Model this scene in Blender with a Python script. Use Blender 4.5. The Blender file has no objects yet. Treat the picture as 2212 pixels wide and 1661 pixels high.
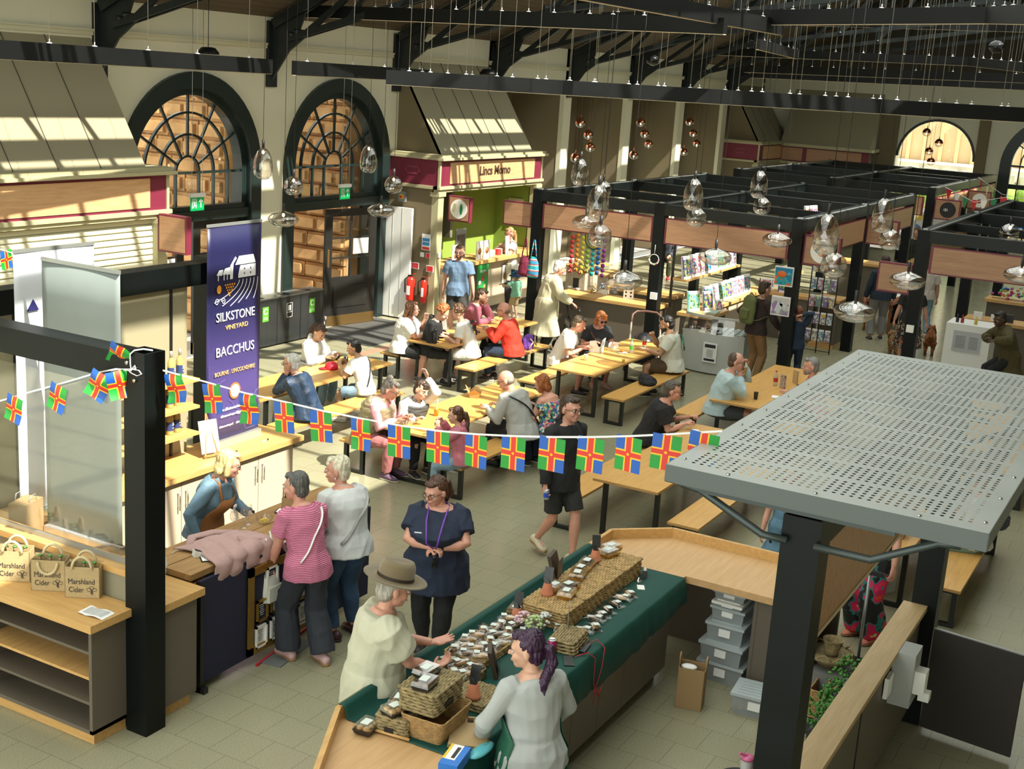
import bpy, bmesh, math, random
from mathutils import Vector as V, Matrix, noise as mnoise
rnd=random.Random(7)
SC=bpy.context.scene; COL=SC.collection
# ---------------- camera, sky, sun, exposure ----------------
H=5.0; F_PX=2743.72; YAW,PIT,ROL=math.radians(28.5087),math.radians(13.7489),math.radians(3.7937)
_w=V((math.cos(YAW)*math.cos(PIT),math.sin(YAW)*math.cos(PIT),-math.sin(PIT)))
_r0=_w.cross(V((0,0,1))).normalized(); _u0=_r0.cross(_w)
_r=_r0*math.cos(ROL)+_u0*math.sin(ROL); _u=_u0*math.cos(ROL)-_r0*math.sin(ROL)
cam=bpy.data.cameras.new('camera'); cam.sensor_width=36; cam.lens=36*F_PX/2212; cam.clip_end=400; cam.clip_start=.1
camo=bpy.data.objects.new('camera',cam); COL.objects.link(camo)
camo.matrix_world=Matrix(((_r.x,_u.x,-_w.x,0),(_r.y,_u.y,-_w.y,0),(_r.z,_u.z,-_w.z,H),(0,0,0,1)))
SC.camera=camo
SC.view_settings.view_transform='Standard'; SC.view_settings.look='None'; SC.view_settings.gamma=1; SC.view_settings.use_curve_mapping=False
SC.view_settings.exposure=0.48
wd=bpy.data.worlds.new('world'); SC.world=wd; wd.use_nodes=True
wd.node_tree.nodes['Background'].inputs[0].default_value=(.95,.99,.90,1); wd.node_tree.nodes['Background'].inputs[1].default_value=2.35
sun=bpy.data.lights.new('sun','SUN'); sun.energy=9.5; sun.color=(1,.95,.83); sun.angle=math.radians(.55)
suno=bpy.data.objects.new('sun',sun); COL.objects.link(suno)
SUN=V((.17,.85,-1)).normalized(); suno.rotation_euler=SUN.to_track_quat('-Z','Y').to_euler(); suno.location=(10,-10,25)

def G(x,y,z=0.0):
    "floor/table point (at height z) seen at image point x,y"
    d=_w+_r*((x-1106)/F_PX)-_u*((y-830.5)/F_PX); return V((0,0,H))+d*((z-H)/d.z)

# ---------------- materials ----------------
MATS={}
def mat(name,col=(.5,.5,.5),rough=.6,metal=0,bump=0,bscale=60,var=0,vscale=8,emit=0,spec=.5,stretch=(1,1,1),trans=0,alpha=1,col2=None,coat=0,sheen=0):
    if name in MATS: return MATS[name]
    m=bpy.data.materials.new(name); m.use_nodes=True; MATS[name]=m
    nt=m.node_tree; N=nt.nodes; L=nt.links; b=N['Principled BSDF']
    b.inputs['Base Color'].default_value=(*col,1); b.inputs['Roughness'].default_value=rough; b.inputs['Metallic'].default_value=metal
    b.inputs['Specular IOR Level'].default_value=spec
    if trans: b.inputs['Transmission Weight'].default_value=trans
    if alpha<1: b.inputs['Alpha'].default_value=alpha
    if coat: b.inputs['Coat Weight'].default_value=coat
    if sheen: b.inputs['Sheen Weight'].default_value=sheen
    if emit: b.inputs['Emission Color'].default_value=(*col,1); b.inputs['Emission Strength'].default_value=emit
    if bump or var:
        tc=N.new('ShaderNodeTexCoord'); mp=N.new('ShaderNodeMapping'); mp.inputs['Scale'].default_value=stretch
        L.new(tc.outputs['Object'],mp.inputs['Vector'])
    if var:
        n=N.new('ShaderNodeTexNoise'); n.inputs['Scale'].default_value=vscale; n.inputs['Detail'].default_value=5
        L.new(mp.outputs[0],n.inputs['Vector'])
        r=N.new('ShaderNodeValToRGB'); c2=col2 or tuple(c*(1-var) for c in col)
        r.color_ramp.elements[0].position=.33; r.color_ramp.elements[1].position=.67
        r.color_ramp.elements[0].color=(*c2,1); r.color_ramp.elements[1].color=(*col,1)
        L.new(n.outputs['Fac'],r.inputs[0]); L.new(r.outputs[0],b.inputs['Base Color'])
    if bump:
        n=N.new('ShaderNodeTexNoise'); n.inputs['Scale'].default_value=bscale; n.inputs['Detail'].default_value=4
        L.new(mp.outputs[0],n.inputs['Vector']); bp=N.new('ShaderNodeBump'); bp.inputs['Strength'].default_value=bump; bp.inputs['Distance'].default_value=.01
        L.new(n.outputs['Fac'],bp.inputs['Height']); L.new(bp.outputs[0],b.inputs['Normal'])
    return m
def wood(name,c1,c2,st=(1.2,14,14),rough=.42,scale=2.2,plank=0):
    if name in MATS: return MATS[name]
    m=mat(name,c1,rough); nt=m.node_tree; N=nt.nodes; L=nt.links; b=N['Principled BSDF']
    tc=N.new('ShaderNodeTexCoord'); mp=N.new('ShaderNodeMapping'); mp.inputs['Scale'].default_value=st
    oi=N.new('ShaderNodeObjectInfo'); ad=N.new('ShaderNodeVectorMath'); ad.operation='ADD'
    L.new(tc.outputs['Object'],ad.inputs[0]); L.new(oi.outputs['Random'],ad.inputs[1]); L.new(ad.outputs[0],mp.inputs['Vector'])
    n=N.new('ShaderNodeTexNoise'); n.inputs['Scale'].default_value=scale; n.inputs['Detail'].default_value=6; n.inputs['Roughness'].default_value=.65; n.inputs['Distortion'].default_value=.4
    L.new(mp.outputs[0],n.inputs['Vector']); r=N.new('ShaderNodeValToRGB')
    r.color_ramp.elements[0].position=.32; r.color_ramp.elements[1].position=.68
    r.color_ramp.elements[0].color=(*c2,1); r.color_ramp.elements[1].color=(*c1,1)
    L.new(n.outputs['Fac'],r.inputs[0]); out=r.outputs[0]
    if plank:
        br=N.new('ShaderNodeTexBrick'); br.inputs['Scale'].default_value=1; br.inputs['Brick Width'].default_value=plank[0]; br.inputs['Row Height'].default_value=plank[1]
        br.inputs['Mortar Size'].default_value=.002; br.inputs['Color1'].default_value=(1,1,1,1); br.inputs['Color2'].default_value=(.86,.82,.78,1); br.inputs['Mortar'].default_value=(.6,.5,.4,1)
        L.new(tc.outputs['Object'],br.inputs['Vector']); mx=N.new('ShaderNodeMixRGB'); mx.blend_type='MULTIPLY'; mx.inputs[0].default_value=1
        L.new(out,mx.inputs[1]); L.new(br.outputs['Color'],mx.inputs[2]); out=mx.outputs[0]
    L.new(out,b.inputs['Base Color']); return m
def brickmat(name,c1,c2,mort,bw,rh,ms=.01,rough=.8,off=.5,bump=.4,rot=None,loc=None,noise=0,speck=None,axis=None):
    if name in MATS: return MATS[name]
    m=mat(name,c1,rough); nt=m.node_tree; N=nt.nodes; L=nt.links; b=N['Principled BSDF']
    tc=N.new('ShaderNodeTexCoord'); mp=N.new('ShaderNodeMapping')
    if rot: mp.inputs['Rotation'].default_value=rot
    if loc: mp.inputs['Location'].default_value=loc
    L.new(tc.outputs['Object'],mp.inputs['Vector'])
    br=N.new('ShaderNodeTexBrick'); br.offset=off
    for k,v in (('Scale',1),('Brick Width',bw),('Row Height',rh),('Mortar Size',ms),('Color1',(*c1,1)),('Color2',(*c2,1)),('Mortar',(*mort,1))): br.inputs[k].default_value=v
    L.new(mp.outputs[0],br.inputs['Vector']); out=br.outputs['Color']
    if speck:
        n=N.new('ShaderNodeTexNoise'); n.inputs['Scale'].default_value=speck[0]; n.inputs['Detail'].default_value=3; L.new(tc.outputs['Object'],n.inputs['Vector'])
        r=N.new('ShaderNodeValToRGB'); r.color_ramp.elements[0].position=.36; r.color_ramp.elements[1].position=.62
        r.color_ramp.elements[0].color=(speck[1],)*3+(1,); r.color_ramp.elements[1].color=(1,1,1,1); L.new(n.outputs['Fac'],r.inputs[0])
        mx=N.new('ShaderNodeMixRGB'); mx.blend_type='MULTIPLY'; mx.inputs[0].default_value=1; L.new(out,mx.inputs[1]); L.new(r.outputs[0],mx.inputs[2]); out=mx.outputs[0]
    L.new(out,b.inputs['Base Color'])
    if bump:
        bp=N.new('ShaderNodeBump'); bp.inputs['Strength'].default_value=bump; bp.inputs['Distance'].default_value=.01; bp.invert=True
        L.new(br.outputs['Fac'],bp.inputs['Height']); L.new(bp.outputs[0],b.inputs['Normal'])
    return m
def patmat(name,kind,cols,scale=20,rough=.7,pos=None,bump=0,stretch=(1,1,1)):
    "cell / stripe / wave patterns in constant steps of colour"
    if name in MATS: return MATS[name]
    m=mat(name,cols[0],rough); nt=m.node_tree; N=nt.nodes; L=nt.links; b=N['Principled BSDF']
    tc=N.new('ShaderNodeTexCoord'); mp=N.new('ShaderNodeMapping'); mp.inputs['Scale'].default_value=stretch; L.new(tc.outputs['Object'],mp.inputs['Vector'])
    if kind=='cell':
        t=N.new('ShaderNodeTexVoronoi'); t.inputs['Scale'].default_value=scale; L.new(mp.outputs[0],t.inputs['Vector'])
        s=N.new('ShaderNodeSeparateColor'); L.new(t.outputs['Color'],s.inputs[0]); fac=s.outputs[0]; h=t.outputs['Distance']
    elif kind=='noise':
        t=N.new('ShaderNodeTexNoise'); t.inputs['Scale'].default_value=scale; t.inputs['Detail'].default_value=2; L.new(mp.outputs[0],t.inputs['Vector']); fac=t.outputs['Fac']; h=fac
    elif kind=='checker':
        t=N.new('ShaderNodeTexChecker'); t.inputs['Scale'].default_value=scale; L.new(mp.outputs[0],t.inputs['Vector']); fac=t.outputs['Fac']; h=fac
    else:
        t=N.new('ShaderNodeTexWave'); t.wave_type='BANDS'; t.bands_direction=kind; t.inputs['Scale'].default_value=scale; t.inputs['Distortion'].default_value=.6; L.new(mp.outputs[0],t.inputs['Vector']); fac=t.outputs['Fac']; h=fac
    r=N.new('ShaderNodeValToRGB'); r.color_ramp.interpolation='CONSTANT'
    e=r.color_ramp.elements; n=len(cols)
    while len(e)<n: e.new(.5)
    for i,c in enumerate(cols): e[i].position=(pos[i] if pos else i/n); e[i].color=(*c,1)
    L.new(fac,r.inputs[0]); L.new(r.outputs[0],b.inputs['Base Color'])
    if bump:
        bp=N.new('ShaderNodeBump'); bp.inputs['Strength'].default_value=bump; bp.inputs['Distance'].default_value=.01; L.new(h,bp.inputs['Height']); L.new(bp.outputs[0],b.inputs['Normal'])
    return m
def glass(name,col=(1,1,1),op=.12,rough=.03):
    "thin clear sheet or blown glass: mostly clear, glossy at the rim"
    if name in MATS: return MATS[name]
    m=bpy.data.materials.new(name); m.use_nodes=True; MATS[name]=m; nt=m.node_tree; N=nt.nodes; L=nt.links; N.clear()
    o=N.new('ShaderNodeOutputMaterial'); t=N.new('ShaderNodeBsdfTransparent'); t.inputs[0].default_value=(*col,1)
    g=N.new('ShaderNodeBsdfGlossy'); g.inputs['Roughness'].default_value=rough
    lw=N.new('ShaderNodeLayerWeight'); lw.inputs[0].default_value=.35
    ma=N.new('ShaderNodeMath'); ma.operation='MULTIPLY_ADD'; ma.inputs[1].default_value=.6 if op>.03 else .25; ma.inputs[2].default_value=op; ma.use_clamp=True
    L.new(lw.outputs['Facing'],ma.inputs[0]); mx=N.new('ShaderNodeMixShader'); L.new(ma.outputs[0],mx.inputs[0]); L.new(t.outputs[0],mx.inputs[1]); L.new(g.outputs[0],mx.inputs[2]); L.new(mx.outputs[0],o.inputs[0])
    return m

# ---------------- mesh builder ----------------
class MB:
    def __init__(s): s.v=[]; s.f=[]; s.m=[]; s.mats=[]; s.cur=0; s.M=None; s.sm=[]
    def use(s,m):
        if m not in s.mats: s.mats.append(m)
        s.cur=s.mats.index(m); return s
    def add(s,vs,fs,smooth=False):
        b=len(s.v)
        for p in vs:
            p=V(p); s.v.append(s.M@p if s.M else p)
        for f in fs: s.f.append([b+i for i in f]); s.m.append(s.cur); s.sm.append(smooth)
        return s
    def box(s,a,b):
        x0,y0,z0=a; x1,y1,z1=b
        return s.add([(x0,y0,z0),(x1,y0,z0),(x1,y1,z0),(x0,y1,z0),(x0,y0,z1),(x1,y0,z1),(x1,y1,z1),(x0,y1,z1)],
          [(3,2,1,0),(4,5,6,7),(0,1,5,4),(1,2,6,5),(2,3,7,6),(3,0,4,7)])
    def cb(s,c,d): return s.box([c[i]-d[i]/2 for i in range(3)],[c[i]+d[i]/2 for i in range(3)])
    def bar(s,p,q,w,h=None,up=(0,0,1)):
        p=V(p);q=V(q);h=h or w; t=(q-p).normalized(); u=V(up)
        if abs(t.dot(u))>.98: u=V((1,0,0))
        a=t.cross(u).normalized(); u=a.cross(t)
        a=a*w/2;u=u*h/2
        vs=[p-a-u,p+a-u,p+a+u,p-a+u,q-a-u,q+a-u,q+a+u,q-a+u]
        return s.add(vs,[(3,2,1,0),(4,5,6,7),(0,1,5,4),(1,2,6,5),(2,3,7,6),(3,0,4,7)])
    def prism(s,poly,d):
        "poly: 3d loop, extruded by vector d"
        n=len(poly); d=V(d); P=[V(p) for p in poly]; Q=[p+d for p in P]
        return s.add(P+Q,[list(range(n))[::-1],[n+i for i in range(n)]]+[(i,(i+1)%n,n+(i+1)%n,n+i) for i in range(n)])
    def loft(s,rings,cap=True,smooth=True,n=12):
        "rings: (centre, axis a, axis b) with lengths = radii"
        vs=[]
        for c,a,b in rings:
            c=V(c);a=V(a);b=V(b)
            for i in range(n):
                t=2*math.pi*i/n; vs.append(c+a*math.cos(t)+b*math.sin(t))
        fs=[]
        for k in range(len(rings)-1):
            for i in range(n): fs.append((k*n+i,k*n+(i+1)%n,(k+1)*n+(i+1)%n,(k+1)*n+i))
        if cap: fs.append(list(range(n))[::-1]); fs.append([(len(rings)-1)*n+i for i in range(n)])
        return s.add(vs,fs,smooth)
    def tube(s,pts,r,n=8,cap=True,smooth=True,flat=1,up=None):
        pts=[V(p) for p in pts]; R=r if isinstance(r,(list,tuple)) else [r]*len(pts); rings=[]; pa=None
        for i,p in enumerate(pts):
            t=(pts[min(i+1,len(pts)-1)]-pts[max(i-1,0)])
            if t.length<1e-7: t=V((0,0,1))
            t.normalize()
            if pa is None:
                u=V(up) if up else (V((0,0,1)) if abs(t.z)<.9 else V((1,0,0))); pa=t.cross(u).normalized()
            a=(pa-t*pa.dot(t)).normalized(); b=t.cross(a); pa=a
            rings.append((p,a*R[i],b*R[i]*flat))
        return s.loft(rings,cap,smooth,n)
    def cyl(s,p,q,r,n=12,r2=None,smooth=True): return s.tube([p,q],[r,r if r2 is None else r2],n,True,smooth)
    def lathe(s,c,prof,n=20,smooth=True,cap=True,sx=1,sy=1):
        c=V(c); return s.loft([(c+V((0,0,z)),V((r*sx,0,0)),V((0,r*sy,0))) for r,z in prof],cap,smooth,n)
    def ell(s,c,rx,ry,rz,n=12,k=7,R=None):
        c=V(c); rings=[]
        for i in range(k+1):
            t=math.pi*i/k; z=-math.cos(t); q=max(math.sin(t),.02)
            a=V((rx*q,0,0)); b=V((0,ry*q,0)); d=V((0,0,rz*z))
            if R: a=R@a;b=R@b;d=R@d
            rings.append((c+d,a,b))
        return s.loft(rings,True,True,n)
    def build(s,name,parent=None,m=None,loc=None,rotz=0):
        me=bpy.data.meshes.new(name); me.from_pydata([tuple(v) for v in s.v],[],s.f)
        for x in (s.mats or [m]): me.materials.append(x)
        me.polygons.foreach_set('material_index',s.m); me.polygons.foreach_set('use_smooth',s.sm)
        me.update(); o=bpy.data.objects.new(name,me); COL.objects.link(o)
        if parent: o.parent=parent
        if loc is not None: o.location=loc
        if rotz: o.rotation_euler=(0,0,rotz)
        return o
def B(m,*boxes,name=None,parent=None):
    mb=MB(); mb.use(m)
    for a,b in boxes: mb.box(a,b)
    return mb.build(name,parent)
def tag(o,label=None,cat=None,group=None,kind=None):
    if label: o['label']=label
    if cat: o['category']=cat
    if group: o['group']=group
    if kind: o['kind']=kind
    return o
def thing(name,label,cat,loc=(0,0,0),rotz=0,group=None):
    o=bpy.data.objects.new(name,None); COL.objects.link(o); o.location=loc; o.rotation_euler=(0,0,rotz); o.empty_display_size=.1
    return tag(o,label,cat,group)
def struct(o): o['kind']='structure'; return o
def dup(root,loc=None,rotz=None,label=None,group=None,scale=None):
    r=root.copy(); COL.objects.link(r)
    if loc is not None: r.location=loc
    if rotz is not None: r.rotation_euler=(0,0,rotz)
    if scale: r.scale=scale
    if label: r['label']=label
    if group: r['group']=group
    for ch in list(root.children):
        c=ch.copy(); COL.objects.link(c); c.parent=r
        for g in list(ch.children):
            d=g.copy(); COL.objects.link(d); d.parent=c
    return r
def text(body,size,P,R,U,m,parent=None,name='lettering',ext=.002,align='CENTER',sx=1,shear=0,bold=0):
    cu=bpy.data.curves.new(name,'FONT'); cu.body=body; cu.size=size; cu.extrude=ext; cu.align_x=align; cu.align_y='CENTER'; cu.shear=shear; cu.offset=bold; cu.resolution_u=3
    o=bpy.data.objects.new(name,cu); COL.objects.link(o)
    bpy.context.view_layer.update()
    me=bpy.data.meshes.new_from_object(o.evaluated_get(bpy.context.evaluated_depsgraph_get()))
    bpy.data.objects.remove(o); me.materials.clear(); me.materials.append(m)
    R=V(R).normalized();U=V(U).normalized();N=R.cross(U)
    me.transform(Matrix(((R.x*sx,U.x,N.x,P[0]),(R.y*sx,U.y,N.y,P[1]),(R.z*sx,U.z,N.z,P[2]),(0,0,0,1))))
    q=bpy.data.objects.new(name,me); COL.objects.link(q)
    if parent: q.parent=parent
    return q
# common materials
M_frame=mat('black painted steel',(.004,.006,.006),.4,.0,spec=.2,bump=.05,bscale=30,var=.3,vscale=3)
M_beam=mat('charcoal aluminium',(.008,.011,.011),.36,.1,spec=.3,var=.35,vscale=2)
M_oak=wood('oak worktop',(.60,.36,.13),(.48,.27,.09))
M_oaky=wood('oak worktop across',(.60,.36,.13),(.48,.27,.09),st=(14,1.2,14))
M_table=wood('ply tabletop',(.66,.38,.11),(.54,.29,.075),rough=.35)
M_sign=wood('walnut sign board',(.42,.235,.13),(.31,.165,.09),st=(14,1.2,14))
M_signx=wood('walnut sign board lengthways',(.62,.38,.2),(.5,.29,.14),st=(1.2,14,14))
M_maroon=mat('maroon trim',(.16,.018,.04),.4)
M_taupe=mat('taupe laminate',(.115,.095,.07),.5)
M_taupel=mat('light taupe laminate',(.50,.40,.29),.5)
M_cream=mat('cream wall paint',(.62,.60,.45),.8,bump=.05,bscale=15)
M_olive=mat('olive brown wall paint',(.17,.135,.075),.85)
M_oliv2=mat('olive panel paint',(.30,.27,.17),.6)
M_moss=mat('pale olive moulding paint',(.40,.37,.22),.6)
M_chrome=mat('brushed steel',(.6,.6,.58),.25,1)
M_white=mat('white paint',(.78,.78,.74),.5)
M_paper=mat('white paper',(.8,.8,.78),.8)
M_black=mat('black plastic',(.01,.01,.011),.4)
M_alu=mat('grey aluminium',(.35,.37,.36),.35,.6)
M_glass=glass('clear glass',(.97,.98,.97),.06)
# ================= the hall =================
M_floor=brickmat('terrazzo floor tiles',(.33,.315,.205),(.315,.30,.195),(.17,.16,.105),.335,.36,.0022,.2,.5,.1,rot=(0,0,math.pi/2),loc=(.0,.02,0),speck=(110,.72))
struct(B(M_floor,((-6,-5,-.1),(45,14.7,0)),name='floor'))
YW=14.7
def arcpts(cx,cz,r,n,a0=0,a1=math.pi): return [(cx+r*math.cos(a0+(a1-a0)*i/n),cz+r*math.sin(a0+(a1-a0)*i/n)) for i in range(n+1)]
def wall_arches(X0,X1,z1,centers,r,cz,y,depth,m,axis='x',zb=0):
    "wall with arched openings, thickness depth behind plane y"
    mb=MB(); mb.use(m)
    def pt(a,z,d): return (a,y+d,z) if axis=='x' else (y+d,a,z)
    def q(loop): mb.prism([pt(a,z,0) for a,z in loop],(0,depth,0) if axis=='x' else (depth,0,0))
    cur=X0
    for c in centers:
        q([(cur,0),(c-r,0),(c-r,z1),(cur,z1)])
        ap=arcpts(c,cz,r,16)
        for i in range(16):
            (a0,b0),(a1,b1)=ap[i],ap[i+1]; q([(a0,b0),(a0,z1),(a1,z1),(a1,b1)])
        if zb: q([(c-r,0),(c-r,zb),(c+r,zb),(c+r,0)])
        cur=c+r
    q([(cur,0),(X1,0),(X1,z1),(cur,z1)])
    return mb
# long wall with flush arches (left part)
C1,C2=15.72,19.62
struct(wall_arches(-2,21.7,5.7,[C1,C2],1.40,3.08,YW,.2,M_cream).build('wall_left'))
# recessed arcade further along: piers, fins, back wall
PX=[25.2,29.0,32.75,36.6,40.35,44.15]
mb=MB(); mb.use(M_cream)
for x in PX: mb.box((x-.2,YW,0),(x+.2,YW+.12,5.7))
mb.box((21.7,YW,4.62),(44.1,YW+.5,5.7))
struct(mb.build('wall_north'))
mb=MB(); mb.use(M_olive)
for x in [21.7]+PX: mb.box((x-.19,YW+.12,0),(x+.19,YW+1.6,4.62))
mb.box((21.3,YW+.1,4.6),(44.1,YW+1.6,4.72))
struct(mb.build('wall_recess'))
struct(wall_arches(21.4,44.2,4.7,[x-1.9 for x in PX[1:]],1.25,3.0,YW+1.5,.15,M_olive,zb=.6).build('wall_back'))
# end wall with two arches
struct(wall_arches(-5,14.9,5.6,[1.0,4.95,8.62],1.28,3.15,44.1,.5,M_cream,axis='y',zb=.7).build('wall_right'))
mb=MB(); mb.use(M_olive)
mb.box((43.98,7.0,0),(44.1,7.34,4.62)); mb.box((43.98,9.9,0),(44.1,10.6,4.62))
struct(mb.build('trim_1'))
mb=MB(); mb.use(mat('gable cladding',(.05,.045,.03),.8)); mb.prism([(44.15,-5,5.6),(44.15,14.8,5.6),(44.15,5,10.6)],(.3,0,0)); struct(mb.build('wall_gable'))
struct(B(M_cream,((-6,-5.3,0),(44.1,-5,5.6)),name='wall_south'))
# cornice rail
M_rail=mat('cream rail paint',(.56,.54,.38),.5)
mb=MB(); mb.use(M_rail); mb.box((-2,YW-.03,5.14),(44.1,YW,5.2)); mb.box((-2,YW-.05,5.2),(44.1,YW,5.23)); struct(mb.build('trim_2'))
# roof: timber lined slopes with a glazed band at the ridge
M_roof=brickmat('brown roof boards',(.10,.075,.045),(.085,.06,.035),(.03,.022,.015),2.4,.14,.006,.8,bump=.3)
def rz(y): return 5.66+.5*(14.7-y) if y>5 else 5.66+.5*(y+4.7)
mb=MB(); mb.use(M_roof)
for y0,y1 in ((11.35,15.3),(-5.4,.95)):
    mb.prism([(-6,y0,rz(y0)),(-6,y1,rz(y1)),(-6,y1,rz(y1)+.15),(-6,y0,rz(y0)+.15)],(50.4,0,0))
mb.prism([(-6,9.7,rz(9.7)),(-6,10.25,rz(10.25)),(-6,10.25,rz(10.25)+.1),(-6,9.7,rz(9.7)+.1)],(50.4,0,0))  # unseen solid strip, added to throw a shade band across the kiosk hoods
mb.prism([(37.2,.9,rz(.9)),(37.2,5,rz(5.001)),(37.2,11.4,rz(11.4)),(37.2,11.4,rz(11.4)+.15),(37.2,5,rz(5.001)+.15),(37.2,.9,rz(.9)+.15)],(7.2,0,0))  # unseen closed slab over the far ridge, added to keep sun off the end wall
struct(mb.build('ceiling'))
mb=MB(); mb.use(M_frame)
x=-6.0; k=0
while x<44:
    w=.06 if k%4 else .16
    for y0,y1 in ((.9,5.0),(5.0,11.4)): mb.bar((x,y0,rz(y0)+.08),(x,y1,rz(y1)+.08),w,.16)
    x+=.9575; k+=1
for y in (1.0,3.0,5.0,7.0,9.2,11.2): mb.box((-6,y-.05,rz(y)-.02),(44,y+.05,rz(y)+.16))
struct(mb.build('ceiling_glazing_bars'))
# trusses: riveted steel, one per pier
M_truss=mat('truss steel paint',(.02,.026,.026),.4,.3,var=.3,vscale=3)
def truss():
    mb=MB(); mb.use(M_truss)
    for sgn,yw in ((1,14.7),(-1,-4.7)):
        Y=lambda d: yw-sgn*d
        # wall shoe: triangular bracket plate
        mb.prism([(-.02,Y(0),4.55),(-.02,Y(.02),5.55),(-.02,Y(.75),5.75),(-.02,Y(.55),5.3)],(.04,0,0))
        mb.box((-.12,min(Y(0),Y(.06)),4.5),(.12,max(Y(0),Y(.06)),5.6))
        for off in (-.06,.06):
            mb.bar((off,Y(.1),5.55),(off,Y(9.7),10.28),.05,.16)          # rafter pair
            mb.bar((off,Y(.35),5.3),(off,Y(3.4),6.15),.04,.10)           # bottom tie
            mb.bar((off,Y(3.4),6.15),(off,Y(9.7),7.1),.04,.10)
        mb.bar((0,Y(.3),5.1),(0,Y(2.6),6.75),.05,.1)
        for d0,z0,d1,z1 in ((3.4,6.15,3.4,7.2),(3.4,6.15,5.6,8.3),(5.6,6.5,5.6,8.3),(5.6,6.5,7.7,9.3),(7.7,6.8,7.7,9.3),(1.6,5.65,2.6,6.8)):
            mb.bar((0,Y(d0),z0),(0,Y(d1),z1),.05,.08)
        for d,z in ((.5,5.4),(.62,5.45),(3.4,6.15),(3.3,6.2),(5.6,6.5)):
            mb.cyl((-.12,Y(d),z),(.12,Y(d),z),.035,8)
    mb.box((-.05,4.95,7.1),(.05,5.05,10.3))
    o=mb.build('roof_truss'); return tag(o,None,'truss','roof trusses across the hall')
t0=truss(); TX=[2.4,6.2,10.0,13.75,17.6,21.4]+PX[:5]
TL=['black steel roof truss behind the camera side of the hall','black steel roof truss over the shelves unit','black steel roof truss above the left cider stall','black riveted roof truss springing from the wall left of the first arched window','black riveted roof truss springing from the wall between the two arched doorways','black riveted roof truss springing from the wall at the left of the dumpling kiosk hood','black riveted roof truss springing from the wall at the right of the dumpling kiosk hood','black roof truss on the first white pier past the kiosk','black roof truss on the second white pier past the kiosk','black roof truss on the third white pier past the kiosk','black roof truss on the last white pier before the corner kiosk']
for i,x in enumerate(TX):
    if i<2: continue
    o=t0 if i==2 else dup(t0); o.location=(x,0,0); o['label']=TL[i]

# arched windows in the long wall
M_wf=mat('dark green window paint',(.012,.022,.02),.3,0,bump=.05)
M_pane=glass('window glass',(.96,.97,.96),.03)
def ring(mb,cx,cz,r0,r1,y0,y1,n=28,a0=0,a1=math.pi,rl=None):
    for i in range(n):
        t0=a0+(a1-a0)*i/n; t1=a0+(a1-a0)*(i+1)/n
        P=[(cx+r*math.cos(t),y0,cz+r*math.sin(t)) for r,t in ((r0,t0),(r1,t0),(r1,t1),(r0,t1))]
        mb.prism(P,(0,y1-y0,0))
def archwin(cx,k):
    cz=3.08
    mb=MB(); mb.use(M_wf)
    ring(mb,cx,cz,1.36,1.62,YW-.07,YW+.1); ring(mb,cx,cz,1.25,1.40,YW+.05,YW+.25)
    for s in (-1,1):
        a,b=sorted((cx+s*1.36,cx+s*1.62)); mb.box((a,YW-.07,0),(b,YW+.1,cz))
        a,b=sorted((cx+s*1.25,cx+s*1.40)); mb.box((a,YW+.05,0),(b,YW+.3,cz))
    mb.box((cx-1.36,YW-.03,2.3),(cx+1.36,YW+.2,2.46)); mb.box((cx-1.3,YW+.02,2.46),(cx+1.3,YW+.16,2.54))
    f=mb.build('window_%d'%k); struct(f)
    mb=MB(); mb.use(M_wf)
    ya,yb=YW+.1,YW+.15
    mb.box((cx-1.27,ya-.01,cz-.02),(cx+1.27,yb,cz+.02))
    for r in (.27,.62,.97): ring(mb,cx,cz,r-.018,r+.018,ya,yb,20)
    for a in (30,60,90,120,150):
        t=math.radians(a); mb.bar((cx+.27*math.cos(t),ya+.02,cz+.27*math.sin(t)),(cx+1.28*math.cos(t),ya+.02,cz+1.28*math.sin(t)),.035,.04,up=(0,1,0))
    for x in (-.97,-.62,-.27,.27,.62,.97): mb.box((cx+x-.018,ya,2.5),(cx+x+.018,yb,cz))
    mb.build('glazing_bars',f)
    mb=MB(); mb.use(M_pane); mb.prism([(cx+a,YW+.16,b) for a,b in [(-1.27,2.5),(1.27,2.5)]+[(p[0],p[1]+cz) for p in arcpts(0,0,1.27,16)]],(0,.006,0)); mb.build('pane',f)
    return f
archwin(C1,1); archwin(C2,2)
# recess windows
for k,x in enumerate(PX[1:]):
    cx=x-1.9; mb=MB(); mb.use(M_wf); y=YW+1.5
    ring(mb,cx,3.0,1.17,1.27,y-.02,y+.1)
    for s in (-1,1):
        a,b=sorted((cx+s*1.17,cx+s*1.27)); mb.box((a,y-.02,.6),(b,y+.1,3.0))
    mb.box((cx-1.2,y,2.96),(cx+1.2,y+.06,3.02)); mb.box((cx-1.2,y,.6),(cx+1.2,y+.1,.7)); mb.box((cx-.02,y,.6),(cx+.02,y+.06,3.0))
    f=struct(mb.build('window_%d'%(k+3)))
    mb=MB(); mb.use(M_pane); mb.prism([(a,y+.07,b) for a,b in [(cx-1.2,.65),(cx+1.2,.65)]+arcpts(cx,3.0,1.2,14)],(0,.006,0)); mb.build('pane',f)
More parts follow.
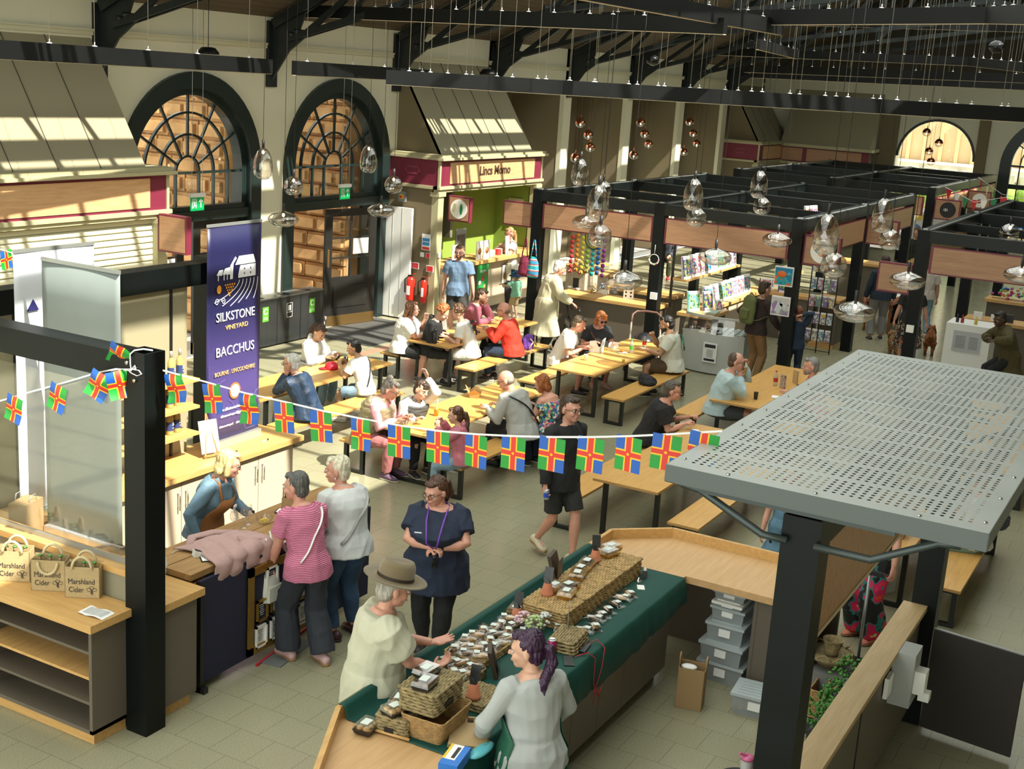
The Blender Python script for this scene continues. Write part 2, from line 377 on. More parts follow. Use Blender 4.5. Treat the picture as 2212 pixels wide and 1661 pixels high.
# end wall windows
for k,(cy,full) in enumerate(((8.62,0),(4.95,1),(1.0,1))):
    mb=MB(); mb.use(M_wf); x=44.1
    def ringx(r0,r1,x0,x1,n=24):
        for i in range(n):
            t0=math.pi*i/n;t1=math.pi*(i+1)/n
            mb.prism([(x0,cy+r*math.cos(t),3.15+r*math.sin(t)) for r,t in ((r0,t0),(r1,t0),(r1,t1),(r0,t1))],(x1-x0,0,0))
    if full:
        ringx(1.25,1.6,x-.06,x+.1)
        for s in (-1,1):
            a,b=sorted((cy+s*1.25,cy+s*1.6)); mb.box((x-.06,a,0),(x+.1,b,3.15))
        for r in (.3,.65,1.0): ringx(r-.02,r+.02,x+.1,x+.14,14)
        for a in (30,60,90,120,150):
            t=math.radians(a); mb.bar((x+.12,cy+.3*math.cos(t),3.15+.3*math.sin(t)),(x+.12,cy+1.26*math.cos(t),3.15+1.26*math.sin(t)),.04,.04,up=(1,0,0))
        mb.box((x-.02,cy-1.3,2.4),(x+.12,cy+1.3,2.55))
        for s in (-1,-.6,-.2,.2,.6,1): mb.box((x+.08,cy+s-.02,.7),(x+.12,cy+s+.02,3.15))
    else:
        ringx(1.2,1.28,x-.02,x+.1)
        mb.box((x+.05,cy+.85,.7),(x+.12,cy+.93,2.72))
    mb.box((x+.02,cy-1.3,3.1 if full else 2.72),(x+.12,cy+1.3,3.16 if full else 2.8)); mb.box((x,cy-1.3,.65),(x+.12,cy+1.3,.75))
    f=struct(mb.build('window_%d'%(k+10)))
    mb=MB(); mb.use(M_pane); mb.prism([(x+.15,cy-1.2,.7),(x+.15,cy+1.2,.7)]+[(x+.15,a,b) for a,b in arcpts(cy,3.15,1.2,14)],(.006,0,0)); mb.build('pane',f)

# doors: the open leaf under arch two, the closed one under arch one
M_brass=mat('worn brass plate',(.30,.19,.07),.35,.8)
def door_leaf(label_n,P,ang,w=1.05,h=2.26,open_=True):
    d=bpy.data.objects.new('door_%d'%label_n,None); COL.objects.link(d); d.location=P; d.rotation_euler=(0,0,ang); struct(d)
    mb=MB(); mb.use(mat('dark door paint',(.018,.018,.016),.35,0,var=.3,vscale=4)); t=.05
    st=.17
    mb.box((0,-t/2,.0),(st,t/2,h)); mb.box((w-st,-t/2,0),(w,t/2,h)); mb.box((st,-t/2,h-.14),(w-st,t/2,h)); mb.box((st,-t/2,.18),(w-st,t/2,.95))
    mb.box((st+.05,-t/2-.015,.36),(w-st-.05,t/2+.015,.78))
    mb.box((w/2-.015,-t/2,.95),(w/2+.015,t/2,h-.1))
    for z in (1.32,1.70): mb.box((st,-t/2,z-.012),(w-st,t/2,z+.012))
    mb.build('leaf',d)
    B(M_brass,((0,-t/2-.006,0),(w,t/2+.006,.2)),name='kick_plate',parent=d)
    B(M_brass,((.05,-t/2-.01,1.15),(.10,-t/2,1.5)),name='push_plate',parent=d)
    B(M_pane,((st,-.003,.95),(w-st,.003,h-.14)),name='pane',parent=d)
    B(M_paper,((w/2+.05,-.03,1.38),(w-st-.04,-.027,1.68)),name='notice',parent=d)
    mb=MB(); mb.use(M_chrome); mb.cyl((.03,-.05,.02),(.03,-.05,.22),.025,8); mb.build('floor_bolt',d)
    return d
door_leaf(1,(C2-.32,YW+.02,.02),math.radians(-12),w=1.3)
door_leaf(2,(C1+.12,YW+.12,.02),math.radians(0),w=1.12)
door_leaf(3,(C1-1.22,YW+.12,.02),math.radians(0),w=1.12)
# white folding shutter panel against the kiosk side
mb=MB(); mb.use(M_white); mb.box((21.18,14.02,.03),(21.24,14.7,2.26))
mb.use(mat('panel joint grey',(.45,.46,.44),.5)); mb.box((21.175,14.24,.03),(21.18,14.246,2.26)); mb.box((21.175,14.46,.03),(21.18,14.466,2.26)); mb.box((21.15,14.66,0),(21.25,14.72,2.3))
tag(mb.build('folding_panel'),'tall white folding panel standing beside the open arched doorway','panel')
# outside: paving, stone porch walls, street
M_stone=mat('sandstone',(.62,.36,.15),.85,bump=.5,bscale=12,var=.4,vscale=2.5,col2=(.40,.22,.09))
struct(B(mat('street paving',(.35,.33,.30),.8),((-4,15.2,-.15),(52,60,-.02)),name='ground'))
rb=random.Random(3)
def porch(x,y0,y1,lab,ztop=4.6):
    mb=MB(); mb.use(M_stone); z=0; r=0
    while z<ztop:
        y=y0-(.0 if r%2 else .25)
        while y<y1:
            L=.5+rb.random()*.25; a=max(y,y0); b=min(y+L,y1)
            if b-a>.08:
                d=rb.random()*.04; mb.box((x-.02-d,a+.01,z+.01),(x+.4,b-.01,z+.30))
                mb.prism([(x-.1-d,a+.06,z+.06),(x-.1-d,b-.06,z+.06),(x-.1-d,b-.06,z+.25),(x-.1-d,a+.06,z+.25)],(.1,0,0))
            y+=L
        z+=.32; r+=1
    mb.box((x+.02,y0,0),(x+.4,y1,ztop)); return tag(mb.build('stone_buttress'),lab,'wall','stone piers outside the doors')
porch(20.85,15.35,18.6,'rough sandstone pier seen through the open doorway')
porch(17.25,15.35,18.4,'rough sandstone pier seen through the first arched window')
mb=MB(); mb.use(patmat('street bricks','cell',[(.35,.14,.09),(.28,.11,.08),(.4,.2,.13),(.15,.16,.17)],3,.8)); mb.box((2,30,0),(40,31,9)); tag(mb.build('street_facade'),'red brick building across the street behind the arches','building')
mb=MB(); mb.use(patmat('leaves','noise',[(.05,.12,.02),(.22,.38,.05),(.42,.5,.1)],9,.7)); 
for i in range(14): mb.ell((19.5+i*1.6+rb.random(),20+rb.random()*2,1.4+rb.random()*2.4),.9,.9,.8,8,5)
tag(mb.build('street_trees'),'green leafy trees outside the arcade windows','tree',kind='stuff')
# view behind the end arches: fence, retaining wall, planting
mb=MB(); mb.use(wood('new fence timber',(.75,.52,.28),(.6,.38,.18),st=(14,14,1)))
for i in range(34): mb.box((52.4,-3+i*.62,2.2),(52.54,-2.88+i*.62,4.4))
mb.use(mat('pale fence boards',(.62,.48,.3),.8)); mb.box((52.54,-4,2.2),(52.6,18,4.35))
tag(mb.build('timber_fence'),'pale timber post fence on the bank outside the end arch','fence')
mb=MB(); mb.use(mat('pale retaining blocks',(.6,.55,.45),.85,var=.3,vscale=1)); mb.box((50,-4,0),(52.3,18,2.7))
for i in range(30): mb.box((49.7,-3+i*.7,1.9),(50.1,-2.5+i*.7,2.55))
tag(mb.build('retaining_wall'),'pale block retaining wall below the timber fence','wall')
mb=MB(); mb.use(MATS['leaves'])
for i in range(30): mb.ell((49.3,-2+i*.55,1.6+rb.random()*.3),.4,.4,.45,7,4)
tag(mb.build('bank_planting'),'green grasses growing against the retaining wall outside','plants',kind='stuff')
tag(B(mat('blue barrier',(.03,.12,.45),.5),((47,-3,.9),(47.1,15,1.25)),name='barrier'),'long blue barrier outside the end arch','barrier')
struct(B(mat('outside gravel',(.5,.42,.28),.9),((44.7,-5,-.1),(60,15.2,0)),name='ground_far'))
# ================= perimeter kiosks =================
def kiosk(X0,X1,YF,lab,sign=None,side=True,hood=(None,None),opening='counter',shut=False):
    k=thing('kiosk',lab,'kiosk',(0,0,0))
    z0,z1=2.74,3.25
    mb=MB(); mb.use(M_moss)
    mb.box((X0-.06,YF-.12,z1),(X1+.1,YW,z1+.05)); mb.box((X0-.02,YF-.07,z1+.05),(X1+.06,YW,z1+.1))
    mb.box((X0-.05,YF-.06,z0-.06),(X1+.05,YF+.1,z0)); mb.box((X0-.02,YF-.02,z0-.12),(X1+.02,YF+.1,z0-.06)); mb.box((X0-.05,YF,z0-.06),(X0+.1,YW,z0))
    for x in (X0,X1-.2): mb.box((x-.0,YF-.01,0),(x+.2,YF+.14,z0-.12)); mb.box((x-.03,YF-.04,z0-.2),(x+.23,YF+.17,z0-.12)); mb.box((x-.02,YF-.03,0),(x+.22,YF+.16,.15))
    for x in (X0-.02,X1-.03): mb.box((x,YF-.03,z0),(x+.05,YF+.02,z1))
    mb.build('mouldings',k)
    mb=MB(); mb.use(M_maroon); mb.box((X0-.012,YF-.012,z0),(X1+.01,YF+.05,z1)); mb.box((X0-.012,YF+.05,z0),(X0+.05,YW,z1))
    mb.use(mat('maroon edging',(.25,.05,.09),.4)); mb.box((X0-.02,YF+.45,z0+.2),(X0-.012,YF+.78,z0+.22)); mb.box((X0-.02,YF+.45,z0+.33),(X0-.012,YF+.78,z0+.35)); mb.box((X0-.02,YF+.45,z0+.2),(X0-.012,YF+.47,z0+.35)); mb.box((X0-.02,YF+.76,z0+.2),(X0-.012,YF+.78,z0+.35))
    mb.build('fascia',k)
    s=B(M_signx,((X0+.38,YF-.025,z0+.04),(X1-.36,YF-.012,z1-.05)),name='sign_board',parent=k)
    if sign: text(sign,.26,((X0+X1)/2+.02,YF-.03,(z0+z1)/2),(1,0,0),(0,0,1),mat('dark brown lettering',(.06,.03,.015),.6),s,ext=.004,bold=.006)
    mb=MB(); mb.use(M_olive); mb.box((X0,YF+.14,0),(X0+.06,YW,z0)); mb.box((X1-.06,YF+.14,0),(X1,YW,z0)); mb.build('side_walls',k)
    if hood[0]:
        a,b=hood; P=[(a,YF+.12,z1+.1),(a,YW,z1+.1),(a,YW,5.1)]
        mb=MB(); mb.use(M_oliv2)
        mb.add([(a,YF+.12,z1+.1),(b,YF+.12,z1+.1),(b,YW,5.1),(a,YW,5.1),(a,YF+.2,z1+.1),(b,YF+.2,z1+.1),(b,YW,5.0),(a,YW,5.0)],[(0,1,2,3),(7,6,5,4),(0,4,5,1),(3,2,6,7),(0,3,7,4),(1,5,6,2)])
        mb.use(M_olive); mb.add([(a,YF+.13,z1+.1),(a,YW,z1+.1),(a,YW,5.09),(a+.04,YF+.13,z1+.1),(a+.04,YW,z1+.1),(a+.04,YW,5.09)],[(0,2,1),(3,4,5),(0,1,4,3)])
        mb.add([(b,YF+.13,z1+.1),(b,YW,z1+.1),(b,YW,5.09)],[(0,1,2)])
        x=a+.72
        mb.use(mat('hood seam dark line',(.08,.07,.045),.6))  # dark lines along the hood panel seams
        d=V((0,YW-YF-.12,5.1-z1-.1)).normalized(); nn=V((0,-d.z,d.y))
        while x<b-.1:
            p=V((x,YF+.12,z1+.1))+nn*.004; q=V((x,YW,5.1))+nn*.004; mb.bar(p,q,.012,.012,up=nn); x+=.74
        mb.build('hood',k)
    return k
k1=kiosk(7.5,13.9,13.5,'closed corner kiosk with sloping olive hood and blank oak sign board',hood=(7.6,13.6))
mb=MB(); mb.use(mat('pale roller shutter',(.60,.58,.42),.55))
z=0.0
while z<2.55: mb.prism([(7.6,13.62,z),(7.6,13.585,z+.02),(7.6,13.585,z+.07),(7.6,13.62,z+.088)],(6.15,0,0)); z+=.09
mb.build('roller_shutter',k1)
k2=kiosk(21.3,25.55,13.5,'dumpling kiosk with lettered oak sign and sloping olive hood','Lincs Momo',hood=(21.55,25.3))
mb=MB(); mb.use(mat('lime green wall',(.24,.33,.05),.7)); mb.box((22.6,14.55,0),(25.5,14.6,2.7)); mb.box((25.42,13.7,0),(25.49,14.6,2.7)); mb.build('green_walls',k2)
mb=MB(); mb.use(mat('grey kitchen wall',(.2,.18,.14),.7)); mb.box((21.4,14.5,0),(22.6,14.55,2.7)); mb.box((23.1,14.3,1.5),(23.2,14.5,2.7)); mb.build('kitchen_wall',k2)
mb=MB(); mb.use(M_oaky); mb.box((21.5,13.25,1.10),(25.35,13.95,1.17)); mb.build('counter_top',k2)
mb=MB(); mb.use(M_taupel); mb.box((21.52,13.42,.1),(25.3,13.5,1.10)); mb.use(M_taupe); mb.box((21.52,13.46,0),(25.3,13.5,.1))
for x in (22.4,23.3,24.2): mb.box((x,13.41,.1),(x+.008,13.42,1.1))
mb.build('counter_front',k2)
# square hanging sign brackets
def bracket_sign(x,y,z,w,lab,face=None,grp=None,d=(0,-1),h=None):
    "board hung at right angles to a front; d = direction it projects; visible face towards -X or -Y"
    h=h or w; t=thing('projecting_sign',lab,'sign',(x,y,z),0,grp)
    mb=MB(); mb.use(M_maroon)
    if d[1]: mb.box((-.05,min(0,d[1]*w),-h/2),(.05,max(0,d[1]*w),h/2))
    else: mb.box((min(0,d[0]*w),-.05,-h/2),(max(0,d[0]*w),.05,h/2))
    mb.build('frame',t)
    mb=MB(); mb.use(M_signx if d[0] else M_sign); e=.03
    if d[1]:
        a,b=sorted((d[1]*e,d[1]*(w-e))); mb.box((-.056,a,-h/2+e),(-.05,b,h/2-e))
    else:
        a,b=sorted((d[0]*e,d[0]*(w-e))); mb.box((a,-.056,-h/2+e),(b,-.05,h/2-e))
    mb.build('board',t); return t
def disc(parent,c,n,r,m,name='badge',th=.01):
    mb=MB(); mb.use(m); n=V(n); c=V(c); mb.cyl(c,c+n*th,r,28,smooth=False); return mb.build(name,parent)
bracket_sign(13.72,13.45,2.42,.55,'blank square oak sign with maroon edge beside the roller shutter')
s=bracket_sign(21.62,13.42,2.32,.5,'square oak sign with white leaf badge outside the dumpling kiosk')
b=disc(s,(-.056,-.25,0),(-1,0,0),.19,M_white)
g1=mat('leaf green',(.02,.22,.06),.5); g2=mat('gold leaf',(.45,.36,.12),.5)
mb=MB(); mb.use(g1); mb.prism([(-.068,-.25-.02*math.cos(a)-.06-.05*math.sin(a)*0+.055*math.cos(a),.11*math.sin(a)) for a in [i*math.pi/8 for i in range(16)]],(-.003,0,0)); mb.use(g2)
for i in range(5): mb.bar((-.069,-.2+.01*i,.08-.035*i),(-.069,-.14+.01*i,.1-.035*i),.015,.003,up=(1,0,0))
mb.build('leaf_emblem',b)
# far corner kiosk: along the long wall and returning along the end wall
k3=kiosk(40.6,44.0,13.5,'far corner kiosk with maroon side and olive hood',hood=(40.9,43.9))
k4=thing('kiosk','far end kiosk with two oak sign boards under a plain olive hood','kiosk')
mb=MB(); mb.use(M_moss); mb.box((42.85,10.4,3.2),(44.1,13.6,3.3)); mb.box((42.9,10.4,2.62),(43.1,13.6,2.7)); mb.box((42.95,10.4,0),(43.1,10.6,2.6)); mb.build('mouldings',k4)
mb=MB(); mb.use(M_maroon); mb.box((42.97,10.5,2.7),(43.05,13.5,3.2)); mb.build('fascia',k4)
mb=MB(); mb.use(M_sign); mb.box((42.95,12.75,2.74),(42.97,13.45,3.16)); mb.box((42.95,10.75,2.74),(42.97,12.6,3.16)); mb.build('sign_boards',k4)
mb=MB(); mb.use(M_oliv2); mb.add([(42.98,10.5,3.3),(42.98,13.55,3.3),(44.1,13.55,5.1),(44.1,10.5,5.1),(44.1,10.5,3.3),(44.1,13.55,3.3)],[(0,1,2,3),(0,3,4),(1,5,2)]); mb.build('hood',k4)
mb=MB(); mb.use(M_olive); mb.box((43.1,10.6,0),(43.2,13.5,2.7)); mb.build('back_wall',k4)

# ================= island market stalls: steel frames =================
def frame_stall(lab,xs,ys,ztop=2.94,skip=(),beams=True,noy=(),nox=(),inner=()):
    t=thing('market_stall',lab,'market stall')
    for i,x in enumerate(xs):
        for j,y in enumerate(ys):
            if (i,j) in skip: continue
            mb=MB(); mb.use(M_frame); mb.box((x,y,0),(x+.2,y+.2,ztop)); 
            mb.use(M_alu); mb.box((x+.06,y+.06,ztop),(x+.14,y+.14,ztop+.02)); mb.build('post',t)
    for j,y in enumerate(ys):
        if j in nox: continue
        for i in range(len(xs)-1):
            mb=MB(); mb.use(M_beam); mb.box((xs[i]+.2,y,ztop-.2),(xs[i+1],y+.2,ztop-.01)); mb.use(M_alu); mb.box((xs[i]+.2,y+.03,ztop-.01),(xs[i+1],y+.06,ztop)); mb.build('beam',t)
    for i,x in enumerate(xs):
        if i in noy: continue
        for j in range(len(ys)-1):
            mb=MB(); mb.use(M_beam); mb.box((x,ys[j]+.2,ztop-.2),(x+.2,ys[j+1],ztop-.01)); mb.build('beam',t)
    for (a,b) in inner:
        mb=MB(); mb.use(M_beam); mb.box(a,b); mb.build('beam',t)
    return t
def sign_x(t,x,y0,y1,z0=2.24,z1=2.70,inset=.04):
    "board facing -X between posts"
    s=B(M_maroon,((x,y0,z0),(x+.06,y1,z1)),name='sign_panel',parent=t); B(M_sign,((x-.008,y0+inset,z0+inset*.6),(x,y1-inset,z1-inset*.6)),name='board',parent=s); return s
def sign_y(t,y,x0,x1,z0=2.24,z1=2.70,inset=.04,pink=False):
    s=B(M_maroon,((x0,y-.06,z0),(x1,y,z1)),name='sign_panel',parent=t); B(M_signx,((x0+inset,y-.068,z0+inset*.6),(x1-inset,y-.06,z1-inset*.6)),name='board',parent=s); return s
st1=frame_stall('middle market stall block with dark steel frame and blank oak sign boards',[20.95,25.2,29.4],[6.05,8.55,11.0],inner=[((20.95,7.3,2.74),(20.95,7.3,2.74))][:0])
for x in (23.1,27.3):
    for a,b in ((6.25,8.55),(8.75,11.0)): B(M_beam,((x,a,2.76),(x+.12,b,2.9)),name='cross_beam',parent=st1)
for (y0,y1) in ((8.75,10.98),(6.27,8.53)): sign_x(st1,20.96,y0,y1)
sign_y(st1,6.1,21.4,25.1); sign_y(st1,6.1,25.5,29.3)
st2=frame_stall('far market stall block with dark steel frame and oak signs',[32.4,36.9,41.4],[6.2,8.7,11.2])
for x in (34.6,39.1):
    for a,b in ((6.4,8.7),(8.9,11.2)): B(M_beam,((x,a,2.76),(x+.12,b,2.9)),name='cross_beam',parent=st2)
sign_x(st2,32.4,6.45,8.65); sign_x(st2,32.4,8.95,11.1); sign_y(st2,6.25,32.7,36.8); s=sign_y(st2,6.25,37.2,41.3)
st3=frame_stall('right hand market stall block with dark steel frame and long oak sign',[21.5,26.2,30.6],[-.9,1.6,4.1])
for x in (23.8,28.3): B(M_beam,((x,1.8,2.76),(x+.12,4.1,2.9)),name='cross_beam',parent=st3)
sign_x(st3,21.5,1.85,4.05); sign_x(st3,21.5,-.65,1.55); sign_y(st3,4.36,21.8,26.1)
# projecting badge signs on the aisle
def badge_text(parent,c,lines,m,size=.06):
    for k,(s,dz) in enumerate(lines): text(s,size,(c[0],c[1],c[2]+dz),(0,-1,0),(0,0,1),m,parent,ext=.001)
M_ink=mat('dark ink',(.02,.02,.025),.6)
s=bracket_sign(21.1,6.04,2.44,.62,'square oak sign with white smiling hedgehog style badge at the stall corner',h=.5)
b=disc(s,(-.056,-.33,0),(-1,0,0),.2,M_white)
mb=MB(); mb.use(mat('badge brown',(.35,.12,.05),.6)); mb.ell((-.07,-.36,-.02),.005,.07,.07,10,6); mb.use(mat('badge peach',(.7,.42,.28),.6)); mb.ell((-.074,-.31,-.03),.005,.045,.05,10,6); mb.build('round_face',b)
badge_text(b,(-.068,-.33,.11),[('Happy Little Ma',0)],M_ink,.05)
bracket_sign(25.3,6.04,2.44,.62,'blank square oak sign halfway down the aisle',h=.5)
s=bracket_sign(32.5,6.19,2.44,.62,'square oak sign with round black eye badge on the aisle',h=.5)
b=disc(s,(-.056,-.33,0),(-1,0,0),.19,mat('matt black',(.01,.01,.01),.5))
mb=MB(); mb.use(M_white)
for i in range(12):
    a,c=i*math.pi/6,(i+1)*math.pi/6
    mb.bar((-.069,-.28+.05*math.cos(a),.03*math.sin(a)),(-.069,-.28+.05*math.cos(c),.03*math.sin(c)),.008,.003,up=(1,0,0))
mb.ell((-.069,-.28,0),.003,.018,.018,8,5); mb.build('eye_outline',b)
s=bracket_sign(36.9,6.19,2.44,.62,'square oak sign with white round badge over the far aisle bunting',h=.5); b=disc(s,(-.056,-.33,0),(-1,0,0),.19,M_white); mb=MB(); mb.use(MATS['badge brown']); mb.ell((-.07,-.33,-.02),.005,.06,.06,10,6); mb.build('round_face',b)
bracket_sign(21.55,4.31,2.1,.55,'blank square oak sign projecting into the aisle from the right hand stall',d=(0,1),h=.5)
bracket_sign(21.05,11.22,2.44,.62,'blank square oak sign on the end of the stall beside the dumpling kiosk',d=(0,1),h=.46)
# sloping glass shop screens and sliding door frames between stalls
# ================= left cider and wine stall =================
st4=thing('market_stall','near left market stall frame with bolted corner post','market stall')
mb=MB(); mb.use(M_frame); z=2.94
mb.box((6.31,6.34,0),(6.33,6.54,z)); mb.box((6.49,6.34,0),(6.51,6.54,z)); mb.box((6.33,6.34,0),(6.49,6.36,z)); mb.box((6.33,6.52,0),(6.49,6.54,z)); mb.box((6.33,6.36,0),(6.49,6.52,z-.06))
mb.build('post',st4)
mb=MB(); mb.use(M_chrome)
for y,zz in ((6.5,z-.08),(6.42,z-.11),(6.43,z-.2)): mb.cyl((6.295,y,zz),(6.31,y,zz),.014,8)
mb.build('bolts',st4)
B(M_frame,((6.31,6.54,2.72),(6.51,8.95,2.92)),name='beam',parent=st4)
B(M_frame,((3.5,8.95,2.70),(10.2,9.15,2.92)),name='beam',parent=st4)
B(M_frame,((10.03,9.18,0),(10.2,9.36,2.92)),name='post',parent=st4)
B(M_frame,((6.0,8.95,1.4),(6.12,9.1,2.72)),name='post',parent=st4)
# cider shelf unit
t=thing('display_cabinet','open taupe shelf unit with oak top carrying the cider bags','cabinet')
mb=MB(); mb.use(M_taupe)
Y0,Y1=6.54,8.9
mb.box((5.98,Y0,.1),(6.33,Y0+.03,.94)); mb.box((5.98,7.72,.1),(6.33,7.75,.94)); mb.box((5.98,Y1-.03,.1),(6.33,Y1,.94)); mb.box((6.31,Y0,.1),(6.33,Y1,.94)); mb.box((5.98,Y0,.1),(6.33,Y1,.13)); mb.build('carcass',t)
for z,m in ((.73,M_taupe),(.53,M_oak),(.33,M_taupe)): B(m,((5.985,Y0+.035,z),(6.31,7.72,z+.022)),((5.985,7.755,z),(6.31,Y1-.035,z+.022)),name='shelf',parent=t)
B(M_oaky,((5.92,6.48,.94),(6.37,8.95,1.0)),name='worktop',parent=t); B(M_oaky,((6.02,Y0+.03,0),(6.33,Y1,.1)),name='plinth',parent=t)
t=thing('service_counter','raised oak ledge with taupe upstand behind the cider bags','counter')
B(M_moss if 0 else mat('sage upstand',(.22,.20,.13),.6),((6.38,6.56,0),(6.42,8.95,1.2)),name='upstand',parent=t)
B(M_oaky,((6.37,6.56,1.2),(6.56,8.95,1.25)),name='ledge',parent=t); B(M_oaky,((6.58,6.56,.88),(7.2,8.45,.93)),name='worktop',parent=t); B(M_taupel,((7.1,6.62,.1),(7.14,8.4,.88)),name='cupboard_front',parent=t)
gp=thing('glass_screen','tall glass screen standing on the oak ledge','screen'); B(M_alu,((6.455,6.56,1.25),(6.475,8.9,1.29)),name='channel',parent=gp); B(glass('screen glass',(.98,.985,.98),.015),((6.462,6.57,1.27),(6.468,8.9,2.6)),name='pane',parent=gp)
t=thing('cabinet','small taupe cupboard with oak top right of the black post','cabinet')
B(M_taupe,((6.56,6.42,.1),(6.93,6.8,.91)),name='body',parent=t); B(M_oaky,((6.6,6.46,0),(6.9,6.8,.1)),name='plinth',parent=t); B(M_oaky,((6.53,6.38,.91),(6.98,6.86,.97)),name='worktop',parent=t)
# back wine counter with cupboards
def bar_handle(p,dz=.16,parent=None,axis=(0,-1)):
    x,y,z=p; mb=MB(); mb.use(M_chrome); ax,ay=axis
    q=(x+ax*.035,y+ay*.035); mb.cyl((q[0],q[1],z-dz/2),(q[0],q[1],z+dz/2),.007,8)
    for s in (-1,1): mb.cyl((x,y,z+s*dz*.35),(q[0],q[1],z+s*dz*.35),.005,6)
    return mb.build('handle',parent)
t=thing('base_cabinet','long cream cupboard run with oak worktop behind the wine seller','cabinet')
B(M_oak,((7.2,8.46,.89),(10.82,9.12,.95)),name='worktop',parent=t); B(M_taupel,((7.22,8.55,.1),(10.72,9.1,.89)),name='body',parent=t); B(M_black,((7.25,8.62,0),(10.7,9.1,.1)),name='plinth',parent=t)
for i in range(6):
    x=7.24+i*.58; d=B(M_taupel,((x,8.525,.12),(x+.572,8.55,.87)),name='door',parent=t)
    bar_handle((x+(.52 if i%2==0 else .05),8.525,.68),.2,d)
# panel behind the wine with slotted uprights, oak shelves
t=thing('display_shelves','oak shelves of wine on a cream back panel','shelves')
B(mat('sage back panel',(.30,.27,.17),.65),((7.2,9.0,.95),(9.55,9.04,2.72)),name='back_panel',parent=t)
for x in (7.4,8.45,9.3): B(M_black,((x,8.985,.95),(x+.03,9.0,2.7)),name='slotted_upright',parent=t)
WS=(1.22,1.50,1.78)
for z in WS:
    B(M_oak,((7.45,8.70,z),(8.42,8.98,z+.03)),name='shelf',parent=t); B(M_oak,((8.48,8.70,z),(9.42,8.98,z+.03)),name='shelf',parent=t)
# tasting bar
M_rust=wood('rustic plank top',(.40,.235,.085),(.24,.13,.045),st=(1,9,9),rough=.5)
t=thing('tasting_bar','rustic plank bar table with navy drape and framed awards on its front','table')
for y in (6.55,6.83): B(M_rust,((7.0,y,.97),(9.4,y+.272,1.02)),name='plank',parent=t)
for x in (7.08,9.25):
    for y in (6.6,7.02): B(M_black,((x,y,0),(x+.05,y+.05,.97)),name='leg',parent=t)
M_navy=mat('navy felt drape',(.012,.013,.035),.9,bump=.1,bscale=90)
B(M_navy,((7.06,6.50,.08),(9.35,6.53,.96)),name='front_drape',parent=t)
mb=MB(); mb.use(M_black); mb.box((7.05,6.49,0),(7.09,6.54,.95)); mb.box((7.05,6.45,0),(7.1,6.95,.05)); mb.build('stand_frame',t)
M_gold=mat('gilt frame',(.42,.25,.05),.35,.8,bump=.6,bscale=120)
fr=thing('framed_board','large gilt framed navy board of award certificates on the bar front','picture',(8.15,6.49,.50))
mb=MB(); mb.use(M_gold); w,h=1.1,.78
for a,b in (((-w/2,-.03,-h/2),(w/2,0,-h/2+.07)),((-w/2,-.03,h/2-.07),(w/2,0,h/2)),((-w/2,-.03,-h/2),(-w/2+.06,0,h/2)),((w/2-.06,-.03,-h/2),(w/2,0,h/2))): mb.box(a,b)
mb.build('frame',fr); B(M_navy,((-w/2,-.008,-h/2),(w/2,0,h/2)),name='board',parent=fr)
M_picw=mat('white picture frame',(.75,.74,.7),.5)
def cert(x,z,gold,lines):
    w,h=.145,.20
    mb=MB(); mb.use(M_gold if gold else M_picw)
    for a,b in (((-w/2,-.025,-h/2),(w/2,0,-h/2+.018)),((-w/2,-.025,h/2-.018),(w/2,0,h/2)),((-w/2,-.025,-h/2),(-w/2+.018,0,h/2)),((w/2-.018,-.025,-h/2),(w/2,0,h/2))): mb.box(a,b)
    o=mb.build('certificate_frame',fr,loc=(x,-.01,z)); B(M_navy if lines=='navy' else M_paper,((-w/2,-.006,-h/2),(w/2,-.002,h/2)),name='certificate',parent=o)
    mb=MB(); mb.use(M_paper if lines=='navy' else M_ink)
    for k in range(6): mb.box((-.03+.006*(k%3),-.009,.045-.018*k),(.03-.006*(k%3),-.006,.048-.018*k))
    mb.build('print',o)
for i,(x,z,g,l) in enumerate(((-.38,-.02,1,'navy'),(-.2,.0,1,'w'),(-.02,.0,1,'navy'),(-.39,-.25,0,'w'),(-.2,-.24,0,'w'),(-.01,-.24,0,'w'),(-.26,.24,0,'navy'),(.17,-.24,0,'w'),(.17,0,1,'w'))): cert(x,z,g,l)

# ================= bakery stall =================
st5=thing('market_stall','near right bakery stall with black posts under a perforated metal canopy','market stall')
def hollow_post(x,y,w=.22,z=2.94,y1=None):
    mb=MB(); mb.use(M_frame); d=w; e=.012
    mb.box((x,y,0),(x+e,y+d,z)); mb.box((x+w-e,y,0),(x+w,y+d,z)); mb.box((x+e,y,0),(x+w-e,y+e,z)); mb.box((x+e,y+d-e,0),(x+w-e,y+d,z)); mb.box((x+e,y+e,0),(x+w-e,y+d-e,z-.1)); return mb.build('post',st5)
hollow_post(6.0,1.46,.2); hollow_post(10.08,1.46,.2)
B(M_frame,((6.2,1.5,2.72),(10.08,1.64,2.92)),name='beam',parent=st5)
s=B(M_sign,((6.45,1.56,2.1),(9.9,1.6,2.68)),name='sign_board',parent=st5); B(mat('pale sign edge',(.45,.36,.22),.5),((6.45,1.555,2.07),(9.9,1.605,2.1)),name='sign_edge',parent=st5)
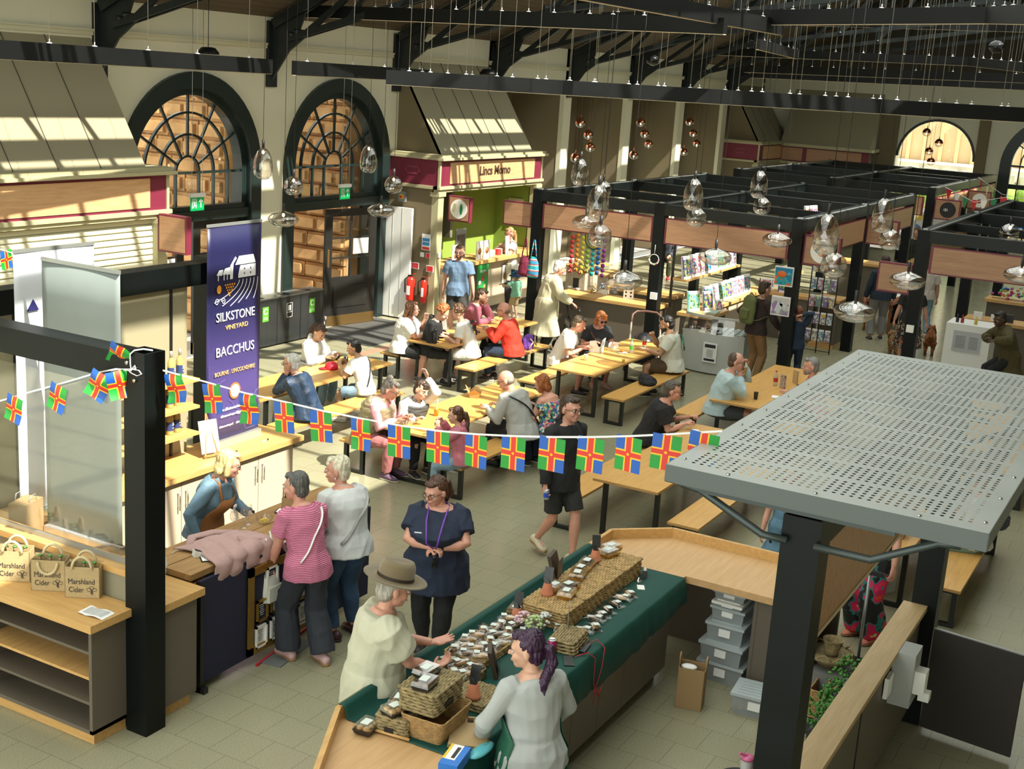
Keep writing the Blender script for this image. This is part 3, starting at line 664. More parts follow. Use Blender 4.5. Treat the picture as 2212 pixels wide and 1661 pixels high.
# canopy: perforated tray
cp=thing('perforated_canopy','grey perforated metal canopy over the bakery stall','canopy')
M_can=mat('grey powder coated sheet',(.36,.385,.36),.38,.15,var=.12,vscale=2)
CX0,CX1,CY0,CY1,CZ=5.9,9.75,.68,2.27,3.1
def perf():
    mb=MB(); mb.use(M_can)
    nx=int((CX1-CX0-.2)/.0425); ny=int((CY1-CY0-.16)/.043); py=(CY1-CY0-.16)/ny; px=(CX1-CX0-.2)/nx
    x0=CX0+.1;y0=CY0+.08
    mb.box((CX0,CY0,CZ-.004),(CX1,y0,CZ)); mb.box((CX0,CY1-.08,CZ-.004),(CX1,CY1,CZ)); mb.box((CX0,y0,CZ-.004),(x0,CY1-.08,CZ)); mb.box((CX1-.1,y0,CZ-.004),(CX1,CY1-.08,CZ))
    vs=[];fs=[]
    for i in range(nx):
        for j in range(ny):
            a=x0+i*px; b=y0+j*py; c=(a+px/2,b+py/2)
            sq=[(a,b),(a+px/2,b),(a+px,b),(a+px,b+py/2),(a+px,b+py),(a+px/2,b+py),(a,b+py),(a,b+py/2)]
            k=len(vs)
            if i%7==6: vs+= [(q[0],q[1],CZ) for q in sq]; fs.append(list(range(k,k+8))); continue
            for q in sq: vs.append((q[0],q[1],CZ))
            for t in range(8):
                an=math.radians(-135+45*t); vs.append((c[0]+.0108*math.cos(an),c[1]+.0108*math.sin(an),CZ))
            for t in range(8): fs.append((k+t,k+(t+1)%8,k+8+(t+1)%8,k+8+t))
    mb.add(vs,fs)
    mb.use(mat('canopy edge',(.085,.10,.098),.4,.2))
    mb.box((CX0-.004,CY0,CZ-.09),(CX0,CY1,CZ)); mb.box((CX0,CY0-.004,CZ-.09),(CX1,CY0,CZ)); mb.box((CX0,CY1,CZ-.09),(CX1,CY1+.004,CZ)); mb.box((CX1,CY0,CZ-.09),(CX1+.004,CY1,CZ))
    mb.box((CX0,CY0,CZ-.094),(CX0+.06,CY1,CZ-.09)); mb.box((CX0,CY0,CZ-.094),(CX1,CY0+.05,CZ-.09)); mb.box((CX0,CY1-.05,CZ-.094),(CX1,CY1,CZ-.09))
    return mb.build('perforated_sheet',cp)
perf()
for x in (5.97,7.3,8.6,9.6):
    mb=MB(); mb.use(mat('canopy bracket steel',(.05,.065,.065),.4,.3)); mb.tube([(x,1.62,2.82),(x,1.75,2.82),(x,2.1,2.98),(x,2.2,2.99)],.02,6); mb.tube([(x,1.48,2.82),(x,1.2,2.82),(x,.9,2.98),(x,.8,2.99)],.02,6)
    mb.bar((x,1.1,2.985),(x,2.1,2.985),.04,.03); mb.build('support_arm',cp)
mb=MB(); mb.use(M_chrome)
for i in range(9):
    for y in (CY0+.04,CY1-.04): mb.cyl((CX0+.15+i*.44,y,CZ),(CX0+.15+i*.44,y,CZ+.006),.011,8)
for y in (1.0,1.5,1.95): mb.cyl((CX0+.04,y,CZ),(CX0+.04,y,CZ+.006),.011,8)
mb.build('bolts',cp)
# bakery counter: worktops with upstand, drape and cupboards
t=thing('bakery_counter','long oak topped bakery counter with angled corner and taupe cupboards','counter')
zt=.93
M_oakp=wood('oak worktop matt',(.56,.35,.17),(.47,.28,.12),rough=.5,scale=1.6)
mb=MB(); mb.use(M_oakp)
out=[(4.6,3.46),(5.05,3.46),(9.7,3.46),(9.7,2.3),(10.52,2.3),(10.52,3.92),(10.12,4.36),(6.0,4.36),(5.3,4.0),(4.6,4.0)]
mb.prism([(x,y,zt-.06) for x,y in out],(0,0,.06)); mb.build('worktop',t)
mb=MB(); mb.use(M_oak)
pts=[(4.6,4.0),(5.3,4.0),(6.0,4.36),(10.12,4.36),(10.52,3.92),(10.52,2.3)]
for (a,b),(c,d) in zip(pts,pts[1:]): mb.bar((a,b,zt+.03),(c,d,zt+.03),.035,.12)
mb.build('upstand',t)
mb=MB(); mb.use(M_taupe); mb.prism([(4.6,3.55,.1),(9.62,3.55,.1),(9.62,4.3,.1),(6.0,4.3,.1),(4.6,3.95,.1)],(0,0,zt-.16)); mb.box((9.75,2.3,.0),(9.78,2.85,zt-.06)); mb.box((10.44,2.3,0),(10.48,3.9,zt-.06)); mb.build('carcass',t)
B(M_black,((4.6,3.62,0),(9.6,4.2,.1)),name='plinth',parent=t)
B(M_taupe,((9.745,2.82,.02),(10.44,2.85,zt-.06)),name='divider',parent=t)
for i in range(10):
    x=4.98+i*.46
    if x+.45>9.62: break
    d=B(mat('taupe cupboard door',(.13,.105,.075),.45),((x,3.522,.12),(x+.452,3.55,zt-.08)),name='door',parent=t); bar_handle((x+(.40 if i%2==0 else .05),3.522,.68),.2,d)
d=thing('table_drape','dark green cloth draped over the bakery counter','tablecloth')
M_green=mat('dark green cloth',(.004,.055,.042),.6,spec=.3,bump=.35,bscale=5,stretch=(1,1,.4))
def drape():
    mb=MB(); mb.use(M_green); vs=[];fs=[]; NX=150
    prof=[(4.40,zt+.075),(4.36,zt+.10),(4.33,zt+.08),(4.31,zt+.006),(3.9,zt+.006),(3.46,zt+.006),(3.445,zt-.004),(3.43,zt-.06),(3.42,zt-.13),(3.41,zt-.2)]
    for i in range(NX+1):
        x=6.02+(9.64-6.02)*i/NX
        for j,(y,z) in enumerate(prof):
            w=0; dz=0
            if j>=6: f=(j-5)/4; w=(.007*math.sin(x*13+3*math.sin(x*2.3))+.004*math.sin(x*31+2*math.sin(x*5)))*f; dz=-.045*f*f*(.6+.6*math.sin(x*1.7+.5))*1.2
            if j in (4,): dz=.003*math.sin(x*9)
            vs.append((x,y-w-.005,z+dz))
    k=len(prof)
    for i in range(NX):
        for j in range(k-1): fs.append((i*k+j,(i+1)*k+j,(i+1)*k+j+1,i*k+j+1))
    mb.add(vs,fs,True); o=mb.build('cloth',d); s=o.modifiers.new('s','SOLIDIFY'); s.thickness=.003; return o
drape()
# half wall with oak cap on the near right, flap gate
t=thing('half_wall','taupe half wall with pale oak capping at the right of the bakery stall','counter')
M_oakc=wood('pale oak capping',(.46,.33,.17),(.38,.26,.12),rough=.5)
B(M_oakc,((4.6,1.53,1.0),(10.08,1.72,1.045)),name='capping',parent=t)
mb=MB(); mb.use(M_taupe); mb.box((4.6,1.57,.1),(10.08,1.68,1.0)); mb.use(M_black)
for x in (5.9,6.95,8.2): mb.box((x,1.562,.1),(x+.008,1.57,1.0))
mb.box((4.6,1.6,0),(10.08,1.66,.1)); mb.build('panels',t)
t=thing('gate_flap','dark open gate panel with a brass bolt at the right of the half wall','gate',(10.0,1.44,.04),math.radians(-97))
B(mat('dark brown gate panel',(.022,.018,.014),.6),((0,0,0),(.72,.025,.86)),name='panel',parent=t); B(M_alu,((0,0,.86),(.72,.025,.868)),name='edging',parent=t)
mb=MB(); mb.use(M_brass); mb.box((.58,.025,.74),(.69,.035,.78)); mb.cyl((.56,.045,.76),(.7,.045,.76),.008,6); mb.build('bolt',t)
t=thing('meter_box','grey metal switch box on the end of the half wall','box',(9.05,1.56,.62))
B(mat('grey switch box',(.33,.34,.32),.5),((0,-.16,-.0),(.24,0,.42)),name='box',parent=t); B(M_white,((-.2,-.03,.12),(-.05,0,.28)),name='socket',parent=t)
mb=MB(); mb.use(M_white); mb.box((.06,-.24,.1),(.18,-.16,.28)); mb.box((.08,-.28,.05),(.16,-.2,.12)); mb.build('plug',t)
# far right counter corner
t=thing('counter','dark counter end with oak top at the right edge','counter'); B(M_oak,((9.9,-.6,.9),(10.9,.35,.97)),name='worktop',parent=t); B(mat('dark cupboard',(.02,.017,.013),.6),((9.95,-.6,0),(10.85,.3,.9)),name='cupboard',parent=t); bar_handle((9.95,.15,.6),.2,t,axis=(-1,0))

# ================= benches and tables =================
M_leg=mat('black steel legs',(.012,.014,.013),.35,.2)
def make_table(name,L,W,h,lab,cat):
    t=thing(name,lab,cat); mb=MB(); mb.use(M_table); mb.box((0,0,h-.028),(L,W,h)); mb.use(mat('ply edge',(.42,.24,.08),.5)); mb.box((-.002,-.002,h-.03),(L+.002,W+.002,h-.006)); mb.build('top' if cat=='table' else 'seat',t)
    s=.05; ins=.05 if cat=='table' else .03
    for x in (.18 if cat=='table' else .06,L-(.18 if cat=='table' else .06)-s):
        mb=MB(); mb.use(M_leg); y0,y1=ins,W-ins
        mb.box((x,y0,0),(x+s,y0+s,h-.03)); mb.box((x,y1-s,0),(x+s,y1,h-.03)); mb.box((x,y0+s,0),(x+s,y1-s,s*.8)); mb.box((x,y0+s,h-.03-s*.8),(x+s,y1-s,h-.03)); mb.build('leg_frame',t)
    mb=MB(); mb.use(M_leg); mb.box((.2,W/2-.02,h-.06),(L-.2,W/2+.02,h-.03)); mb.build('rail',t)
    return t
TH,BH=.70,.42
tb0=make_table('dining_table',3.0,.78,TH,'','table'); bn0=make_table('bench',2.62,.36,BH,'','bench')
sets=[(12.35,10.38,'T1'),(16.88,10.36,'T2'),(12.42,7.84,'T4'),(16.82,7.74,'T3'),(12.3,4.8,'T5'),(16.7,5.1,'T6'),(12.3,2.1,'T7'),(16.7,2.1,'T8')]
TLAB=['long oak table shared by the woman in the white hoodie','long oak table where the red fleece man sits','long oak table with the cardboard food box','long oak table with the open white takeaway carton','long oak table that the walking young man passes','long oak table with the cola bottle and card menus','long oak table mostly hidden under the metal canopy','long oak table behind the canopy at the right edge']
BN=['bench the old man in the navy jacket sits on','bench the youth in the number nine shirt sits on','bench the girl in the pink jacket sits on','bench with the folded black jacket on it','empty oak bench in front of the angled counter corner','bench hidden behind the canopy beyond the light blue shirt man','bench the woman with the small backpack sits on','bench with a woven bag at the right edge']
BF=['bench the woman in the white hoodie sits on','bench the woman with long brown hair sits on','bench the woman in the gold gilet sits on','bench the man in the plain white tee sits on','bench beyond the table that the young man passes','bench the man in the light blue shirt sits on','bench end just left of the canopy post','bench lost behind the canopy']
first=True
for i,(x,y,_) in enumerate(sets):
    a=tb0 if first else dup(tb0); a.location=(x,y,0); a['label']=TLAB[i]; a['group']='long canteen tables'
    b=bn0 if first else dup(bn0); b.location=(x-.05,y-.52,0); b['label']=BN[i]; b['group']='canteen benches'
    c=dup(bn0); c.location=(x-.02,y+.94,0); c['label']=BF[i]; c['group']='canteen benches'; first=False
# ================= hanging light frames, wires, pendants =================
M_hf=mat('black light frame',(.006,.007,.007),.5,0,spec=.25,var=.4,vscale=1.5); M_led=mat('frosted light strip',(.85,.72,.5),.4); M_wire=mat('steel wire',(.55,.55,.52),.35,.8); M_rose=mat('white ceiling rose',(.8,.8,.78),.4)
M_cord=mat('black flex',(.02,.02,.02),.5)
def roofz(x,y): return min(rz(y)+.02,9.5)
def hang_frame(lab,segs,wires,led=True):
    "segs: list of point chains (centre line at frame top); each straight length is a member"
    t=thing('light_frame',lab,'light',(0,0,0),0,'suspended black light frames')
    for a,b in segs:
        a=V(a);b=V(b); mb=MB(); mb.use(M_hf); mb.bar(a-V((0,0,.1)),b-V((0,0,.1)),.09,.2)
        if led: mb.use(M_led); mb.bar(a-V((0,0,.203)),b-V((0,0,.203)),.06,.008)
        mb.build('frame_member',t)
        L=(b-a).length; n=max(2,int(L/wires)) if wires else 0
        for i in range(n):
            f=(i+.5)/n+rnd.uniform(-.25,.25)/n; p=a.lerp(b,f); mb=MB(); mb.use(M_wire); top=roofz(p.x,p.y)
            mb.cyl(p,(p.x+rnd.uniform(-.01,.01),p.y,top),.0035,5); mb.cyl((p.x,p.y,p.z),(p.x,p.y,p.z+.05),.008,6); mb.use(M_rose); mb.lathe(p,[(.032,0),(.032,.005),(.01,.015)],10); mb.build('suspension_wire',t)
    return t
# frame heights near eye level of the gallery
hang_frame('long black suspended light frame crossing in front of the first arched window',[((8.0,11.66,5.0),(14.5,12.11,4.97)),((14.9,12.0,4.97),(19.3,12.6,4.96))],.9)
hang_frame('long black suspended light frame running across the middle of the hall to the right edge',[((15.28,10.65,4.93),(20.2,1.6,5.0)),((15.8,10.75,4.93),(20.7,1.6,5.0))],.45)
hang_frame('upper black suspended light frame above the dumpling kiosk',[((17.96,14.3,5.9),(15.9,5.9,5.85)),],.5)
hang_frame('thick black suspended light frame ending in a sharp corner at the top centre',[((11.0,6.33,6.0),(18.14,5.91,5.97))],1.3)
hang_frame('black suspended light frame bending at the top right corner',[((18.5,8.9,6.0),(16.9,2.9,6.16)),((16.9,2.9,6.16),(12.0,1.2,5.9))],.6)
hang_frame('far black suspended light frame across the gable at upper right',[((33.11,11.14,6.85),(34.15,2.5,7.0))],.55)
hang_frame('far black suspended light frame with bent right end',[((33.3,12.5,6.02),(32.3,5.83,6.06)),((32.3,5.83,6.06),(29.0,4.1,5.9))],.6)
hang_frame('lowest far black suspended light frame above the end arch',[((33.6,11.8,5.62),(32.8,3.2,5.78)),((34.4,11.8,5.5),(33.6,3.2,5.62))],.7)
hang_frame('far black suspended light frame end over the second market stall',[((30.0,9.3,5.95),(24.5,8.4,5.95))],1.0)
# glass pendants
M_pg=glass('smoky blown glass',(.76,.74,.70),.15,.06); M_bulb=mat('warm bulb',(1,.72,.38),.3,emit=9)
FLAT=[(.02,.115),(.05,.10),(.10,.088),(.17,.06),(.215,.02),(.225,-.015),(.205,-.055),(.15,-.095),(.09,-.115),(.02,-.12)]
RND=[(.02,.15),(.04,.145),(.085,.12),(.13,.075),(.15,.01),(.148,-.04),(.13,-.09),(.09,-.125),(.04,-.14),(.01,-.142)]
OVAL=[(.02,.23),(.05,.215),(.09,.17),(.12,.10),(.138,.02),(.145,-.06),(.14,-.13),(.12,-.19),(.08,-.225),(.03,-.235)]
def mk_pendant(prof):
    prof=[(r*1.08,z*1.08) for r,z in prof]; t=thing('glass_pendant_lamp','','lamp',(0,0,0),0,'blown glass pendant lamps'); top=prof[0][1]
    mb=MB(); mb.use(M_pg); mb.lathe((0,0,0),prof,28,cap=True); mb.build('glass_shade',t)
    mb=MB(); mb.use(M_cord); mb.cyl((0,0,top-.01),(0,0,top+.12),.022,12); mb.build('lamp_holder',t)
    mb=MB(); mb.use(M_bulb); mb.ell((0,0,top-.07),.022,.022,.03,10,6); mb.build('bulb',t)
    mb=MB(); mb.use(M_cord); mb.cyl((0,0,top+.12),(0,0,5.2),.0042,6); mb.build('cord',t); return t
P0={'flat':mk_pendant(FLAT),'round':mk_pendant(RND),'oval':mk_pendant(OVAL)}; used_p=set()
def pendant(kind,px,py,z,lab):
    p=G(px,py,z); o=P0[kind] if kind not in used_p else dup(P0[kind]); used_p.add(kind); o.location=p; o['label']=lab; return o
pend=[('flat',612,472,2.55,'wide flat glass pendant hanging left of the open doorway'),('flat',823,453,2.55,'wide flat glass pendant by the folding panel'),
('flat',1266,478,2.62,'wide flat glass pendant nearest the left post of the middle stall'),('flat',1348,603,2.55,'wide flat glass pendant above the counter of sweet jars'),
('flat',1545,553,2.62,'wide flat glass pendant in front of the book shelves'),('flat',1679,517,2.65,'small looking flat glass pendant on the stall corner post'),
('flat',1846,672,2.55,'largest flat glass pendant hanging in the aisle'),('flat',1960,605,2.62,'wide flat glass pendant in front of the right stall post'),('flat',2205,592,2.62,'flat glass pendant cut by the right edge of the view'),
('round',634,402,2.95,'round glass pendant in front of the left door frame'),('round',850,399,2.95,'round glass pendant in front of the maroon kiosk side'),
('round',1296,510,2.95,'round glass pendant hanging over the stall opening with the mandala'),('round',1504,470,2.95,'round glass pendant below the tall one on the book stall beam'),
('round',1646,445,2.95,'round glass pendant above the framed red poster'),('round',1801,573,2.95,'round glass pendant above the greeting card rack'),
('round',1922,518,2.95,'round glass pendant over the blank aisle sign'),('round',2180,504,2.95,'round glass pendant at the far right over the stall frame'),('round',1303,408,2.95,'round glass pendant partly behind the tall one'),
('oval',568,353,3.35,'tall oval glass pendant between the two arched windows'),('oval',796,343,3.35,'tall oval glass pendant in front of the second arched window'),
('oval',1253,372,3.35,'tall oval glass pendant in front of the first recessed arch'),('oval',1292,437,3.35,'tall oval glass pendant above the stall end post'),
('oval',1498,420,3.35,'tall oval glass pendant over the middle stall centre'),('oval',1640,398,3.35,'tall oval glass pendant over the back of the middle stall'),
('oval',1785,505,3.35,'tall oval glass pendant next to the hedgehog badge sign'),('oval',1907,465,3.35,'tall oval glass pendant over the far end of the middle stall sign')]
for a in pend: pendant(*a)
# copper half globes in the recesses
M_cop=mat('polished copper',(.55,.22,.13),.18,1); M_clr=glass('clear globe glass',(.93,.9,.85),.12,.03)
def mk_globe(dark=False):
    t=thing('copper_globe_lamp','','lamp'); mb=MB(); mb.use(M_cop); mb.lathe((0,0,0),[(.135,-.01),(.135,.0),(.125,.05),(.1,.09),(.06,.122),(.015,.135),(.012,.2),(.004,.22)],20); mb.build('copper_cap',t)
    mb=MB(); mb.use(M_clr); mb.lathe((0,0,0),[(.133,-.01),(.125,-.05),(.1,-.09),(.06,-.12),(.01,-.133)],20); mb.build('glass_bowl',t)
    mb=MB(); mb.use(M_bulb); mb.cyl((0,0,-.06),(0,0,-.01),.02,8); mb.build('bulb',t)
    mb=MB(); mb.use(mat('thin copper flex',(.25,.12,.08),.5)); mb.cyl((0,0,.2),(0,0,1.4),.004,5); mb.build('cord',t); return t
def GY(px,py,yw):
    d=_w+_r*((px-1106)/F_PX)-_u*((py-830.5)/F_PX); return V((0,0,H))+d*(yw/d.y)
g0=mk_globe(); firstg=True
for (bay,pts,yw) in (('first',[(1254,266),(1271,292),(1275,319),(1243,341)],15.2),('second',[(1384,265),(1393,290),(1401,312),(1369,335)],15.2),('third',[(1490,264),(1498,289),(1505,311),(1477,328)],15.2)):
    for k,(x,y) in enumerate(pts):
        p=GY(x,y,yw); o=g0 if firstg else dup(g0); firstg=False; o.location=p; o['group']='copper globe lamps'
        o['label']='copper and clear glass globe lamp, %s of the cluster in the %s recess'%(('highest','second down','third down','lowest and leftmost')[k],bay)
for k,(x,y) in enumerate([(2002,286),(2028,309),(2007,327),(2011,349)]):
    d=_w+_r*((x-1106)/F_PX)-_u*((y-830.5)/F_PX); p=V((0,0,H))+d*(42.6/d.x); o=dup(g0); o.location=p; o['group']='copper globe lamps'
    o['label']='dark copper globe lamp silhouetted in the end arch, %s of four'%('topmost','second from top','third from top','lowest')[k]
# dome speakers / lights under the roof
def dome(px,py,z,r,lab):
    d=_w+_r*((px-1106)/F_PX)-_u*((py-830.5)/F_PX); p=V((0,0,H))+d*z
    t=thing('ceiling_speaker',lab,'speaker',p); mb=MB(); mb.use(mat('gloss black dome',(.01,.011,.012),.12)); mb.ell((0,0,0),r,r,r*.85,18,10); mb.build('housing',t)
    mb=MB(); mb.use(M_cord); mb.cyl((0,0,r*.8),(0,0,roofz(p.x,p.y)-p.z),.008,6); mb.build('hanger',t)
dome(1410,130,29,.15,'glossy black ball speaker hanging near the third truss'); dome(2152,101,27,.16,'glossy black ball speaker at the upper right')
def wedge(px,py,z,lab):
    d=_w+_r*((px-1106)/F_PX)-_u*((py-830.5)/F_PX); p=V((0,0,H))+d*z
    t=thing('high_bay_lamp',lab,'lamp',p); mb=MB(); mb.use(M_hf); mb.lathe((0,0,0),[(.17,-.05),(.17,-.02),(.11,.05),(.05,.06)],16); mb.build('housing',t); mb=MB(); mb.use(M_cord); mb.cyl((0,0,.05),(0,0,roofz(p.x,p.y)-p.z),.006,6); mb.build('cord',t)
wedge(450,110,20,'black high bay lamp above the first suspended frame'); wedge(1055,156,24,'black high bay lamp in front of the kiosk hood')
# silver duct at top
mb=MB(); mb.use(mat('silver duct',(.35,.37,.37),.35,.8)); 
for i in range(12): mb.cyl((33,8.3-.22*i,8.15),(33,8.3-.22*i-.2,8.15),.34,20); mb.cyl((33,8.3-.22*i-.2,8.15),(33,8.3-.22*i-.22,8.15),.36,20)
tag(mb.build('ventilation_duct'),'silver ribbed ventilation duct up in the roof','duct')
# ================= bunting =================
M_fb=mat('flag blue',(.008,.09,.42),.45); M_fg=mat('flag green',(.01,.27,.03),.45); M_fr=mat('flag red',(.62,.03,.015),.45); M_fy=mat('flag yellow',(.85,.45,.01),.45); M_tape=mat('white tape',(.72,.72,.74),.6)
def flag_mesh(w=.168,h=.205,mirror=False,curl=0):
    mb=MB()
    xs=[-w/2,-.026,-.017,.017,.026,w/2]; zs=[0,-.081,-.090,-.117,-.126,-h]
    def yy(x,z): return curl*(.012*math.sin(z*34)+.010*math.sin(x*40+z*20))
    for m in (M_fb,M_fg,M_fr,M_fy): mb.use(m)
    Z=[zs[j]+(zs[j+1]-zs[j])*b/4 for j in range(5) for b in range(4)]+[zs[5]]; NZ=len(Z)
    for sgn in (0,.0012):
        o=len(mb.v)
        for x in xs:
            for z in Z: mb.v.append(V((x,yy(x,z)+sgn,z)))
        for i in range(5):
            for q in range(NZ-1):
                j=q//4; r=(i==2 or j==2); y=(i in(1,3) or j in(1,3)) and not r
                mb.f.append([o+i*NZ+q,o+(i+1)*NZ+q,o+(i+1)*NZ+q+1,o+i*NZ+q+1]); mb.m.append(2 if r else 3 if y else (0 if (i==0)==(j==0) else 1)); mb.sm.append(True)
    mb.use(M_fy)
    for s in (-1,1):   # small fleur in the centre
        mb.prism([(0,s*.0012,-.094),(.011,s*.0012,-.1035),(0,s*.0012,-.113),(-.011,s*.0012,-.1035)],(0,s*.0008,0))
    return mb.build('flag')
f0=[flag_mesh(curl=0),flag_mesh(curl=.35),flag_mesh(curl=.8)]; usedf=set()
bt=thing('bunting','string of red crossed blue and green flags between the two near stalls','bunting')
def GXp(px,py,xw):
    d=_w+_r*((px-1106)/F_PX)-_u*((py-830.5)/F_PX); return V((0,0,H))+d*(xw/d.x)
SP=[(352,800),(445,825),(530,849),(620,869),(700,888),(780,904),(870,920),(950,931),(1030,938),(1110,942),(1195,944),(1280,944),(1360,942),(1445,938),(1560,931)]
def string(parent,pts,name='string'):
    mb=MB(); mb.use(M_tape)
    for a,b in zip(pts,pts[1:]): mb.bar(a,b,.003,.011)
    return mb.build(name,parent)
string(bt,[GXp(x,y,6.4) for x,y in SP])
def put_flag(parent,px,py,xw,k,tilt=0,yaw=0,lab=None):
    p=GXp(px,py,xw); o=f0[k] if k not in usedf else f0[k].copy()
    if k in usedf: COL.objects.link(o)
    usedf.add(k); o.parent=parent; o.location=p; o.rotation_euler=(0,tilt,math.radians(-90)+yaw); o.location.z-=.004; return o
for i,(x,y,t,k) in enumerate([(373,806,.24,2),(455,828,.17,1),(534,850,.12,2),(612,868,.10,0),(692,887,.09,0),(778,904,.08,1),(862,919,.05,0),(946,930,.05,0),(1029,938,.03,0),(1110,942,.02,0),(1194,944,0,0),(1278,944,-.01,0),(1360,942,0,0),(1443,938,-.03,0),(1524,934,-.07,0)]):
    put_flag(bt,x,y,6.4,k,-t,rnd.uniform(-.15,.15))
bt2=thing('bunting','tangled string of county flags tied round the left black post','bunting')
string(bt2,[GXp(x,y,6.3) for x,y in [(0,866),(60,848),(140,826),(210,805),(250,797),(283,800),(292,790)]])
put_flag(bt2,33,856,6.25,1,.22); put_flag(bt2,128,832,6.25,1,.28); put_flag(bt2,222,806,6.24,2,.42,.2); put_flag(bt2,252,800,6.26,2,-.2,.9)
mb=MB(); mb.use(M_tape)   # bow
P=lambda a,b:GXp(a,b,6.29)
mb.tube([P(240,802),P(262,797),P(282,797),P(300,800),P(306,808),P(296,812),P(284,806),P(276,798)],.006,5,flat=.4); mb.tube([P(283,797),P(281,785),P(281,765),P(290,757),P(310,754),P(330,757)],.006,5,flat=.4); mb.build('bow',bt2)
o=put_flag(bt2,262,748,6.27,2,.6,.5); o.rotation_euler=(.5,.5,math.radians(-70))
bt3=thing('bunting','string of county flags in front of the closed shutter','bunting')
pts=[(0,538),(30,548),(200,582),(260,585),(300,582),(350,578)]
string(bt3,[GY(x,y,12.6) for x,y in pts])
f3=[]
for x,y in [(12,541),(210,582),(235,583),(265,584),(305,582)]:
    o=f0[1].copy(); COL.objects.link(o); o.parent=bt3; o.location=GY(x,y,12.6); o.rotation_euler=(0,-.1,rnd.uniform(-.6,.2)); o.scale=(1.1,1.1,1.1)
bt4=thing('bunting','red white and green triangle bunting across the far aisle','bunting')
a=V((33.0,6.1,2.95)); b=V((31.0,4.3,3.0)); c=V((37,6.0,3.05)); d=V((31,3.8,2.95))
string(bt4,[a.lerp(b,.0),a.lerp(b,.5)-V((0,0,.25)),b],'string'); string(bt4,[c,c.lerp(d,.5)-V((0,0,.15)),d],'string')
for (p,q) in ((a,b),(c,d)):
    for i in range(7):
        f=(i+.5)/7; r=p.lerp(q,f)-V((0,0,.22*math.sin(f*math.pi)*.9)); mb=MB(); mb.use(mat(('bunting red','bunting white','bunting green')[i%3],((.5,.02,.03),(.75,.75,.7),(.02,.2,.08))[i%3],.6))
        e=(q-p).normalized()*.14; mb.prism([r-e,r+e,r-V((0,0,.28))],(.004,0,0)); mb.build('pennant',bt4)
# ================= roller banners =================
def rolled(lab,P,R,w,h,mface,mback,tilt=0,pole=False):
    "P base centre, R unit vector along the width"
    t=thing('roller_banner',lab,'banner',P); R=V(R).normalized(); U=V((0,0,1)); N=R.cross(U)
    mb=MB(); mb.use(mface); a=-R*w/2; b=R*w/2; n=14
    vs=[];fs=[]
    for i in range(n+1):
        p=a.lerp(b,i/n); bow=.02*math.sin(math.pi*i/n)
        for j in range(9): vs.append(p+U*(.08+(h-.08)*j/8)+N*(bow*math.sin(math.pi*(j+1)/10)))
    for i in range(n):
        for j in range(8): fs.append((i*9+j,(i+1)*9+j,(i+1)*9+j+1,i*9+j+1))
    mb.add(vs,fs,True); o=mb.build('printed_sheet',t); s=o.modifiers.new('s','SOLIDIFY'); s.thickness=.002; s.offset=-1
    mb=MB(); mb.use(M_alu); mb.bar(a+U*h,b+U*h,.02,.03); mb.build('top_rail',t)
    mb=MB(); mb.use(mat('banner base silver',(.6,.6,.58),.3,.7)); mb.bar(a+U*.035,b+U*.035,.09,.07); mb.build('base',t)
    if pole: mb=MB(); mb.use(M_white); q=N*(-.045); mb.tube([q+U*.05,q+U*h],.009,8); mb.build('support_pole',t)
    return t,R,U,N
M_bface=mat('navy banner print',(.018,.018,.10),.45,var=.0); 
m=M_bface; nt=m.node_tree   # purple lower half blending softly into navy above
tc=nt.nodes.new('ShaderNodeTexCoord'); sp=nt.nodes.new('ShaderNodeSeparateXYZ'); mr=nt.nodes.new('ShaderNodeMapRange'); rp=nt.nodes.new('ShaderNodeValToRGB')
nt.links.new(tc.outputs['Object'],sp.inputs[0]); nt.links.new(sp.outputs['Z'],mr.inputs[0]); mr.inputs[1].default_value=.1; mr.inputs[2].default_value=2.3; nt.links.new(mr.outputs[0],rp.inputs[0])
rp.color_ramp.elements[0].position=.25; rp.color_ramp.elements[0].color=(.075,.055,.20,1); rp.color_ramp.elements[1].position=.62; rp.color_ramp.elements[1].color=(.010,.010,.055,1); nt.links.new(rp.outputs[0],nt.nodes['Principled BSDF'].inputs['Base Color'])
bw,bh=.86,2.36
t,R,U,N=rolled('navy and purple wine roller banner with white barn logo',(10.1,8.86,.95),(1,.03,0),bw,bh,M_bface,M_white)
MW=mat('banner white ink',(.75,.75,.78),.5); MG=mat('banner gold ink',(.70,.42,.16),.5); MO=mat('banner orange ink',(.75,.30,.02),.5)
def bp(x,z,off=.024): return R*x+U*z+N*off
for s,sz,x,z,m,sx in (('SILKSTONE',.135,0,1.40,MW,.92),('VINEYARD',.07,.02,1.28,MG,1.1),('BACCHUS',.145,0,1.03,MW,.95),('BOURNE . LINCOLNSHIRE',.064,0,.80,MG,.88),('www.silkstonevineyard.com',.05,0,.40,MW,1),('silkstonevineyard@gmail.com',.042,0,.33,MW,.9),('silkstonevineyard     silkstonevineyard',.036,0,.22,MW,.9)):
    text(s,sz,bp(x,z),R,U,m,t,sx=sx)
mb=MB(); mb.use(MW)
def poly(pts,m=None,off=.024):
    if m: mb.use(m)
    mb.prism([bp(x,z,off) for x,z in pts],N*.002)
poly([(-.02,1.93),(.04,2.02),(.27,2.02),(.31,1.93)]); poly([(.03,1.79),(.03,1.83),(.06,1.92),(.31,1.92),(.31,1.79)])
poly([(-.10,1.79),(-.06,1.79),(-.05,1.95),(.0,2.0),(-.02,2.02),(-.1,1.93)]); poly([(-.22,1.85),(-.18,1.91),(-.08,1.92),(-.1,1.84)]); poly([(-.31,1.85),(-.27,1.9),(-.21,1.9),(-.23,1.84)])
for x in (-.29,-.2,-.15): poly([(x,1.79),(x+.01,1.79),(x+.01,1.85),(x,1.85)])
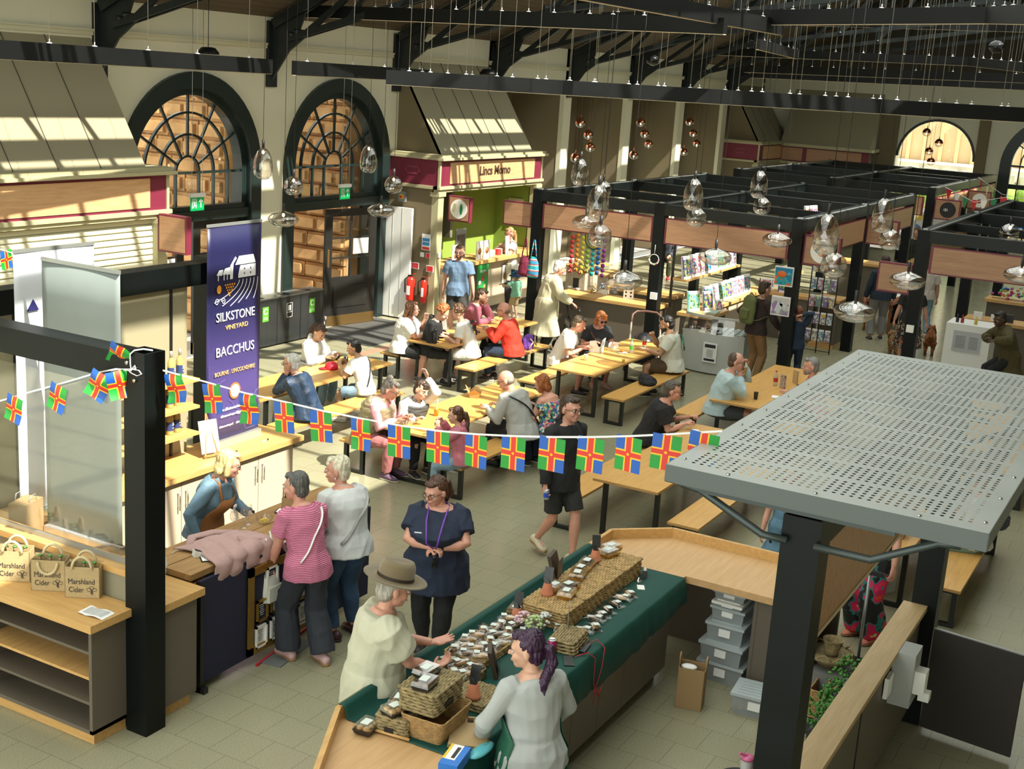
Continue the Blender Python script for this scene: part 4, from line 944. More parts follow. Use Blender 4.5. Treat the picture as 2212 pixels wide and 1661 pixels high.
mb.use(mat('banner navy ink',(.018,.018,.1),.5))
for x in (-.03,-.01,.01): 
    for z in (1.83,1.88): poly([(x,z),(x+.01,z),(x+.01,z+.025),(x,z+.025)],off=.026)
for x in (.12,.22):
    for z in (1.82,1.87): poly([(x,z),(x+.014,z),(x+.014,z+.02),(x,z+.02)],off=.026)
mb.use(MO); poly([(-.27+.035*math.cos(a),1.70+.045*math.sin(a)) for a in [i*math.pi/5 for i in range(10)]])
for i in range(5):
    for j in range(5-i): cx,cz=-.17+.035*j+.016*i,1.735-.028*i; poly([(cx+.011*math.cos(a),cz+.011*math.sin(a)) for a in [k*math.pi/4 for k in range(8)]])
mb.use(MW)
for k in range(6):
    x0=.05+.05*k; pts=[(x0+.01*k-(.05+.05*(5-k))*1.0*(u**2)*1.3,1.77-(.15+.03*math.sin(k))*u*1.35-.012*k*u) for u in [i/7 for i in range(8)]]
    for a,b in zip(pts,pts[1:]): mb.bar(bp(*a),bp(*b),.007,.002,up=N)
for sx_,cx in ((1,-.30),(-1,-.2)):
    pts=[(cx+sx_*.035*(1-i/14)*math.cos(i*.8),1.57+.04*(1-i/14)*math.sin(i*.8)) for i in range(12)]
    for a,b in zip(pts,pts[1:]): mb.bar(bp(*a),bp(*b),.006,.002,up=N)
mb.use(mat('banner lilac ink',(.2,.15,.42),.5)); rb2=random.Random(5)
for k in range(9):
    p=[(rb2.uniform(-.38,.38),rb2.uniform(.15,.75))]; a=rb2.uniform(0,6)
    for i in range(5):
        a+=rb2.uniform(-.7,.7); q=(max(-.41,min(.41,p[-1][0]+.08*math.cos(a))),max(.12,min(.95,p[-1][1]+.08*math.sin(a)))); p.append(q)
    for a_,b_ in zip(p,p[1:]): mb.bar(bp(*a_,.022),bp(*b_,.022),.003,.002,up=N)
mb.build('barn_logo',t)
b=disc(t,bp(.0,.58,.022),N,.09,mat('seal orange',(.75,.16,.05),.5),'seal',.003); disc(t,bp(0,.58,.025),N,.07,mat('seal pale',(.72,.5,.42),.5),'seal_centre',.003)
M_gback=mat('grey banner backing',(.19,.22,.21),.5,var=.12,vscale=1.5)
rolled('grey backed roller banner seen from behind with a white pole',(7.13,7.86,.93),(0,-1,0),.88,2.36,M_gback,M_gback,pole=True)
bn,R,U,N=rolled('white roller banner standing behind the grey backed one',(7.95,8.72,.95),(1,.0,0),.86,2.36,mat('white banner print',(.62,.64,.68),.5),M_white)
bn.location=(7.53,8.6,.95)
mb=MB(); mb.use(MATS['banner navy ink']); mb.prism([bp(a,b) for a,b in [(-.02,2.05),(.2,2.05),(.28,1.93),(-.1,1.93)]],N*.002); mb.prism([bp(a,b) for a,b in [(-.33,1.85),(-.26,1.95),(-.2,1.85)]],N*.002); mb.build('logo',bn)
# ================= people =================
UP=V((0,0,1))
def remesh(mb,vox,it=3,fac=.5):
    o=mb.build('tmp'); r=o.modifiers.new('r','REMESH'); r.mode='VOXEL'; r.voxel_size=vox
    if it: s=o.modifiers.new('s','SMOOTH'); s.iterations=it; s.factor=fac
    bpy.context.view_layer.update()
    me=bpy.data.meshes.new_from_object(o.evaluated_get(bpy.context.evaluated_depsgraph_get()))
    old=o.data; bpy.data.objects.remove(o); bpy.data.meshes.remove(old); return me
def wrinkle(me,a,f=(9,9,6),seed=0,ridge=True):
    if a<=0: return
    ns=[v.normal.copy() for v in me.vertices]
    for v,n in zip(me.vertices,ns):
        p=v.co; q=mnoise.noise((p.x*f[0]+seed,p.y*f[1],p.z*f[2]))
        if ridge: q=1-2*abs(q)*1.6-.3
        v.co=p+n*(q*a)
def soft(name,mb,vox,m,parent,wr=0,it=3,wf=(9,9,6),extra=None,seed=0):
    me=remesh(mb,vox,it); wrinkle(me,wr,wf,seed)
    me.materials.clear(); me.materials.append(m)
    if extra:   # raw pieces joined into the same mesh, keeping their own materials
        vs=[tuple(v.co) for v in me.vertices]; fs=[tuple(p.vertices) for p in me.polygons]; mi=[0]*len(fs); mats=[m]
        for e in extra:
            b=len(vs)
            if isinstance(e,MB):
                vs+=[tuple(v) for v in e.v]
                for f,k in zip(e.f,e.m):
                    fs.append(tuple(b+i for i in f)); q=e.mats[k]
                    if q not in mats: mats.append(q)
                    mi.append(mats.index(q))
            else:
                vs+=[tuple(v.co) for v in e.vertices]; fs+=[tuple(b+i for i in p.vertices) for p in e.polygons]; mi+=[0]*len(e.polygons)
        me=bpy.data.meshes.new(name); me.from_pydata(vs,[],fs)
        for q in mats: me.materials.append(q)
        me.polygons.foreach_set('material_index',mi)
    me.polygons.foreach_set('use_smooth',[True]*len(me.polygons)); me.update(); me.name=name
    o=bpy.data.objects.new(name,me); COL.objects.link(o); o.parent=parent; return o
def ik(S,T,a,b,pole):
    d=T-S; L=d.length; mx=(a+b)*.995
    if L>mx: T=S+d*(mx/L); d=T-S; L=mx
    if L<abs(a-b)+.02: L=abs(a-b)+.02
    u=d.normalized(); x=(a*a-b*b+L*L)/(2*L); hh=math.sqrt(max(a*a-x*x,0)); p=pole-u*pole.dot(u)
    if p.length<1e-4: p=V((0,0,-1))-u*u.z*-1
    p.normalize(); return S+u*x+p*hh,T
def rotv(v,axis,deg): return Matrix.Rotation(math.radians(deg),3,axis)@v
def hand(mb,W,d,pn,k,curl=30,thumb=1,spread=.16):
    "palm + four unequal fingers + thumb; d: hand direction, pn: palm normal, thumb: +1/-1 side"
    d=d.normalized(); pn=(pn-d*pn.dot(d)); pn=pn.normalized() if pn.length>1e-3 else V((0,0,-1)); A=d.cross(pn)*thumb
    mb.loft([(W-d*.02*k,A*.024*k,pn*.019*k),(W+d*.012*k,A*.028*k,pn*.017*k),(W+d*.045*k,A*.039*k,pn*.015*k),(W+d*.08*k,A*.041*k,pn*.0135*k),(W+d*.094*k,A*.037*k,pn*.010*k)],n=12)
    for i,(o,l) in enumerate(((.0305,.066),(.0105,.076),(-.0105,.071),(-.030,.056))):
        b=W+d*(.086-(.006 if i==3 else 0))*k+A*o*k; f=(d+A*(o*spread*12)).normalized(); c=curl*(1+.12*i)
        ax=f.cross(pn); p=[b-f*.012*k]; f1=rotv(f,ax,c*.45); q=b; p.append(q); q=q+f1*l*.45*k; p.append(q); f2=rotv(f,ax,c*1.2); q=q+f2*l*.32*k; p.append(q); f3=rotv(f,ax,c*1.8); q=q+f3*l*.25*k; p.append(q)
        mb.tube(p,[.0095*k,.0092*k,.0085*k,.0078*k,.0058*k],8)
    t0=W+d*.022*k+A*.022*k; t1=t0+(d*.55+A*.75+pn*.25).normalized()*.036*k; t2=t1+(d*.9+A*.30+pn*.3).normalized()*.030*k; t3=t2+(d+A*.0+pn*.35).normalized()*.022*k
    mb.tube([t0-A*.01*k,t0,t1,t2,t3],[.012*k,.0145*k,.0115*k,.0098*k,.0068*k],8)
SKIN={'fair':(.62,.36,.25),'pink':(.62,.31,.22),'tan':(.42,.23,.13),'dark':(.10,.05,.03),'mid':(.50,.29,.18)}
def skinmat(k): return mat('skin '+k,SKIN[k],.45,bump=.08,bscale=80,var=.10,vscale=14)
def hairmat(n,c): return mat('hair '+n,c,.38,bump=.9,bscale=70,stretch=(1,1,.15),var=.45,vscale=40)
def person(label,hp,face,h=1.70,w=1.0,seat=None,lean=0,side=0,twist=0,head=(0,0,0),R=None,L=None,feet=None,skin='fair',hair=('short','brown',(.08,.045,.02)),
    top=None,bottom=None,shoes=None,vox=.009,glasses=None,female=False,dz=0,group=None,hand_dir=(None,None),curl=(35,35),palm=(None,None),at=None,bust=0,neckwear=None,poles=(None,None),beard=None,anchor='head',cap=None,belly=0,feetdir=0,collar=None,footz=(0,0)):
    s=h/1.72; sz=s
    hz=(.90*s) if seat is None else seat+.095*s
    Pv=V((0,0,hz)); d=rotv(rotv(UP,V((0,1,0)),lean),V((1,0,0)),-side); up2=(UP*.55+d*.45).normalized()
    if seat is not None: up2=(UP*.35+d*.65).normalized()
    L0=V((0,1,0)); L1=rotv(L0,UP,twist); L1=(L1-d*L1.dot(d)).normalized(); F0=V((1,0,0)); F1=L1.cross(d)
    Wp=Pv+up2*.16*s; Sc=Wp+d*.325*s; N=Wp+d*.385*s
    hy,hpi,hr=head; F=rotv(rotv(V((1,0,0)),V((0,1,0)),hpi),UP,hy+twist*.0); Lh=rotv(V((0,1,0)),UP,hy); Uh=F.cross(Lh); 
    if hr: Lh=rotv(Lh,F,hr); Uh=rotv(Uh,F,hr)
    nd=(d*.55+Uh*.45).normalized(); Hc=N+nd*.105*s+Uh*.045*s+F*.02*s
    wf=w*1.07
    bd=belly
    # root position from where the head stands in the hall
    root=bpy.data.objects.new('person',None); COL.objects.link(root); root.empty_display_size=.2
    a=math.radians(face); ca,sa=math.cos(a),math.sin(a)
    if at: rx,ry=at
    else:
        g=G(hp[0],hp[1],Hc.z+dz); ox,oy=ca*Hc.x-sa*Hc.y,sa*Hc.x+ca*Hc.y; rx,ry=g.x-ox,g.y-oy
    root.location=(rx,ry,dz); root.rotation_euler=(0,0,a); tag(root,label,'person',group)
    toL=lambda p:V(((p[0]-rx)*ca+(p[1]-ry)*sa,-(p[0]-rx)*sa+(p[1]-ry)*ca,p[2]))
    tors=[(Pv-UP*.09*s,.125,.10,L0,F0),(Pv-UP*.03*s,.168,.118,L0,F0),(Pv+up2*.05*s,.166,.118+bd*.4,L0,F0),(Wp-up2*.02*s,.142,.104+bd,L0,F0),(Wp+d*.09*s,.146,.108+bd*.8,L1,F1),(Wp+d*.19*s,.160,.112+bust,L1,F1),(Wp+d*.27*s,.163,.106+bust*.4,L1,F1),(Wp+d*.335*s,.145,.088,L1,F1),(Wp+d*.372*s,.085,.070,L1,F1),(Wp+d*.40*s,.056,.058,L1,F1)]
    fshift=[0,-.005,.0+bd*.3,bd*.6,bd*.5,.005+bust*.5,.0,-.01,-.012,-.008]
    if female: tors=[(c,(b if i not in(3,4) else b*.93) if i<5 else b*.93,dd,l,f) for i,(c,b,dd,l,f) in enumerate(tors)]
    def torso(mb,i0,i1,ease,extra=0):
        mb.loft([(c+f*fshift[i]*s,l*(b*wf+ease)*s,f*(dd*(wf**1.3)+ease)*s) for i,(c,b,dd,l,f) in enumerate(tors) if i0<=i<=i1],n=20)
    sw=.172 if not female else .155
    sh={}; arms={}
    for sd,tg,pole,nm in ((1,L,poles[0],'L'),(-1,R,poles[1],'R')):
        S=Sc+L1*sd*sw*s*(.75+.25*wf)-F1*.01*s-d*.012*s
        T=V(tg)*1.0 if tg else Pv+V((.06*s,sd*.27*s*wf,-.06*s)) 
        if seat is not None and tg is None: T=Pv+V((.30*s,sd*.12*s,.09*s))
        E_,T=ik(S,T,.285*s,.25*s,V(pole) if pole else V((-.35,sd*.55,-1)))
        arms[sd]=(S,E_,T)
    legs={}
    for j,sd in ((0,1),(1,-1)):
        Hj=Pv+V((0,sd*.088*s*wf**.5,-.015*s))
        if feet and feet[j]: T=V((feet[j][0],feet[j][1],.085*s+footz[j]))
        elif seat is not None: T=V((.36*s,sd*.12*s,.085*s))
        else: T=V((.02*s-.02,sd*.10*s*wf**.5,.085*s))
        K,T=ik(Hj,T,.42*s,.415*s,V((1,sd*.12,.25 if seat is not None else .05)))
        legs[sd]=(Hj,K,T)
    sk=skinmat(skin); mb=MB(); mb.use(sk)
    torso(mb,0,9,0)
    mb.tube([N-d*.03*s,N+nd*.04*s,Hc-Uh*.05*s-F*.02*s],[.058*s,.053*s,.055*s],12)
    hk=s*(1.09 if h>1.5 else 1.09+(1.5-h)*.35)
    RM=Matrix(((F.x,Lh.x,Uh.x),(F.y,Lh.y,Uh.y),(F.z,Lh.z,Uh.z)))
    HE=lambda m_,a,b,c,rx_,ry_,rz_,n=14,kk=9: m_.ell(Hc+F*a*hk+Lh*b*hk+Uh*c*hk,rx_*hk,ry_*hk,rz_*hk,n,kk,RM)
    HE(mb,-.005,0,.028,.095,.077,.092); HE(mb,.025,0,-.03,.068,.062,.078); HE(mb,.06,0,-.078,.032,.034,.030); HE(mb,.075,0,.03,.022,.052,.020)
    for sd in (-1,1): HE(mb,.055,sd*.036,-.025,.035,.026,.03); HE(mb,-.008,sd*.079,-.005,.020,.011,.032)
    mb.tube([Hc+(F*.088+Uh*.022)*hk,Hc+(F*.108-Uh*.012)*hk,Hc+(F*.110-Uh*.024)*hk],[.010*hk,.014*hk,.017*hk],8); HE(mb,.088,0,-.052,.016,.026,.016,10,6)
    aw=wf**.6
    for sd in (1,-1):
        S,E_,T=arms[sd]; mb.tube([S+L1*(-sd*.02*s),S,S.lerp(E_,.45),E_,E_.lerp(T,.3),T],[.052*s*aw,.056*s*aw,.047*s*aw,.038*s*aw,.040*s*aw,.026*s],12)
        Hj,K,T=legs[sd]; mb.tube([Hj,Hj.lerp(K,.35),K.lerp(Hj,.08),K,K.lerp(T,.3),K.lerp(T,.75),T],[.088*s*aw,.078*s*aw,.054*s*aw,.052*s*aw,.056*s*aw,.037*s,.034*s],12)
        fd=rotv(V((1,0,0)),UP,(feetdir if not isinstance(feetdir,(list,tuple)) else feetdir[0 if sd==1 else 1])+sd*6)
        mb.tube([T-fd*.04*s-UP*.045*s,T-UP*.03*s+fd*.03*s,T+fd*.14*s-UP*.055*s],[(.032 if not shoes else .022)*s,(.038 if not shoes else .024)*s,(.028 if not shoes else .014)*s],10)
    hm=MB(); hm.use(sk)
    for j,(sd) in enumerate((1,-1)):
        S,E_,T=arms[sd]; fa=(T-E_).normalized(); hd=V(hand_dir[j]) if hand_dir[j] else fa; pn=V(palm[j]) if palm[j] else (V((0,-sd,0)) if abs(fa.z)>.6 else V((0,0,-1)))
        side_=V(fa.cross(pn)); th=sd
        hand(hm,T,hd,pn,s,curl[j],th*(1 if True else -1))
    hmesh=remesh(hm,.0042,1) if vox<=.008 else hm
    face_=MB(); hc=hair[2]
    face_.use(mat('lips',(.45,.14,.12),.4)); HE(face_,.099,0,-.054,.008,.024,.0075,10,5)
    for sd in (-1,1):
        face_.use(mat('eye white',(.6,.58,.55),.3)); HE(face_,.0835,sd*.032,.007,.011,.0145,.0085,10,6)
        face_.use(mat('iris dark',(.02,.015,.01),.2)); HE(face_,.0915,sd*.032,.006,.005,.0065,.0065,8,5)
        face_.use(mat('brow '+hair[1],tuple(c*.6 for c in hc),.7)); HE(face_,.094,sd*.033,.026,.006,.018,.0045,8,5)
    soft('body',mb,vox,sk,root,0,2,extra=[hmesh,face_])
    # hair
    hm_=hairmat(hair[1],hc); hb=MB(); hb.use(hm_); st=hair[0]; wr=.006
    rr=random.Random(int(abs(rx*100)))
    if st in('short','bob','long','pony','bun','fringe','wave'):
        HE(hb,-.024,0,.044,.088,.083,.086); HE(hb,-.050,0,-.012,.056,.076,.078)
        if st!='short' or female: HE(hb,-.03,0,.06,.08,.082,.078)
        HE(hb,.05,0,.095,.038,.055,.026)
    if st=='bald': HE(hb,-.040,0,-.015,.062,.081,.042); wr=.002
    if st=='thin': HE(hb,-.035,0,.035,.074,.0825,.083); HE(hb,-.050,0,-.012,.054,.077,.07); wr=.003
    if st in('bob','fringe'):
        for sd in (-1,1): hb.tube([Hc+(Lh*sd*.06+Uh*.08+F*.01)*hk,Hc+(Lh*sd*.085+Uh*.0)*hk,Hc+(Lh*sd*.083-Uh*.085+F*.012)*hk],[.03*hk,.03*hk,.024*hk],10)
        HE(hb,-.055,0,-.055,.05,.082,.062)
    if st in('fringe','wave'): HE(hb,.070,0,.062,.024,.055,.030)
    if st=='long':
        for sd in (-1,1): hb.tube([Hc+(Lh*sd*.06+Uh*.07)*hk,Hc+(Lh*sd*.082+Uh*.0-F*.01)*hk,Hc+(Lh*sd*.07-Uh*.10-F*.03)*hk],[.03*hk,.026*hk,.022*hk],10)
        hb.tube([Hc+(-F*.07-Uh*.02)*hk,Hc+(-F*.085-Uh*.10)*hk,Sc-F1*.10*s+d*.0*s,Sc-F1*.115*s-d*.12*s],[.065*hk,.062*hk,.055*hk,.03*hk],12,flat=.7)
    if st=='pony':
        hb.tube([Hc+(-F*.08+Uh*.03)*hk,Hc+(-F*.135+Uh*.02)*hk,Hc+(-F*.145-Uh*.07)*hk,Sc-F1*.135*s+d*.02*s,Sc-F1*.135*s-d*.09*s],[.026*hk,.032*hk,.036*hk,.03*hk,.012*hk],10)
    if st=='bun': HE(hb,-.055,0,.135,.04,.042,.036)
    if st=='curly':
        wr=.010
        for i in range(70):
            a_=rr.uniform(-2.4,2.4)+math.pi; e_=rr.uniform(-.25,1.45); q=V((math.cos(a_)*math.cos(e_),math.sin(a_)*math.cos(e_),math.sin(e_)))
            if q.x>.45 and q.z<.55: continue
            HE(hb,-.015+q.x*.088,q.y*.084,.035+q.z*.095,.028,.028,.028,8,5)
    if st!='none': soft('hair',hb,.008 if st!='curly' else .009,hm_,root,wr,1 if st!='curly' else 0,wf=(60,60,9) if st!='curly' else (45,45,45),seed=rx)
    if beard:
        bb=MB(); bb.use(hairmat('beard'+hair[1],beard)); HE(bb,.035,0,-.052,.062,.063,.052); HE(bb,.066,0,-.088,.034,.034,.026); 
        o=soft('beard',bb,.008,MATS['hair beard'+hair[1]],root,.002,1)
    # clothes
    if bottom:
        kind,bm=bottom[0],bottom[1]; ez=bottom[2] if len(bottom)>2 else .012; cb=MB(); cb.use(bm)
        if kind!='skirt': torso(cb,0,2,min(ez,.012)); cb.loft([(tors[2][0]+F0*fshift[2]*s,L0*(tors[2][1]*wf+.008)*s,F0*(tors[2][2]*wf**1.3+.008)*s),(tors[3][0]+F0*fshift[3]*s,L0*(tors[3][1]*wf+.006)*s,F0*(tors[3][2]*wf**1.3+.006)*s)],n=20)
        ends={'trousers':.93,'wide':.97,'shorts':-.12,'cropped':.70}
        for sd in (1,-1):
            Hj,K,T=legs[sd]
            if kind in('trousers','wide','cropped'):
                e=ends[kind]; fl=.020 if kind=='wide' else 0
                cb.tube([Hj+UP*.02*s,Hj.lerp(K,.35),K,K.lerp(T,.35),K.lerp(T,e)],[(.092*aw+ez)*s,(.083*aw+ez)*s,(.060*aw+ez+fl)*s,(.060*aw+ez+fl*1.6)*s,(.047+ez+fl*2.6)*s],14)
            elif kind=='shorts': cb.tube([Hj+UP*.02*s,Hj.lerp(K,.4),Hj.lerp(K,.86)],[(.094*aw+ez)*s,(.086*aw+ez)*s,(.074*aw+ez+.008)*s],14)
        if kind=='skirt':
            ln=bottom[3]; cb.loft([(Wp,L0*(.15*wf)*s,F0*.12*s),(Pv,L0*(.18*wf+ez)*s,F0*.14*s),(Pv-UP*ln*.5*s,L0*(.20*wf+ez*2)*s,F0*.16*s),(Pv-UP*ln*s,L0*(.22*wf+ez*3)*s,F0*.18*s)],n=20)
        soft({'trousers':'trousers','wide':'trousers','cropped':'trousers','shorts':'shorts','skirt':'skirt'}[kind],cb,max(vox,.009),bm,root,.0045 if kind!='skirt' else .008,2,wf=(11,11,7),seed=ry)
    if top:
        tm,slv=top[0],top[1]; ez=top[2] if len(top)>2 else .014; hem=top[3] if len(top)>3 else .04; kind=top[4] if len(top)>4 else ''
        cb=MB(); cb.use(tm)
        i0=1 if hem<.08 else 1
        torso(cb,2,8 if kind!='offshoulder' else 6,ez)
        # hem
        c0=tors[2]; e2=max(ez,.024)+.008; bx=(c0[1]*wf+e2)*s; dx_=(c0[2]*(wf**1.3)+e2)*s
        cb.loft([(tors[3][0]+F0*fshift[3]*s,L0*(tors[3][1]*wf+ez+.006)*s,F0*(tors[3][2]*wf**1.3+ez+.006)*s),(c0[0]+F0*fshift[2]*s,L0*bx,F0*dx_)],n=20)
        if seat is None or kind=='coat':
            low=hem; cb.loft([(c0[0]+F0*fshift[2]*s,L0*bx,F0*dx_),(Pv-UP*low*.5*s+F0*fshift[2]*s,L0*bx*(1.03),F0*dx_*1.03),(Pv-UP*low*s+F0*fshift[2]*s,L0*bx*(1.05+(.25 if kind=='coat' else 0)),F0*dx_*(1.06+(.35 if kind=='coat' else 0)))],n=20)
        else: cb.loft([(c0[0],L0*bx,F0*dx_),(Pv-UP*.05*s,L0*bx*1.06,F0*dx_*1.08)],n=20)
        for sd in (1,-1):
            S,E_,T=arms[sd]; r0=(.058*aw+ez)*s; r1=(.046*aw+ez*1.05)*s; r2=(.032+ez*.8)*s
            if kind=='offshoulder': cb.tube([S-d*.08*s,S.lerp(E_,.45)],[r0,r1+.012],12); continue
            if slv<=0: cb.tube([S-L1*sd*.03*s,S+L1*sd*.004*s],[r0*.95,r0*.95],12)
            elif slv<=.5: cb.tube([S-L1*sd*.03*s,S,S.lerp(E_,slv*1.6)],[r0,r0*1.02,r1*1.12+.004],14)
            elif slv<1: cb.tube([S-L1*sd*.03*s,S,S.lerp(E_,.5),E_,E_.lerp(T,(slv-.5)*2)],[r0,r0,r1,r1*.93,r2*1.15],14)
            else: cb.tube([S-L1*sd*.03*s,S,S.lerp(E_,.5),E_,E_.lerp(T,.5),E_.lerp(T,.96)],[r0,r0,r1,r1*.95,r1*.85,r2],14)
        if kind=='hood': cb.tube([N-F1*.07*s+d*.0*s+L1*.06*s,N-F1*.10*s+d*.02*s,N-F1*.07*s-L1*.06*s],[.035*s,.045*s,.035*s],10); cb.tube([N+L1*.07*s-F1*.04*s,N+F1*.07*s-d*.03*s,N-L1*.07*s-F1*.04*s],[.026*s,.024*s,.026*s],10)
        if collar or kind in('collar','coat'): cb.tube([N+rotv(F1,d,a_)*.062*s+d*(.005)*s for a_ in range(20,341,20)],[.014*s]*17,8)
        nm={'coat':'coat','hood':'hoodie'}.get(kind,'shirt'); soft(nm,cb,max(vox,.009),tm,root,.006 if kind!='tight' else .003,2,wf=(9,9,6),seed=rx*3)
    if shoes:
        for sd in (1,-1):
            T=legs[sd][2]; fd=rotv(V((1,0,0)),UP,(feetdir if not isinstance(feetdir,(list,tuple)) else feetdir[0 if sd==1 else 1])+sd*6); l_=UP.cross(fd)
            tilt=(footz[0 if sd==1 else 1])*2.2; fd=(fd-UP*tilt).normalized(); u_=fd.cross(l_).normalized() if True else UP
            if u_.z<0: u_=-u_
            m_=MB(); m_.use(shoes[0]); B0=T-fd*.01*s; z0=-.085*s; l_=l_*1.12
            m_.loft([(B0-fd*.075*s+u_*(z0+.045*s),l_*.026*s,u_*.03*s),(B0-fd*.05*s+u_*(z0+.05*s),l_*.036*s,u_*.045*s),(B0+fd*.02*s+u_*(z0+.055*s),l_*.038*s,u_*.05*s),(B0+fd*.09*s+u_*(z0+.038*s),l_*.045*s,u_*.034*s),(B0+fd*.15*s+u_*(z0+.03*s),l_*.042*s,u_*.026*s),(B0+fd*.19*s+u_*(z0+.024*s),l_*.02*s,u_*.014*s)],n=12)
            m_.use(shoes[1] if len(shoes)>1 else shoes[0]); o_=V(B0)+u_*(z0+.012*s)
            m_.loft([(o_-fd*.08*s,l_*.02*s,u_*.013*s),(o_-fd*.05*s,l_*.038*s,u_*.014*s),(o_+fd*.03*s,l_*.036*s,u_*.013*s),(o_+fd*.11*s,l_*.048*s,u_*.012*s),(o_+fd*.17*s,l_*.04*s,u_*.012*s),(o_+fd*.20*s,l_*.015*s,u_*.01*s)],n=12)
            m_.build('shoe',root)
    if glasses:
        gm=MB(); gm.use(glasses)
        for sd in (-1,1):
            c=Hc+(F*.106+Lh*sd*.032+Uh*.006)*hk; gm.tube([c+(Lh*math.cos(a_)*.024+Uh*math.sin(a_)*.019)*hk for a_ in [i*math.pi/6 for i in range(13)]],.0028*hk,5)
            gm.tube([c+Lh*sd*.024*hk+Uh*.005*hk,Hc+(F*.01+Lh*sd*.083+Uh*.012)*hk],.0024*hk,5)
            if glasses.name.startswith('sun'): gm.loft([(c-F*.001,Lh*.023*hk,Uh*.018*hk),(c+F*.001,Lh*.023*hk,Uh*.018*hk)],n=12)
        gm.tube([Hc+(F*.107+Lh*.009+Uh*.01)*hk,Hc+(F*.107-Lh*.009+Uh*.01)*hk],.0026*hk,5); gm.build('glasses',root)
    info=dict(root=root,Hc=Hc,F=F,L=Lh,U=Uh,s=s,hk=hk,arms=arms,legs=legs,Sc=Sc,N=N,d=d,F1=F1,L1=L1,P=Pv,W=Wp,toL=toL,RM=RM,wf=wf,tors=tors,ez=(top[2] if top and len(top)>2 else .014),HE=HE)
    info['world']=lambda q:V((rx+ca*q.x-sa*q.y,ry+sa*q.x+ca*q.y,q.z+dz)); info['wdir']=lambda q:V((ca*q.x-sa*q.y,sa*q.x+ca*q.y,q.z))
    if hp: print('PERSON %-50s at %.2f %.2f'%(label[:50],rx,ry))
    return info
def strap(info,a,b,m,w=.03,off=.03,name='strap',front=False,back=True,parent=None):
    "strap over shoulder side a (+1 left) down to opposite hip, as child"
    L1,F1,d,W,N,s=info['L1'],info['F1'],info['d'],info['W'],info['N'],info['s']; wf=info['wf']; T=info['tors']; ez=info['ez']+.008
    def sp(t,u): # t height 0 hip..1 shoulder ; u angle
        i=2+t*5; k=int(i); f=i-k; k2=min(k+1,8); c=T[k][0].lerp(T[k2][0],f); bx=(T[k][1]*(1-f)+T[k2][1]*f)*wf+ez; dp=(T[k][2]*(1-f)+T[k2][2]*f)*wf**1.3+ez
        return c+L1*math.cos(u)*bx*s+F1*math.sin(u)*dp*s
    pts=[]
    n=12
    for i in range(n+1):
        t=i/n; u=(math.pi*(-1 if back else 1))*( .5+ (t-.5)*(-.75 if a>0 else .75)*(1)); tt=t*.98
        u=-(math.pi/2)+(a*(t-.42))*1.75 if back else (math.pi/2)-(a*(t-.42))*1.75
        pts.append(sp(tt,u))
    mb=MB(); mb.use(m); mb.tube(pts,w/2*s,6,flat=.25,up=None); return mb.build(name,parent or info['root'])
K_black=mat('black cotton',(.012,.012,.013),.85,bump=.15,bscale=40); K_white=mat('white cotton',(.66,.65,.60),.85,bump=.15,bscale=40); K_navy=mat('navy cotton',(.012,.02,.045),.85,bump=.12,bscale=60)
K_denim=mat('blue denim',(.03,.075,.15),.85,bump=.2,bscale=150,var=.5,vscale=5); K_ldenim=mat('light denim',(.25,.38,.48),.85,bump=.2,bscale=150,var=.35,vscale=6); K_shirtd=mat('chambray shirt',(.14,.24,.32),.8,bump=.2,bscale=60,var=.35,vscale=7)
K_grey=mat('grey jersey',(.33,.34,.33),.9,bump=.15,bscale=60); K_wshoe=mat('white trainers',(.6,.58,.52),.6); K_bshoe=mat('black trainers',(.02,.02,.02),.5); K_sole=mat('rubber sole',(.6,.55,.45),.7); K_gum=mat('gum sole',(.3,.15,.06),.6); K_bg=mat('black glasses',(.01,.01,.01),.25); K_rg=mat('tortoise glasses',(.10,.03,.01),.25); K_sun=mat('sunglasses',(.008,.006,.005),.1)
K_choc=mat('charcoal shorts',(.045,.05,.055),.85,bump=.1,bscale=60)
TZ=.70; S_=.42
NEAR=.0075
# --- standing customers and sellers close to the camera
p_sell=person('person in a denim shirt and brown apron leaning on the tasting bar, smiling',(492,1003),-78,h=1.64,female=True,lean=24,head=(28,14,-6),L=(.40,.20,.97),R=(.12,-.30,.86),hair=('bob','blonde',(.78,.58,.25)),skin='pink',
 top=(K_shirtd,.9,.016,.06,'collar'),bottom=('trousers',K_black),shoes=(K_bshoe,K_bshoe),glasses=K_bg,vox=NEAR,bust=.03,w=1.05,poles=(None,(-.6,-1,-.3)))
p_pink=person('person with short grey hair in a pink lace knit top at the bar',(640,1052),70,h=1.66,female=True,lean=20,head=(32,6,0),L=(.26,.20,.82),R=(.42,-.16,1.03),hair=('short','iron grey',(.13,.13,.12)),skin='pink',
 top=(patmat('pink lace knit','Z',[(.42,.10,.19),(.66,.22,.34)],22,.85,[0,.32],bump=.6,stretch=(1,1,1)),.42,.018,.09),bottom=('wide',mat('dark slate trousers',(.022,.026,.036),.8,bump=.1,bscale=60),.014),shoes=(mat('dusty pink trainers',(.55,.36,.35),.6),K_gum),vox=NEAR,bust=.02,w=1.08,feet=((.12,.10),(-.12,-.10)))
p_wht=person('person with white blonde hair in a white sweatshirt and jeans at the bar',(730,1016),74,h=1.66,female=True,lean=14,head=(38,4,0),L=(.30,.22,1.0),R=(.35,-.1,1.0),hair=('wave','white blonde',(.85,.78,.58)),skin='pink',
 top=(mat('white sweatshirt',(.58,.60,.60),.85,bump=.15,bscale=30),1,.024,.06,'collar'),bottom=('trousers',K_denim,.014),shoes=(mat('plum shoes',(.06,.02,.025),.4),K_bshoe),vox=NEAR,w=1.28,bust=.03)
